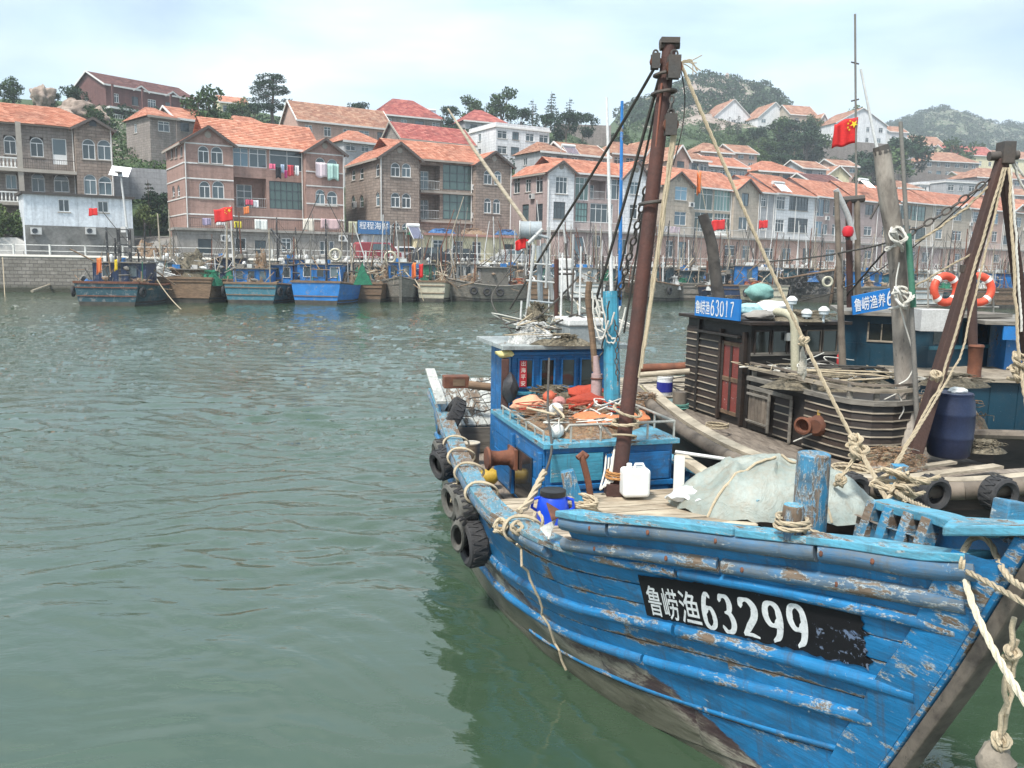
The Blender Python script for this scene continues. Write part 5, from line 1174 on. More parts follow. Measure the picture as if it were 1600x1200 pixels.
    for k in range(tyres):
        s = -1 if k%2 else 1; t = (.03+.16*(k//2)) if bow == 'far' else (.25+.15*(k//2)); q = M@Vector(P(t,.62,s)); o = tyre(q+Vector((0,-.02,0)), ('left','right')[k%2]+' side tyre '+('nearest','second','third')[k//2]+' to us on the '+' '.join(label.split()[:6]), (math.pi/2,0,rot+math.pi/2-s*.2), .95)
        q2 = M@Vector((s*(hb(t)+.16),t*L,sh(t)*.62)); o.location = q2
    rg = MB(); rg2 = MB()
    for k in range(46):
        x = g.uniform(-B*.46,B*.46); y = g.uniform(.02,.95)*L; z_ = dk+g.uniform(.1,1.9); (rg if k%2 else rg2).tube([(x,y,z_),(x+g.gauss(0,.7),y+g.gauss(0,.6),max(dk,z_+g.gauss(.1,.7)))],g.choice((.015,.02,.035,.05)),4)
    for k in range(9): c = Vector((g.uniform(-B*.4,B*.4),g.uniform(.05,.8)*L,dk+g.uniform(.3,1.5))); (rg if k%2 else rg2).rock(c,(g.uniform(.3,.8),.4,g.uniform(.15,.4)),k,1,.4)
    kind(rg.build('gear_clutter', net_mat('mix'), r),'stuff'); kind(rg2.build('gear_clutter', g.choice((METAL,WD_PALE,MASTM,ROPED)), r),'stuff')
    # clutter: rods, small posts, boxes, buoys
    for k in range(7):
        x = g.uniform(-B*.38,B*.38); y = g.uniform(.05,.9)*L; k_ = g.random()
        if k_ < .5: h_ = g.uniform(.6,2.2); MB().tube([(x,y,dk),(x+g.uniform(-.3,.3),y+g.uniform(-.3,.3),dk+h_)],.035,5).build('pole', g.choice((MASTM,WD_PALE,METAL,RUST,P_GREEN)), r)
        elif k_ < .75: MB().box((x,y,dk+.2),(g.uniform(.3,.8),.4,.4),Matrix.Rotation(g.uniform(0,3),3,'Z')).build('fish_box', g.choice((P_WHITE,P_BLUE,P_GREEN,WD_BROWN)), r)
        else: MB().lathe([(.15,0),(.17,.1),(.17,.45),(.15,.5)],10,Matrix.Translation((x,y,dk))).build('bucket', g.choice((P_WHITE,P_BLUE,plain('orange_plastic',(.7,.16,.03),.5))), r, smooth=True)
    return r,M,sh,hb
MG, MW, MR, MB_ = MASTM, METAL, RUST, P_BLACK
def U(px, Y=60): return px*Y/F_PX
B1 = far_boat('navy hulled boat with tall black ladder frame, leftmost of the far boats', 168,478,4.9,8.5,.10,P_TEAL,1.25,cab=[(0,.42,3.4,2.2,1.9,P_NAVY,2)],rail=RUST,frame=(.35,.3,.7,4.0,P_BLACK),
  masts=[(-.75,.3,4.6,.11,0,0,P_BLACK),(-.35,.31,3.9,.11,.1,0,P_BLACK),(1.2,.37,3.2,.08,-.2,0,P_BLACK)],heaps=[(-1.4,.12,1.5,1.2,.5,'blue','blue tarpaulin heap at the left corner of the navy boat'),(1.6,.2,1.4,1.6,.7,'mix','mixed net heap at the right side of the navy boat')],tyres=2,seed=1)
B2 = far_boat('brown plank boat with a slatted crate and dead looking nets', 290,473,4.6,8.5,.08,WD_BROWN,1.45,cab=[(-.2,.3,2.4,1.6,1.3,WD_BROWN,0)],masts=[(-1.2,.3,3.4,.05,-.1,0,MG),(1.2,.5,3,.05,.2,0,WD_PALE)],
  heaps=[(-.2,.3,3.0,2.2,2.3,'brown','brown net heap draped over the slatted crate'),(1.6,.1,1.6,1.6,1.0,'green','green and white net heap beside the slatted crate'),(-2.2,.25,1.8,2.2,1.2,'white','pale sack heap left of the slatted crate')],tyres=0,seed=2,bands=(.35,.9))
B3 = far_boat('turquoise hulled boat with bright blue deckhouses and a red flag', 392,474,4.6,9,.0,P_TURQ,1.2,cab=[(-.6,.35,2.6,1.8,1.6,P_BLUE,3),(1.1,.55,1.6,1.6,1.9,P_BLUE,2)],masts=[(-1.7,.25,4.7,.07,-.25,0,WD_PALE),(.9,.2,4.9,.06,.0,0,WD_PALE),(1.9,.5,4.4,.07,.1,0,MR)],
  heaps=[(0,.3,1.2,1.2,2.4,'mix','tangled gear heap among the blue deckhouses')],tyres=3,seed=3,boom=[((.4,4,5.4),(2.2,3.6,3.1),.07,P_BLACK),((.4,4,5.4),(-.4,3,1.2),.05,MG)])
B4 = far_boat('bright blue hulled boat with flat trapezoid stern and dark mast', 494,476,4.3,8.5,-.04,P_BLUE,1.35,cab=[(-.4,.42,3.0,1.6,1.9,P_BLUE,3)],rail=WD_BROWN,masts=[(.1,.3,5.6,.10,0,0,P_BLACK),(-1.1,.3,4.4,.05,.1,0,MG),(1.5,.4,4.2,.04,0,0,MW)],
  heaps=[(1.4,.45,1.4,1.4,1.2,'mix','dark net heap at the right of the bright blue boat')],tyres=0,seed=4,bands=(.5,))
B5 = far_boat('brown boat with a green net piled at its stern', 572,472,3.1,8,-.02,WD_BROWN,1.2,rail=WD_BROWN,masts=[(-.9,.2,3.4,.06,.15,0,MG),(.9,.3,2.8,.05,0,0,WD_PALE)],heaps=[(-.5,.12,1.5,1.4,1.4,'green','bright green net heap on the stern of the brown boat'),(.9,.3,1.3,1.4,1.0,'mix','mixed gear heap behind the green net')],seed=5)
B6 = far_boat('grey plank boat with bow towards the camera and blue cabin', 626,473,2.9,8,.15,WD_GREY,1.35,bow='near',cab=[(0,.45,1.9,1.8,2.1,P_BLUE,2)],rail=WD_GREY,masts=[(-.9,.3,4.9,.06,-.1,0,P_BLACK),(.9,.55,3.6,.05,0,0,RUST)],tyres=2,seed=6,heaps=[(.6,.75,1.2,1.4,1.0,'mix','net heap behind the blue cabin')])
B7 = far_boat('cream and green boat with orange cloths hung at its corner', 674,472,2.7,8,.0,P_CREAM,1.35,cab=[(-.7,.3,.9,1.2,2.0,P_GREEN,0)],rail=WD_BROWN,masts=[(-.3,.2,3.4,.06,0,0,P_BLACK),(.8,.3,5.0,.06,.2,0,RUST)],seed=7,heaps=[(.5,.3,1.3,1.4,.9,'mix','rope and net heap on the cream boat')])
B8 = far_boat('grey wooden boat shown broadside with grey square cabin and tyres', 700,470,2.9,7.2,-1.28,WD_GREY,1.25,bow='near',cab=[(0,.52,1.9,2.2,1.9,WD_GREY,1)],rail=WD_GREY,masts=[(.3,.3,4.6,.05,0,0,RUST),(-.4,.75,4.2,.06,.1,0,RUST),(0,.9,5.2,.05,0,0,MG)],seed=8,tyres=6,heaps=[(0,.22,1.6,1.8,.9,'mix','mixed net heap on the foredeck of the grey boat'),(0,.82,1.7,1.6,.8,'red','orange net heap at the stern of the grey boat')])
B9 = far_boat('dark brown boat tucked behind the grey broadside boat', 846,472,3.0,8,.05,WD_BROWN,1.3,cab=[(0,.4,1.8,1.6,1.9,P_TEAL,2)],masts=[(-1,.3,5.2,.07,.2,0,RUST),(.8,.3,4.6,.05,-.1,0,P_BLACK),(.2,.4,3.8,.05,.0,0,MW)],seed=9,heaps=[(-.6,.2,1.5,1.4,1.0,'mix','mixed gear heap on the dark brown boat')])
rows = [
 ('weathered boat with white locker behind the near wheelhouse',918,470,3.8,9,.05,P_WHITE,1.3,'far',[(0,.4,2.2,1.8,1.9,P_WHITE,2)]),
 ('grey blue boat just right of the blue mast foot',1003,472,3.4,9,-.5,WD_GREY,1.35,'near',[(0,.5,1.9,2,2.0,P_TEAL,2)]),
 ('dull green cabined boat left of the leaning dark post',1082,470,4.2,9,.1,WD_GREY,1.3,'far',[(.2,.35,2.8,2,1.8,P_TEAL,2)]),
 ('navy hulled boat behind the leaning dark post',1142,474,3.4,9,.1,P_NAVY,1.3,'far',[(0,.4,1.6,1.8,1.6,P_BLACK,1)]),
 ('cream railed boat with bright blue cabin block',1200,476,4.4,9,.15,P_CREAM,1.35,'far',[(-1.0,.3,1.5,1.6,2.3,P_BLUE,1),(1.0,.4,1.6,2,1.9,P_TEAL,2)]),
 ('black hulled boat with a pale ring painted on its bow',1302,474,4.4,9,.3,P_BLACK,2.1,'near',[(0,.6,2,2,1.6,P_TEAL,2)]),
 ('long grey boat below the mid right masts',1385,478,4.4,9,.3,WD_GREY,1.35,'far',[(-.4,.3,2.2,2,2.0,P_BLUE,2)]),
 ('pale boat between the long grey boat and the lifebuoys',1450,480,3.8,9,.35,P_WHITE,1.3,'far',[(.2,.4,2,2,1.9,P_TURQ,2)]),
 ('dull teal boat behind the lifebuoys',1512,480,4.0,9,.4,P_TEAL,1.3,'far',[(0,.4,2.2,2,1.9,P_WHITE,2)]),
 ('brown boat behind the second lifebuoy',1572,482,4.0,9,.4,WD_BROWN,1.4,'far',[(0,.35,2.4,2,2.0,P_BLUE,2)]),
 ('blue cabined boat at the right edge of the far moorings',1630,482,4.0,9,.4,P_BLUE,1.4,'far',[(0,.35,2.4,2,2.0,P_BLUE,2)]),
]
for i,(lab,u,v,B,L,rot,hm,fb,bw,cab) in enumerate(rows):
    g = random.Random(100+i); mk = ['mix','brown','green','white','red','blue']
    ms = [(g.uniform(-B*.4,B*.4),g.uniform(.15,.7),g.uniform(3.2,6.6),g.uniform(.045,.08),g.uniform(-.4,.4),0,g.choice((MG,MG,MW,MR,P_BLACK,WD_PALE))) for _ in range(g.choice((8,9,11)))]
    far_boat(lab,u,v,B,L,rot,hm,fb,bw,cab,WD_BROWN if i%2 else WD_GREY,ms,[(g.uniform(-1.2,-.5),.18,1.6,1.5,.9,mk[i%6],'near net heap of the '+lab),(g.uniform(.5,1.2),.55,1.5,1.5,1.1,mk[(i+2)%6],'back net heap of the '+lab)],g.choice((1,2,3)),seed=20+i,frame=(0,.6,.9,g.uniform(2.4,3.4),g.choice((MR,MG,P_BLACK))) if i%3 == 0 else None)
# second rank, moored between the first rank and the quay: their cabins and masts show above
rank2 = [(232,442,'small boat by the quay steps left of the crate boat'),(345,444,'small boat hidden behind the turquoise boat'),(455,446,'small boat behind the bright blue deckhouses'),(530,446,'small boat behind the green net'),(600,447,'dull boat behind the blue cabin boat'),(660,447,'dull boat behind the cream boat'),(730,449,'small boat behind the grey broadside boat'),(800,450,'small boat behind the stern of the grey broadside boat'),
 (880,452,'boat moored behind the near wheelhouse mast'),(955,453,'boat moored behind the blue and white thin poles'),(1030,455,'boat moored behind the red mast'),(1100,456,'boat moored behind the leaning dark post'),(1165,457,'boat moored behind the bright blue cabin block'),(1228,458,'boat moored behind the rigging rope'),(1290,459,'boat moored behind the flag mast'),(1345,460,'boat moored just left of the grey post'),(1410,461,'boat moored just right of the grey post'),(1470,462,'boat moored behind the left lifebuoy'),(1530,463,'boat moored behind the right mast leg'),(1590,464,'boat moored at the right edge behind the rest')]
for i,(u,v,lab) in enumerate(rank2):
    g = random.Random(300+i); pY = quay_Y(u)-11.5
    vv = proj_v = None
    p = Vector((xat(u,pY),pY,0)); lo,hi = 400.0,520.0
    for _ in range(30):
        mid = (lo+hi)/2
        if atz(u,mid,0).y > pY: lo = mid
        else: hi = mid
    B = g.uniform(3.2,4.2); far_boat(lab,u,hi,B,8,.1+max(0,(u-900))*.0007,g.choice((WD_GREY,WD_BROWN,P_TEAL,P_WHITE,P_NAVY)),1.3,'far',[(g.uniform(-.3,.3),.4,g.uniform(1.8,2.4),1.8,g.uniform(1.7,2.3),g.choice((P_BLUE,P_TEAL,WD_GREY,P_WHITE,P_NAVY,P_TURQ)),g.choice((1,2,3)))],g.choice((WD_BROWN,WD_GREY)),
      [(g.uniform(-B*.4,B*.4),g.uniform(.15,.7),g.uniform(3.0,6.8),g.uniform(.045,.09),g.uniform(-.4,.4),0,g.choice((MG,MG,MW,MR,P_BLACK,WD_PALE))) for _ in range(g.choice((7,8,10)))],
      [(g.uniform(-1,1),.2,1.8,1.5,g.uniform(.8,1.5),g.choice(('mix','mix','brown','white','green','blue')),'net heap of the '+lab)],0,seed=60+i)
# flags on the far boats
for (u,v,Y,w,h,lab,stars,mt,dr) in [(152,325,60,.62,.5,'small red flag on the black frame of the navy boat',False,None,.1),(363,323,60,1.35,.95,'large red flag with yellow stars on the turquoise boat',True,None,.25),(389,322,60,.4,.5,'small orange flag on the thin pole beside the large red flag',False,ORG,.2),
 (826,367,64,.55,.5,'small red flag above the grey broadside boat',False,None,.1),(1133,343,82,1.3,.95,'red flag right of the leaning dark post',False,None,.15),(1200,344,90,.9,.8,'red flag above the shop row near the white house',False,None,.1),(1096,268,60,.0+.32,1.5,'tall faded red pennant hanging on a leaning pole',False,ORG,.1)]:
    p = aty(u,v,Y); flag(p,w,h,lab,-1,0,dr,stars,mt,seed=u)
def freepole(p, q, r, mat, label, name='pole', group='tall thin poles standing on the far boats'):
    o = MB().tube([p,Vector(p).lerp(Vector(q),.5),q],[r,r*.85,r*.6],6).build(name, mat, None, smooth=True); return tag(o,label,'pole',group)
for (u0,v0,u1,v1,Y,r,m_,lab) in [(826,510,834,350,58,.05,MW,'short white pole left of the near rigging'),(857,500,860,345,60,.045,MW,'thin white pole by the grey barrel'),
 (1245,470,1248,345,80,.05,MW,'white pole before the white house'),(1190,480,1209,352,80,.05,MW,'leaning white pole below the rigging rope'),(1450,420,1446,355,100,.06,MW,'white pole left of the chain'),(1262,430,1258,352,95,.05,MW,'short white pole beside the shop row'),(1090,260,1106,345,60,.03,WD_PALE,'thin leaning stick holding the tall pennant')]:
    freepole(aty(u0,v0,Y),aty(u1,v1,Y),r,m_,lab)
for (u,v,Y,w,h,lab,mt) in [(158,402,55.8,.35,1.0,'orange cloth hanging on the stern cabin of the navy boat',ORG),(183,405,55.8,.22,.7,'yellow cloth hanging beside the orange one on the navy boat',YEL),(650,410,62,.3,1.1,'orange red oilskin hanging on the cream boat',ORG),(661,412,62,.3,1.0,'red oilskin hanging on the cream boat',RED),(1126,440,68,.5,.9,'orange cloth heap on the navy boat behind the leaning post',ORG),(1193,346,80,.3,.3,'tiny red pennant above the cream railed boat',RED),(1580,350,95,.6,.5,'small red flag at the far right of the moorings',RED)]:
    flag(aty(u,v,Y),w,h,lab,-1,0,.1,False,mt,u,'cloths and pennants on the far boats')
def simple_rope(a,b,s,r,mt,lab): o = MB().tube(sag(a,b,s),r,5).build('mooring_line',mt,None,smooth=True,fix=False); tag(o,lab,'rope','mooring lines of the far boats')
for (u0,v0,u1,v1,Y0,Y1,lab) in [(122,441,158,479,57,55,'pale mooring line from the navy boat into the water'),(246,438,286,486,57,52,'pale mooring line from the brown plank boat into the water'),(4,402,8,470,70,66,'pale line hanging down the quay wall at the left edge'),(655,442,662,470,62,62,'pale line hanging from the cream boat stern'),(160,330,235,415,60,60,'thin stay from the black frame to the crate boat'),(500,300,440,430,60,60,'thin stay left of the dark mast of the bright blue boat'),(505,300,575,430,60,60,'thin stay right of the dark mast of the bright blue boat')]: simple_rope(aty(u0,v0,Y0),aty(u1,v1,Y1),.15,.03,ROPE if 'pale' in lab else ROPED,lab)
for (u,v,Y,R_,lab) in [(524,398,66,.42,'cream lifebuoy on the small boat behind the bright blue boat'),(610,402,68,.42,'cream lifebuoy on the quay side boat behind the blue cabin'),(1293,440,71,.38,'pale ring fixed on the black bow near the flag mast')]:
    o = MB().torus((0,0,0),R_,.11,Matrix.Rotation(math.pi/2,3,'X'),20,6).build('life_ring',P_CREAM,None,smooth=True,loc=aty(u,v,Y)); tag(o,lab,'life ring')
o = MB().slab([aty(566,410,60),aty(582,445,60),aty(552,445,59.5)],(0,.05,0)).build('green_net_sheet',net_mat('green'),None); tag(o,'green net sheet stretched on a small pole frame','net')
for i in range(46):
    g = random.Random(700+i); u = g.choice((g.uniform(860,1020),g.uniform(1060,1600),g.uniform(1060,1600),g.uniform(560,860))); q = plin(u,QLINE)-g.uniform(3,14); p = Vector((xat(u,q),q,1.0)); h = g.uniform(3.5,8.0)
    o = MB().tube([p,p+Vector((g.gauss(0,.3),0,h*.5)),p+Vector((g.gauss(0,.6),0,h))],[.07,.055,.035],5).build('pole',g.choice((MASTM,MASTM,METAL,P_BLACK,WD_PALE,RUST)),None,smooth=True); tag(o,'one of the many thin poles crowding the second rank of moored boats','pole','thin poles crowding the second rank of boats')
# street lamp with solar panel, cars under covers, van
lp = Vector((xat(204,76.5),76.5,3.0)); sl = thing('street_lamp','tall white solar street lamp in front of the white shed','street lamp',lp); tp = aty(188,268,76.5)-lp
MB().tube([(0,0,0),tp*.5,tp],[.13,.1,.08],8).build('pole',METAL,sl,smooth=True); MB().box(tp,(1.8,.08,1.0),Matrix.Rotation(-.55,3,'X')@Matrix.Rotation(.12,3,'Y')).build('solar_panel',weathered('panel_grey',(.45,.47,.5),(.3,.32,.35),.3,4,.1),sl); m=MB().box(tp+Vector((0,-.3,-.1)),(.4,.7,.12)); m.build('lamp_head',DARKM,sl); MB().box(tp*.33+Vector((-.25,-.1,0)),(.45,.3,.5)).build('junction_box',METAL,sl)
TARP = weathered('tarp_silver', (.52,.51,.48), (.3,.29,.27), .6, 2.5, .5, fine=10, dist=.06)
def vehicle(name, label, cat, u, Y, Lc, Hc, mat, covered=False, face=0):
    p = Vector((xat(u,Y),Y,3.0)); r = thing(name,label,cat,p,face,'vehicles parked on the quay')
    prof = [(-.5,.18),(-.49,.48),(-.36,.58),(-.22,.98),(.2,1.0),(.36,.62),(.49,.52),(.5,.2)] if name != 'parked_van' else [(-.5,.18),(-.5,.9),(-.47,1.0),(.25,1.0),(.4,.6),(.49,.52),(.5,.2)]
    if covered: prof = [(-.52,.02),(-.5,.5),(-.33,.8),(-.15,1.02),(.15,1.03),(.33,.75),(.5,.5),(.53,.02)]
    m = MB(); W2 = .85; secs = [(-W2,.9),(-W2*.96,1),(0,1.03),(W2*.96,1),(W2,.9)]
    n = len(prof); vs = []
    for (y,k) in secs: vs += [(a*Lc,y,Hc*(b if b < .6 else .6+(b-.6)*k)+(.05*noise.noise(Vector((a*9,y*3,b*5))) if covered else 0)) for a,b in prof]
    m.add(vs,[(i*n+j,i*n+j+1,(i+1)*n+j+1,(i+1)*n+j) for i in range(4) for j in range(n-1)]+[tuple(range(n)),tuple(4*n+i for i in range(n))]); m.build('cover' if covered else 'body', mat, r, smooth=covered)
    if not covered:
        for s in (-1,1):
            MB().poly([(-.2*Lc,s*(W2+.012),Hc*.62),(.3*Lc,s*(W2+.012),Hc*.62),(.19*Lc,s*(W2+.005),Hc*.93),(-.17*Lc,s*(W2+.005),Hc*.93)]).build('side_window',GLS,r)
    wm_ = MB().torus((0,0,0),.22,.09,Matrix.Rotation(math.pi/2,3,'X'),14,6).mesh('tyre',TYRE,True); rm = MB().cyl((0,-.06,0),(0,.06,0),.18,n=12).mesh('rim',METAL)
    for a in (-.33,.33):
        for s in (-1,1): o = inst('wheel',rm,r,(a*Lc,s*(W2-.08),.31)); inst('tyre',wm_,o)
    return r
CARW = plain('car_white', (.75,.75,.76), .25); CARR = plain('car_red', (.30,.05,.06), .3); CARD = plain('car_dark', (.04,.045,.055), .25); CARS = plain('car_silver', (.45,.46,.47), .3, .3)
vehicle('covered_car','car under a crumpled silver cover with red top at the far left','covered car',20,76,4.2,1.55,TARP,True,.2); vehicle('covered_car','car under a silver cover just left of the navy boat','covered car',112,78,3.6,1.35,TARP,True,.25)
vehicle('parked_van','maroon van parked under the blue shop sign','van',590,80.5,4.2,1.8,CARR,False,.5); vehicle('parked_car','white car parked right of the maroon van','car',628,82.5,4.3,1.5,CARW,False,.5); vehicle('parked_car','dark car in front of the grey shop','car',668,81.2,4.2,1.45,CARD,False,.4); vehicle('parked_car','dark car in front of the cream shop door','car',716,85.0,4.2,1.45,CARD,False,.4); vehicle('parked_car','silver car at the right end of the cream shop','car',800,88.5,4.3,1.5,CARS,False,.45)
# junk on shop roofs
for i,(u,v,Y,w,hh,mk,lab) in enumerate([(690,366,88,3.2,.5,'blue','blue and white tarpaulins on the cream shop roof'),(740,367,90,3.0,.6,'mix','heap of gear on the middle of the cream shop roof'),(790,367,92,2.6,.5,'blue','blue net heap at the right of the cream shop roof'),(1120,368,112,3,.5,'white','white bundle heap on the pink shop roof'),(640,367,86.5,1.2,.7,'green','green shrub like heap on the grey shop roof'),(232,402,74,2.6,1.2,'mix','tall junk heap on the quay right of the white shed'),(262,402,76,2.0,1.1,'mix','pale junk heap at the foot of the green trees')]):
    p = aty(u,v,Y); p.z = p.z-(.0 if v < 390 else .0) if v < 390 else 3.0; heap('gear_heap',lab,'gear heap',p,(w,1.6,hh),mk,400+i,'heaps of gear on roofs and quay')
st = MB().tube([atz(50,455,.3),atz(98,438,.9)],.11,8).build('floating_boom',WD_PALE,None,smooth=True); tag(st,'pale pole slanting from the navy boat down to the water','pole')
# ================================================================ NEAR BLUE BOAT
LOOPR = (.004,.009)
A0 = Vector((2.3,3.4,0)); DS = Vector((-.28,.96,0)); DN = Vector((-.96,-.28,0))
def LW(s, w, z): return Vector((A0.x+DS.x*s+DN.x*w, A0.y+DS.y*s+DN.y*w, z))
def stemS(z): return plin(z, [(-.6,1.55),(0,1.2),(.62,.85),(.95,.68),(1.41,.44),(2.03,.16),(2.2,.08)])
T_TOP = [(0,.03),(.37,.17),(.77,.36),(1.17,.60),(1.83,1.02),(2.36,1.33),(3.0,1.47),(3.5,1.52),(5.0,1.36),(6.8,1.15),(8.3,1.0),(9.4,.88)]
T_WL = [(0,.03),(.4,.2),(1.0,.43),(1.67,.70),(2.61,.96),(3.77,1.10),(5.28,1.07),(7.2,.86),(8.3,.7)]
def zV(s): return smooth_pl(s, [(.08,2.08),(.5,1.945),(.9,1.885),(1.3,1.815),(1.96,1.715),(2.49,1.615),(3.2,1.6),(5,1.6),(9.5,1.75)])
def z1(s): return smooth_pl(s, [(.2,1.78),(.7,1.70),(1.35,1.59),(2.05,1.48),(2.65,1.37),(3.2,1.25)])
def zM(s): return smooth_pl(s, [(.2,1.63),(.85,1.55),(1.4,1.48),(2.15,1.37),(2.65,1.31),(3.66,1.25),(5.2,1.18),(6.9,1.18),(8.5,1.29),(9.5,1.42)])
def zA(s): return smooth_pl(s, [(.4,1.20),(.85,1.14),(1.5,1.04),(2.25,.92),(2.95,.78),(4.25,.62),(6,.55),(9.5,.75)])
def zB(s): return smooth_pl(s, [(.5,.95),(.9,.90),(1.95,.68),(2.55,.56),(3.4,.42),(5,.3),(9.5,.5)])
def zC(s): return smooth_pl(s, [(.6,.68),(.95,.62),(1.6,.46),(2.4,.30),(3.5,.15),(5,.05),(9.5,.2)])
def zD(s): return smooth_pl(s, [(.9,.35),(1.4,.22),(2.2,.05),(3.4,-.1),(9.5,-.15)])
def zE(s): return -.55
def midz(f, g, t): return lambda s: lerp(f(s), g(s), t)
def wN(s, z):
    x = max(0, s-stemS(z)); q = max(0,z)/zV(s); w = lerp(smooth_pl(x,T_WL), smooth_pl(x,T_TOP), q**1.25)
    return w*(1+.75*min(0,z)) if z < 0 else w
def SF(s, z, off=0): return LW(s, wN(s,z)+off, z)
BB = thing('fishing_boat','weathered bright blue wooden fishing boat filling the right foreground, peeling paint','fishing boat',LW(4.7,0,0),0)
def mat_hull(name, paint, wear, lower=True, grime=0.0):
    t = NT(name); uv = t.tc.outputs['UV']; ob, oi = rnd_offset(t, 20)
    a = t.n('ShaderNodeVectorMath', operation='ADD'); cx = t.n('ShaderNodeCombineXYZ'); t.l(t.math('MULTIPLY', oi.outputs['Random'], 60), cx.inputs[0]); t.l(t.math('MULTIPLY', oi.outputs['Random'], 37), cx.inputs[2])
    t.l(uv, a.inputs[0]); t.l(cx.outputs[0], a.inputs[1]); m = t.n('ShaderNodeMapping'); m.inputs['Scale'].default_value = (.6,1.5,1); t.l(a.outputs[0], m.inputs['Vector']); g = m.outputs[0]
    m2 = t.n('ShaderNodeMapping'); m2.inputs['Scale'].default_value = (.07,1.6,1); t.l(a.outputs[0], m2.inputs['Vector']); gr = m2.outputs[0]
    uvp = a.outputs[0]
    big = t.noise(g, 2.0, 5, .6, .4); mid = t.noise(g, 11, 9, .74, .4); fine = t.noise(uvp, 60, 5, .7); grain = t.noise(gr, 34, 8, .72)
    ed = t.n('ShaderNodeAttribute', attribute_name='edge'); br = t.n('ShaderNodeAttribute', attribute_name='bare')
    s1 = t.math('ADD', t.math('MULTIPLY', big, .44), t.math('MULTIPLY', mid, .44)); s1 = t.math('ADD', s1, t.math('MULTIPLY', grain, .12))
    s1 = t.math('ADD', s1, t.math('MULTIPLY', ed.outputs['Fac'], .085)); th = .595-.07*wear
    bare = t.ramp(s1, [(th,0),(th+.012,1)]); prim = t.ramp(s1, [(th-.020,0),(th-.012,1)])
    sp = t.ramp(t.noise(uvp, 17, 7, .78, .8), [(.665,0),(.68,1)]); sp2 = t.ramp(t.noise(uvp, 5.5, 9, .8, .6), [(.675,0),(.685,1)])
    wd = t.ramp(grain, [(.30,(.035,.028,.022)),(.48,(.15,.115,.085)),(.62,(.27,.225,.18)),(.8,(.42,.38,.32))])
    wd = t.mix(t.ramp(big,[(.4,0),(.65,.5)]), wd, (.13,.08,.045))
    p2 = tuple(x*.55 for x in paint); p3 = tuple(min(1,x*1.5+.03) for x in paint)
    pc = t.mix(t.ramp(t.noise(uvp, 1.3, 6, .6), [(.35,0),(.7,.75)]), paint, p2); pc = t.mix(t.ramp(t.noise(g, 3.1, 7, .7), [(.48,0),(.75,.5)]), pc, p3)
    pc = t.mix(1.0, pc, t.ramp(grain, [(.3,.70),(.65,1.1)]), 'MULTIPLY')
    m3 = t.n('ShaderNodeMapping'); m3.inputs['Scale'].default_value = (3.2,.30,1); t.l(a.outputs[0], m3.inputs['Vector']); run = t.noise(m3.outputs[0], 5, 6, .7)
    pc = t.mix(t.ramp(run, [(.54,0),(.68,.5)]), pc, (.07,.055,.04)); pc = t.mix(t.ramp(t.noise(uvp, 3.0, 9, .8, .7), [(.52,0),(.66,.65)]), pc, tuple(x*.25+.02 for x in paint))
    gm = t.ramp(t.noise(g, 6, 9, .78, .5), [(.50-grime*.16,0),(.72,.6+grime*.5)]); pc = t.mix(gm, pc, (.06+.1*grime,.063+.1*grime,.06+.09*grime))
    c = t.mix(t.math('MULTIPLY', sp, .75), pc, (.5,.56,.56)); c = t.mix(t.math('MULTIPLY', prim, .75), c, t.mix(t.ramp(fine,[(.4,0),(.6,1)]), (.16,.17,.16), (.52,.55,.53))); c = t.mix(bare, c, wd); c = t.mix(sp2, c, (.66,.67,.63))
    if lower:                                             # paint ends at a ragged line; below it old anti-fouling and silt
        lb = t.math('ADD', br.outputs['Fac'], t.math('MULTIPLY', t.math('SUBTRACT', mid, .5), .5)); lm = t.ramp(lb, [(.48,0),(.53,1)])
        lo = t.ramp(t.math('ADD', t.noise(g, 5, 9, .78, .4), t.math('MULTIPLY', t.math('SUBTRACT', br.outputs['Fac'], .72), .35)), [(.32,(.05,.028,.032)),(.46,(.085,.06,.058)),(.54,(.24,.215,.175)),(.72,(.42,.39,.32))]); lo = t.mix(1.0, lo, t.ramp(grain, [(.3,.55),(.65,1.15)]), 'MULTIPLY')
        c = t.mix(lm, c, lo)
        c = t.mix(t.ramp(br.outputs['Fac'], [(.86,0),(1,.75)]), c, (.045,.05,.03))
    t.base(c); h = t.math('ADD', t.math('MULTIPLY', bare, -.5), t.math('MULTIPLY', grain, .5)); h = t.math('ADD', h, t.math('MULTIPLY', fine, .12)); h = t.math('ADD', h, t.math('MULTIPLY', mid, .5))
    t.bump(h, .7, .010); t.set(Roughness=t.ramp(bare, [(0,.42),(1,.85)])); return t.m
HULLB = mat_hull('hull_blue_paint', (.012,.19,.43), .05); RAILB = mat_hull('rail_blue_paint', (.035,.17,.34), .25, False, .9); CAPB = mat_hull('cap_lit_blue', (.11,.40,.55), .1, False, .3); CAPW = mat_hull('cap_worn', (.10,.34,.47), .75, False, .7); POSTB = mat_hull('post_blue_paint', (.03,.25,.44), .3, False, .6)  # cap blues are paler: light on top faces painted into the colour
def paint_edge(s): return smooth_pl(s, [(.9,-.1),(1.3,.0),(1.65,.2),(2.05,.36),(2.45,.50),(3.15,.46),(4.25,.52),(6,.52),(9.5,.72)])
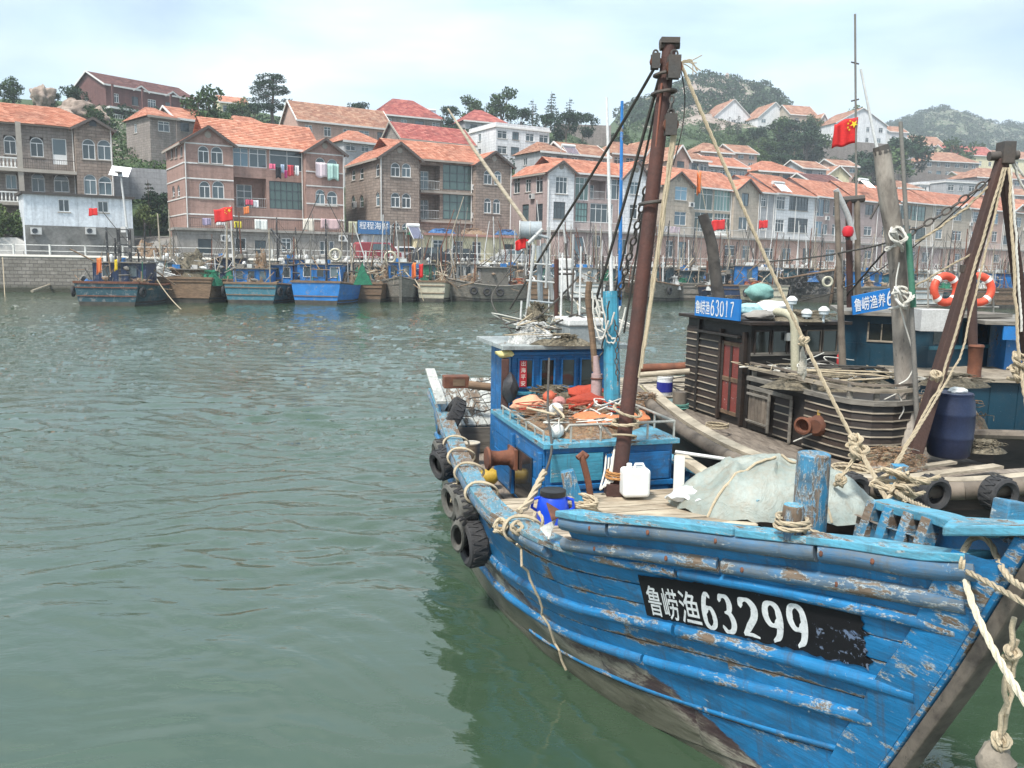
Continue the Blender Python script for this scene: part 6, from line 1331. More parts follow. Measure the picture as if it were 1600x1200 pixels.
def patch(name, mat, parent, s0, s1, lo, hi, off, nz=4, surf=SF, th=.03, ds=.1, stem=True, gap=.004, edge=1.0):
    """one plank following the hull; UVs in metres, 'edge' raises wear along the seams, 'bare' marks where paint was never kept"""
    V = []; UVs = []; ED = []; BR = []; nu = max(2, int((s1-s0)/ds)); F_ = []; rows_ = [-1]+list(range(nz+1))+[nz+1]
    for i in range(nu+1):
        for j in rows_:
            t = min(max(j,0),nz)/nz; tt = t
            sa = s0
            sb = lerp(sa, s1, i/nu); z = lerp(lo(sb)+gap, hi(sb)-gap, tt)
            if stem:
                st = stemS(z)+.02
                if s0 < st: sb = lerp(st, s1, i/nu); z = lerp(lo(sb)+gap, hi(sb)-gap, tt)
            o = off-(th if j in (-1,nz+1) else 0) + (.004 if 0 < j < nz else 0) - (.012 if i in (0,nu) and not (stem and i == 0 and s0 < 1) else 0)
            V.append(surf(sb, z, o)); UVs.append((sb, z)); ED.append(edge*(1.0 if j in (-1,0,nz,nz+1) else .0)+(.6 if i in (0,nu) else 0)); 
            BR.append(min(1,max(0,.5+(paint_edge(sb)-z)*2.2)))
    n_ = len(rows_); m = MB(); m.v = [tuple(v) for v in V]; m.f = [(i*n_+j,(i+1)*n_+j,(i+1)*n_+j+1,i*n_+j+1) for i in range(nu) for j in range(n_-1)]
    o = m.build(name, mat, parent, smooth=False, world=True, fix=False); me = o.data
    uv = me.uv_layers.new(name='UVMap'); li = np.empty(len(me.loops),dtype=np.int32); me.loops.foreach_get('vertex_index', li); U_ = np.array(UVs)[li]; uv.data.foreach_set('uv', U_.ravel().astype(np.float32))
    for nm,arr in (('edge',ED),('bare',BR)): at = me.attributes.new(nm,'FLOAT','POINT'); at.data.foreach_set('value', np.array(arr,dtype=np.float32))
    me.polygons.foreach_set('use_smooth', [True]*len(me.polygons)); me.set_sharp_from_angle(angle=math.radians(50)); return o
def tube_uv(name, mat, parent, pts, rad, n=10, sq=1.0, edge=.6, smooth=True, ends=True):
    """round timber with UVs along its length"""
    pts = [Vector(p) for p in pts]; m = MB(); m.tube(pts, rad, n); L_ = [0]
    for a,b in zip(pts,pts[1:]): L_.append(L_[-1]+(b-a).length)
    r0 = rad if isinstance(rad,(int,float)) else rad[0]
    o = m.build(name, mat, parent, smooth=smooth, world=parent is not None, fix=False); me = o.data; uv = me.uv_layers.new(name='UVMap')
    for l in me.loops:
        vi = l.vertex_index; uv.data[l.index].uv = (L_[vi//n], (vi%n)/n*2*math.pi*r0)
    at = me.attributes.new('edge','FLOAT','POINT'); at.data.foreach_set('value', [edge*(.3+.7*abs(math.sin(vi*2.1))) for vi in range(len(me.vertices))])
    return o
def box_uv(name, mat, parent, mb, edge=.4, bevel=.006):
    """boxy timbers: box-projected UVs; world coordinates"""
    o = mb.build(name, mat, parent, world=parent is not None, bevel=bevel); me = o.data; uv = me.uv_layers.new(name='UVMap')
    for p in me.polygons:
        n_ = p.normal; ax = max(range(3), key=lambda k: abs(n_[k]))
        for li in p.loop_indices:
            c = me.vertices[me.loops[li].vertex_index].co
            uv.data[li].uv = {0:(c.y,c.z),1:(c.x,c.z),2:(c.y,c.x)}[ax] if name not in ('post','bitt') else {0:(c.z,c.y),1:(c.z,c.x),2:(c.y,c.x)}[ax]
    at = me.attributes.new('edge','FLOAT','POINT'); at.data.foreach_set('value', [edge]*len(me.vertices)); return o
END = 9.45
ginner = midz(z1, zM, .5)
strakes = [  # low line, high line, offset, joints
 (z1,zV,.0,[.1,1.25,2.62]), (zM,z1,.004,[.1,1.75,2.68]), (midz(zA,zM,.66),zM,.0,[.1,2.0,4.6,7.2,END]), (midz(zA,zM,.33),midz(zA,zM,.66),.006,[.1,3.1,5.9,END]), (zA,midz(zA,zM,.33),.002,[.1,1.55,4.1,6.8,END]),
 (midz(zB,zA,.5),zA,.004,[.1,2.5,5.2,END]), (zB,midz(zB,zA,.5),.0,[.1,1.75,4.4,7.4,END]), (zC,zB,.004,[.1,2.9,6.0,END]), (zD,zC,.0,[.1,2.1,5,END]), (zE,zD,-.01,[.1,3.5,END])]
for lo,hi,off,J in strakes:
    for a,b in zip(J,J[1:]): patch('plank', HULLB, BB, a, b, lo, hi, off)
def rub(line, s0, s1, r, name='rub_rail', mat=None, seg=(1,), out=.0, dz=0):
    cuts = [s0]+list(seg)+[s1]
    for a,b in zip(cuts,cuts[1:]):
        k = max(3,int((b-a)/.14)); P = []
        for i in range(k+1):
            s = lerp(a+.012,b-.012,i/k); z = line(s)+dz
            s = max(s, stemS(z)+.06) if i == 0 else max(s, stemS(z)+.06+.01*i)
            P.append(SF(s, z, out+.012*noise.noise(Vector((s*3,z,1)))))
        tube_uv(name, mat or RAILB, BB, P, r, 10)
rub(lambda s: zV(s)-.055, .3, 2.62, .058, seg=(1.05,2.25), mat=RAILB); rub(z1, .35, 2.72, .05, seg=(1.6,), mat=RAILB); rub(lambda s: zM(s), .4, 2.9, .038, seg=(1.9,), mat=HULLB)
rub(lambda s: zM(s)-.05, 2.92, END, .062, seg=(4.7,6.9), mat=RAILB, out=.01); rub(zA, .6, END, .047, seg=(2.05,4.3,7), mat=HULLB); rub(zB, .85, 6, .044, seg=(2.4,), mat=HULLB); rub(lambda s: zC(s)+.03, .95, 4, .018, seg=(2,), mat=HULLB)
def cap(line, s0, s1, wd, cuts=(), z=.02, th=.045, name='gunwale_cap', surf=SF, mat=None, inn=1):
    C = [s0]+list(cuts)+[s1]
    for a,b in zip(C,C[1:]):
        k = max(3,int((b-a)/.16)); V = []
        for i in range(k+1):
            s = lerp(a+.006,b-.006,i/k); zz = line(s)+z; o = surf(s,line(s),.045*inn); q = surf(s,line(s),(.045-wd)*inn)
            V += [(*o.xy,zz),(*q.xy,zz),(*q.xy,zz-th),(*o.xy,zz-th)]
        m = MB(); m.v = V; m.f = [(4*i+j,4*i+(j+1)%4,4*i+4+(j+1)%4,4*i+4+j) for i in range(k) for j in range(4)]+[(0,1,2,3),(4*k+3,4*k+2,4*k+1,4*k)]
        box_uv(name, mat or CAPB, BB, m, .35)
cap(zV, .34, 2.6, .19, (1.45,), .03); cap(lambda s: zM(s), 2.62, END, .19, (4.5,6.6), .03, mat=CAPW)
# stem timbers
S_pts = [LW(stemS(z)-.03,0,z) for z in np.linspace(2.12,-.5,12)]
m = MB()
for a,b in zip(S_pts,S_pts[1:]): m.bar(a,b,.17,.16,(0,0,1))
m = MB(); prof = [LW(stemS(z),0,z) for z in np.linspace(2.16,-.5,14)]
def stem_strip(name, mat, d0, d1, hw):
    V = []; 
    for p,z in zip(prof, np.linspace(2.16,-.5,14)):
        for dd in (d0,d1):
            for sg in (-1,1): V.append(p-DS*dd+DN*sg*hw)
    mm = MB(); mm.v = [tuple(v) for v in V]; k = len(prof)
    mm.f = [f for i in range(k-1) for f in ((4*i,4*i+1,4*i+5,4*i+4),(4*i+1,4*i+3,4*i+7,4*i+5),(4*i+3,4*i+2,4*i+6,4*i+7),(4*i+2,4*i,4*i+4,4*i+6))]+[(0,2,3,1),(4*k-4,4*k-3,4*k-1,4*k-2)]
    return box_uv(name, mat, BB, mm, .7, .012)
stem_strip('stem_post', HULLB, -.06, .03, .07); stem_strip('cutwater', wood('cutwater_dark',(.15,.125,.10),(.05,.04,.034),grain=(1,1,1),scale=7,crack=.6), .033, .115, .055)
def cheek():
    V = []; zs = np.linspace(2.02,-.5,26); UV_ = []
    for z in zs:
        for k,(x,o) in enumerate(((-.01,.0),(.0,.045),(.13,.04),(.24,.030),(.26,.0))): s = stemS(z)+x+(.03*noise.noise(Vector((z*3,0,0))) if k > 2 else 0); V.append(SF(s,z,o)); UV_.append((s,z))
    m = MB(); m.v = [tuple(v) for v in V]; m.f = [(i*5+j,i*5+j+1,(i+1)*5+j+1,(i+1)*5+j) for i in range(25) for j in range(4)]
    o = m.build('stem_cheek', HULLB, BB, world=True, fix=False); me = o.data; uv = me.uv_layers.new(name='UVMap')
    for l in me.loops: uv.data[l.index].uv = UV_[l.vertex_index]
    at = me.attributes.new('edge','FLOAT','POINT'); at.data.foreach_set('value', [.55]*len(V))
cheek()
# far side of the hull
def wF(s, z): 
    x = max(0, s-stemS(z)); q = max(0,z)/zV(s); T_ = [(0,.03),(.35,.14),(.8,.3),(1.3,.45),(2.0,.75),(3,1.05),(4.3,1.2),(6,1.15),(8,1.0),(9.4,.85)]
    return -lerp(smooth_pl(x,T_WL)*.85, smooth_pl(x,T_), q**1.1)*(1+.75*min(0,z))
def SFF(s, z, off=0): return LW(s, wF(s,z)-off, z)
for lo,hi,a,b in ((zM,lambda s: zV(s)+.10,.1,1.66),(zA,zM,.1,1.66),(zA,lambda s: zM(s)-.22,1.67,4.5),(zA,zM,4.5,END),(zC,zA,.1,END),(zE,zC,.1,END)): patch('plank', HULLB, BB, a, b, lo, hi, 0, surf=SFF)
cap(zM, 3.6, END, .18, (5,), .03, surf=SFF, inn=1, mat=CAPB)
# transom
m = MB(); P = [SF(END,z,-.01) for z in np.linspace(-.5,zM(END),8)]+[SFF(END,z,-.01) for z in np.linspace(zM(END),-.5,8)]; m.slab(P, DS*.05); box_uv('transom', HULLB, BB, m)
# inner skin near side
def SFI(s, z, off=0): return LW(s, wN(s,z)-.09+off, z)
for nm,sf,sg,a,b,hi in (('ceiling_plank',SF,-1,.95,2.6,zV),('ceiling_plank',SF,-1,2.6,END,zM),('ceiling_plank',SFF,-1,.95,1.75,zV),('ceiling_plank',SFF,-1,3.6,END,zM)):
    patch(nm, POSTB, BB, a, b, lambda s: 1.05 if s < 2.6 else .6, hi, -.085, surf=sf, stem=False, nz=5)
# frames standing inside the bow on the far side
for i,s in enumerate((.92,1.12,1.34,1.56)):
    w = wF(s,1.5)+.11; m = MB(); zt = zV(s)+.10; m.bar(LW(s,w+.11,1.2), LW(s,wF(s,zV(s))+.05,zt), .07, .085, (DN.x,DN.y,0)); box_uv('frame', POSTB, BB, m, .5)
# broad curved rail on the far bow and breast hook
V = []
for i in range(15):
    s = lerp(.30,1.62,i/14); z = zV(s)+.14-.03*(i/14); a = SFF(s,zV(s),.08); b = SFF(s,zV(s),-.07); V += [(*a.xy,z),(*b.xy,z),(*b.xy,z-.05),(*a.xy,z-.05)]
m = MB(); m.v = V; m.f = [(4*i+j,4*i+(j+1)%4,4*i+4+(j+1)%4,4*i+4+j) for i in range(14) for j in range(4)]+[(0,1,2,3),(59,58,57,56)]; box_uv('gunwale_cap', CAPB, BB, m, .2)
hk = [LW(.02,.07,2.20),LW(.02,-.07,2.20),LW(.42,-.22,2.08),LW(.62,-.05,2.05),LW(.42,.20,2.08)]
m = MB(); m.slab(hk, (0,0,.05)); box_uv('breast_hook', CAPB, BB, m, .3, .01)
pp = atz(1575,812,2.1)
m = MB(); a_ = aty(1570,812,3.95); m.bar(a_-Vector((0,0,.25)), aty(1583,782,3.99), .15, .10, (.3,-1,0)); box_uv('bow_cleat', POSTB, BB, m, .4, .01)
# decks
def deckplanks(s0, s1, z, mat, across=False, width=.16, name='deck_plank', wl=None, wr=None, g=random.Random(3)):
    if across:
        s = s0
        while s < s1-.02:
            a = min((wl(s) if wl else wN(s,z)-.1), (wl(s) if wl else 9)); b = wr(s) if wr else wF(s,z)+.1; e = min(s1,s+width)
            m = MB(); zz = z+g.uniform(-.006,.006); P = [LW(s+.006,a,zz),LW(s+.006,b,zz),LW(e-.006,b,zz),LW(e-.006,a,zz)]; m.slab(P,(0,0,-.04)); m.build(name, mat, BB, world=True); s = e
    else:
        w = wr(s0)
        ws = max(wl(s0),wl((s0+s1)/2),wl(s1))
        while w < ws:
            k = 8; P = []; zz = z+g.uniform(-.006,.006)
            for i in range(k+1): s = lerp(s0,s1,i/k); P.append(LW(s,min(w+width-.006,wl(s)),zz))
            for i in range(k,-1,-1): s = lerp(s0,s1,i/k); P.append(LW(s,min(w+.006,wl(s)-.001),zz))
            m = MB(); 
            for i in range(k): m.slab([P[i],P[i+1],P[2*k-i],P[2*k+1-i]],(0,0,-.04))
            m.build(name, mat, BB, world=True); w += width
DECKG = wood('deck_worn_grey', (.24,.20,.16), (.09,.07,.055), grain=(3,.5,1), scale=5, crack=.6); DECKP = wood('foredeck_pale', (.46,.39,.29), (.2,.15,.1), grain=(.8,4,1), scale=5, crack=.5)
deckplanks(4.75, END-.05, .74, DECKG, False, .17, wl=lambda s: wN(s,.8)-.1, wr=lambda s: -wN(s,.8)*.9)
deckplanks(2.0, 4.74, 1.10, DECKP, True, .15, wl=lambda s: wN(s,1.1)-.12, wr=lambda s: wF(s,1.1)+.12)
m = MB(); m.slab([LW(4.745,wN(4.745,.9)-.1,.70),LW(4.745,-1.1,.70),LW(4.745,-1.1,1.09),LW(4.745,wN(4.745,1)-.1,1.09)], DS*-.03); box_uv('deck_riser', POSTB, BB, m)
# deckhouse
BLU = mat_hull('house_blue_paint', (.012,.17,.44), -.5, False); BLT = mat_hull('panel_turquoise', (.06,.33,.47), -.3, False)
def panel(o, s, w, z, ds, dw, dz, mat, name, parent=BB, bevel=.004):    # box with edges along the boat axes
    m = MB(); P = [LW(s,w,z),LW(s+ds,w,z),LW(s+ds,w+dw,z),LW(s,w+dw,z)]; m.slab(P,(0,0,dz)); return box_uv(name, mat, parent, m, .25, bevel)
H0,H1_,WL_,WR_ = 4.93,6.86,.60,-.74
dh = panel(0,H0,WR_,.74,H1_-H0,WL_-WR_,.78,BLU,'deckhouse')
panel(0,H0-.06,WR_-.05,1.52,H1_-H0+.06,WL_-WR_+.1,.05,CAPB,'deckhouse_coaming',dh)
for w0,w1,z0,z1_,mt in ((.56,.02,1.18,1.46,BLT),(-.02,-.70,1.16,1.44,BLU),(.56,.30,.82,1.12,BLU),(-.30,-.70,.82,1.10,BLU),(.25,-.25,.82,1.12,BLU)):
    panel(0,H0-.035,w1,z0,.03,w0-w1,z1_-z0,mt,'door_panel',dh,.006)
panel(0,H0-.05,WR_+.0,1.10,.045,WL_-WR_,.05,BLU,'deckhouse_batten',dh)
for k in range(4):                                        # near side planking; a near-black panel paints the doorway's dark inside
    panel(0,H0+.02,WL_+.002,.78+.185*k,H1_-H0-.1,.018+.004*(k%2),.178,BLU,'side_plank',dh)
panel(0,H0+.35,WL_+.026,.82,.55,.02,.52,glass_dark('opening_shade',(.015,.015,.015)),'doorway',dh); panel(0,H0+.04,WL_+.026,.80,.08,.035,.66,BLU,'door_post',dh); panel(0,H0+.98,WL_+.026,.80,.08,.035,.66,BLU,'door_post',dh)
PIPE = weathered('pipe_galvanised', (.42,.42,.38), (.2,.14,.09), .5, 8, .1, .3)
rz = 1.74
m = MB(); rp = [LW(H0,WR_,rz),LW(H0,.35,rz)]; m.tube([LW(H0-.02,.42,rz-.05),LW(H0-.02,.38,rz),LW(H0-.02,WR_,rz),LW(H1_-.4,WR_-.02,rz)],.014,6)
for w in (.36,.05,-.2,-.45,WR_): m.tube([LW(H0-.02,w,1.57),LW(H0-.02,w,rz)],.012,5)
for s in (5.4,5.9,6.4): m.tube([LW(s,WR_-.02,1.57),LW(s,WR_-.02,rz)],.012,5)
m.tube([LW(H0+.1,WL_,1.66),LW(H1_-.3,WL_,1.66)],.012,5)
for s in (5.03,5.3,5.6,5.9,6.2,6.5): m.tube([LW(s,WL_,1.57),LW(s,WL_,1.66)],.011,5)
m.build('guard_rail', PIPE, dh, smooth=True, world=True)
# wheelhouse
P0,P1,QL,QR,ZT = 6.88,7.86,.39,-.93,2.30
zw = aty(800,545,9.9).z; ZT = zw
wh = panel(0,P0,QR,.74,P1-P0,QL-QR,ZT-.74,BLU,'wheelhouse')
def front_u(u): # bearing -> w on the wheelhouse front plane
    best = min(np.arange(-1.3,.8,.005), key=lambda w: abs((lambda q: 800+F_PX*q.x/(q.y*math.cos(PITCH)))(LW(P0,w,0))-u)); return float(best)
zt_,zb_ = aty(840,563,9.95).z, aty(840,604,9.95).z
for (ua,ub) in ((811,831),(846,865),(879,897),(909,926)):
    wa,wb = front_u(ua),front_u(ub); m = MB(); b_ = .022
    f1 = panel(0,P0-.022,wb,zb_,.02,wa-wb,zt_-zb_,glass_dark('cabin_glass',(.02,.024,.022)),'window',wh,.001)
    for (x0,x1,y0,y1) in ((wa,wa+b_,zb_-b_,zt_+b_),(wb-b_,wb,zb_-b_,zt_+b_),(wb,wa,zb_-b_,zb_),(wb,wa,zt_,zt_+b_)): panel(0,P0-.035,min(x0,x1),y0,.034,abs(x1-x0),y1-y0,BLU,'window_frame',wh)
panel(0,P0-.03,QR,zb_-.10,.03,QL-QR,.04,BLT,'front_batten',wh); panel(0,P0-.03,QR,zt_+.06,.03,QL-QR,.04,BLU,'front_batten',wh)
for k in range(8): panel(0,P0-.012,lerp(QR,QL,k/8)+.01,.78,.012,(QL-QR)/8-.02,zb_-.12-.78,BLU,'front_plank',wh)
for k in range(4): panel(0,P0+.02+.23*k,QL,.78,.215,.014,ZT-.82,BLU,'side_plank',wh)
panel(0,P0-.14,QR-.14,ZT,P1-P0+.3,QL-QR+.30,.05,mat_hull('roof_board_white', (.42,.46,.45), .2, False),'wheelhouse_roof',BB)
wa,wb = front_u(810),front_u(821); rs = panel(0,P0-.05,wb,zb_+.0,.014,wa-wb,zt_-zb_,plain('sticker_red',(.42,.02,.03),.5),'door_sticker',wh,.001)
nrm_rot = math.atan2(DN.y,DN.x)+math.pi
def axis_rot(): return (math.pi/2,0,math.atan2(-DN.y,-DN.x))
base = BB.location
for k,chx in enumerate('出海平安'):
    p = LW(P0-.0515,(wa+wb)/2,lerp(zt_,zb_,(k+.5)/4))-base; sign_text(chx,.065,p,axis_rot(),plain('sticker_cream',(.75,.7,.6),.6),BB,'sticker_character',.001)
# registration panel painted on the bow
PL = [(2.19,1.295),(.85,1.565),(.83,1.215),(2.24,.985)]
def plate_pt(f, h, off): # f 0..1 from the left, h 0..1 from the bottom
    f = max(0,f); fs = f**1.12
    s = lerp(lerp(PL[3][0],PL[0][0],h), lerp(PL[2][0],PL[1][0],h), fs); z = lerp(lerp(PL[3][1],PL[2][1],fs), lerp(PL[0][1],PL[1][1],fs), h); return SF(s,z,off)
def mat_plate():
    t = NT('plate_black_paint'); vec = t.tc.outputs['Object']; n = t.noise(vec, 14, 8, .75, .5); n2 = t.noise(vec, 3, 4); at = t.n('ShaderNodeAttribute', attribute_name='edge')
    s1 = t.math('ADD', n, t.math('MULTIPLY', at.outputs['Fac'], .16)); ch = t.ramp(s1, [(.66,0),(.675,1)])
    c = t.mix(t.math('MULTIPLY', ch, .85), t.mix(n2, (.006,.006,.008), (.02,.02,.022)), t.mix(n2, (.30,.29,.26), (.02,.13,.36))); t.base(c); t.set(Roughness=.6); t.p.inputs['Specular IOR Level'].default_value = .15; t.bump(n, .4, .006); return t.m
g_ = random.Random(2); nu,nv = 60,14; V = []; E = []
for i in range(nu+1):
    for j in range(nv+1):
        f,h = i/nu,j/nv; ej = 1 if i in (0,nu) or j in (0,nv) else 0
        ff = f+ej*(.0 if 0 < i < nu else g_.uniform(-.012,.004)*(3 if i == nu else 1)); hh = h+ej*(.0 if 0 < j < nv else g_.uniform(-.03,.03)*(.3+f)); V.append(plate_pt(ff,hh,.013)); E.append(max(0,f-.62)*2.0 if h < .6 else max(0,f-.8))
m = MB(); m.v = [tuple(v) for v in V]; m.f = [(i*(nv+1)+j,(i+1)*(nv+1)+j,(i+1)*(nv+1)+j+1,i*(nv+1)+j+1) for i in range(nu) for j in range(nv)]
# raised by the same relief as the planks beneath
plate = m.build('registration_panel', mat_plate(), BB, smooth=True, world=True, fix=False); at = plate.data.attributes.new('edge','FLOAT','POINT'); at.data.foreach_set('value', E)
DIG = {'6':[[(.78,.90),(.55,.98),(.30,.80),(.14,.45),(.2,.14),(.5,.02),(.8,.14),(.86,.36),(.7,.56),(.45,.58),(.22,.42)]],'3':[[(.16,.84),(.35,.98),(.65,.97),(.8,.78),(.66,.58),(.42,.54)],[(.42,.54),(.72,.50),(.88,.28),(.72,.06),(.4,.01),(.14,.14)]],
 '2':[[(.14,.78),(.28,.96),(.58,.98),(.82,.8),(.76,.56),(.48,.3),(.14,.04)],[(.14,.04),(.5,.07),(.9,.03)]],'9':[[(.82,.62),(.6,.44),(.32,.46),(.14,.66),(.24,.9),(.52,.98),(.8,.86),(.86,.55),(.7,.2),(.36,.02)]],
 '0':[[(.5,.98),(.2,.82),(.12,.5),(.2,.16),(.5,.02),(.8,.16),(.88,.5),(.8,.82),(.5,.98)]],'1':[[(.28,.8),(.5,.97),(.5,.03)],[(.3,.03),(.7,.03)]],'7':[[(.12,.93),(.5,.95),(.88,.93),(.6,.5),(.45,.02)]]}
def digit_mesh(chx, thick=.20, thin=.07):
    """brush numerals: heavy down-strokes, thin cross-strokes"""
    V = []; Fs = []
    for st in DIG[chx]:
        c = crom([(x,y,0) for x,y in st], 5); n_ = len(c)
        for i,p in enumerate(c):
            t = (c[min(i+1,n_-1)]-c[max(i-1,0)]).normalized(); w = thin+(thick-thin)*abs(t.y)**1.3; e = min(i,n_-1-i)/4; w *= min(1,.45+.55*e); nn = Vector((-t.y,t.x,0)); V += [p+nn*w/2,p-nn*w/2]
        o = len(V)-2*n_; Fs += [(o+2*i,o+2*i+1,o+2*i+3,o+2*i+2) for i in range(n_-1)]
    return V,Fs
def glyph_mesh(chx):
    cu = bpy.data.curves.new('g','FONT'); cu.body = chx; cu.size = 1; cu.resolution_u = 2; cu.offset = .008; ob = bpy.data.objects.new('g', cu); COL.objects.link(ob)
    me = bpy.data.meshes.new_from_object(ob.evaluated_get(bpy.context.evaluated_depsgraph_get())); bpy.data.objects.remove(ob); V = [v.co.copy() for v in me.vertices]; Fs = [tuple(p.vertices) for p in me.polygons]
    if V:
        x0,x1 = min(v.x for v in V),max(v.x for v in V); y0,y1 = min(v.y for v in V),max(v.y for v in V); V = [Vector(((v.x-x0)/(x1-x0),(v.y-y0)/(y1-y0),0)) for v in V]
    return V,Fs
def mat_letter(name='letter_white'):
    if name in _MC: return _MC[name]
    t = NT(name); n = t.noise(t.tc.outputs['Object'], 22, 8, .75); t.base(t.ramp(n, [(.3,(.28,.30,.32)),(.44,(.62,.64,.65)),(.7,(.84,.85,.85))])); t.set(Roughness=.6); _MC[name] = t.m; return t.m
def lettering(txt, cells, fn, parent, mat, thick=.20, thin=.07, name='character'):
    for chx,(f0,f1,h0,h1) in zip(txt,cells):
        V,Fs = digit_mesh(chx,thick,thin) if chx in DIG else glyph_mesh(chx)
        m = MB(); m.v = [tuple(fn(lerp(f0,f1,v.x), lerp(h0,h1,v.y))) for v in V]; m.f = Fs; m.build(name, mat, parent, world=True, fix=False)
cells = [(.035+.0,.125,.30,.86),(.128,.228,.24,.80),(.232,.335,.18,.80),(.355,.435,.20,.76),(.455,.535,.18,.74),(.545,.63,.14,.72),(.64,.72,.14,.72),(.735,.81,.12,.72)]
cells = [(.04,.128,.05,.78),(.138,.222,.04,.77),(.23,.33,.04,.78),(.342,.405,.04,.80),(.418,.49,.05,.80),(.508,.595,.05,.80),(.615,.69,.06,.82),(.712,.785,.07,.84)]
lettering('鲁崂渔63299', cells, lambda f,h: plate_pt(f,h,.017), BB, mat_letter(), .34, .10)
# bolts and nail heads on the rails
bm_ = MB().lathe([(.016,0),(.016,.006),(.009,.010)],10).mesh('bolt_head', RUST)
for line,ss,off in ((lambda s: zV(s)-.055,(.75,1.0,1.55,1.95,2.35),.06),(z1,(.95,1.45,1.9,2.4),.05),(zA,(.9,1.4,1.9,2.6,3.4),.036),(zB,(1.1,1.6,2.2),.034)):
    for s in ss:
        p = SF(s,line(s),off-.003)-BB.location; o = inst('bolt_head', bm_, BB, p); o.rotation_euler = (DN+Vector((0,0,.15))).to_track_quat('Z','Y').to_euler()
# ---------------------------------------------------------------- posts and gear standing on the blue boat
def stand(name, label, cat, mat, mb, edge=.5, bevel=.01, group=None, parent=None):
    r = thing(name,label,cat,(0,0,0),0,group) if False else None
    vs = mb.v; cx = sum(v[0] for v in vs)/len(vs); cy = sum(v[1] for v in vs)/len(vs); zb = min(v[2] for v in vs)
    mb.v = [(a-cx,b-cy,c-zb) for a,b,c in vs]; o = box_uv(name, mat, None, mb, edge, bevel); o.location = (cx,cy,zb); return tag(o,label,cat,group)
m = MB(); pc_ = atz(1272,706,2.06); pb = LW(1.93,-.20,1.1); pc_ = aty(1272,708,5.18); m.tube([Vector((pc_.x-.01,pc_.y,1.1)),Vector((pc_.x,pc_.y,1.7)),pc_],[.112,.106,.102],14); o = stand('post','thick round blue mooring post with bare wood showing, behind the bow rail','post',POSTB,m,.7)
for p in o.data.polygons: p.use_smooth = True
o.data.set_sharp_from_angle(angle=.8)
pm_ = aty(1240,792,4.42); m = MB(); m.tube([pm_-Vector((0,0,.18)),pm_-Vector((0,0,.02)),pm_+Vector((0,0,.015))],[.058,.060,.056],8); o = stand('bitt','short eight sided bitt with light blue top on the near bow rail','bitt',RAILB,m,.3); o.data.materials.append(CAPB)
for p in o.data.polygons:
    if p.normal.z > .9: p.material_index = 1  # upward face takes the caps' lit blue
pb_ = aty(1406,726,6.6); m = MB(); m.bar(pb_-Vector((0,0,.75)),pb_,.115,.10,(0,1,0)); stand('post','slim square blue post wrapped with rope left of the curved bow rail','post',POSTB,m,.4)
q = atz(905,792,1.12); m = MB(); m.bar(q-Vector((.03,0,0)),aty(886,735,q.y+.02),.17,.13,(0,1,0),.12,.11); stand('bitt','leaning blue wooden bitt with a rope coil round its foot','bitt',POSTB,m,.6)
q = atz(924,790,1.12); m = MB(); m.tube(crom([q,q+Vector((-.03,.02,.2)),q+Vector((-.09,.02,.42)),aty(908,712,q.y+.03)],4),[.030]*13,8); m.tube([aty(902,716,q.y),aty(911,708,q.y+.03),aty(918,714,q.y)],.026,7); stand('iron_bollard','rusty crooked iron bollard beside the leaning blue bitt','bollard',RUST,m)
# mast
b0 = atz(965,772,1.1); t0 = aty(1046,72,8.15); mt = thing('mast','tall rusty steel boom mast leaning right on the blue boat','mast',b0)
m = MB(); m.tube([b0-b0,(t0-b0)*.5,t0-b0],[.072,.069,.064],14); RUSTM = weathered('rust_mast', (.095,.036,.026), (.035,.022,.02), .75, 2.2, .5, stain=.9, vary=0); m.build('spar', RUSTM, mt, smooth=True)
m = MB(); m.tube([(t0-b0)*1.0-Vector((.09,0,.0)),(t0-b0)*1.0+Vector((.09,0,.02))],.045,10); m.box((t0-b0)+Vector((0,0,.04)),(.17,.14,.05)); m.build('mast_cap', DARKM, mt)
m = MB(); f_ = lambda k: (t0-b0)*k
for k in (.94,.90,.66): m.torus(f_(k),.11,.016,Matrix.Rotation(-.15,3,'Y'),16,6)
m.build('iron_band', DARKM, mt, smooth=True); m = MB().box((0,0,.05),(.24,.24,.14)); m.build('mast_step', RUSTM, mt)
def block(p, r, label): 
    t = thing('pulley_block',label,'pulley',p,0,'pulley blocks in the rigging'); MB().tube([(0,-.03,0),(0,.03,0)],r,14).build('sheave',RUST,t,smooth=True); m = MB(); m.box((0,-.04,0),(r*1.5,.012,r*2.7)); m.box((0,.04,0),(r*1.5,.012,r*2.7)); m.torus((0,0,r*1.6),r*.4,.01,Matrix.Rotation(math.pi/2,3,'X'),10,5); m.build('cheek',DARKM,t)
block(aty(1053,105,8.0),.075,'rusty pulley at the right of the mast head'); block(aty(1048,195,7.95),.07,'lower pulley block hanging down the mast'); block(aty(1024,96,8.1),.05,'small pulley at the left of the mast head')
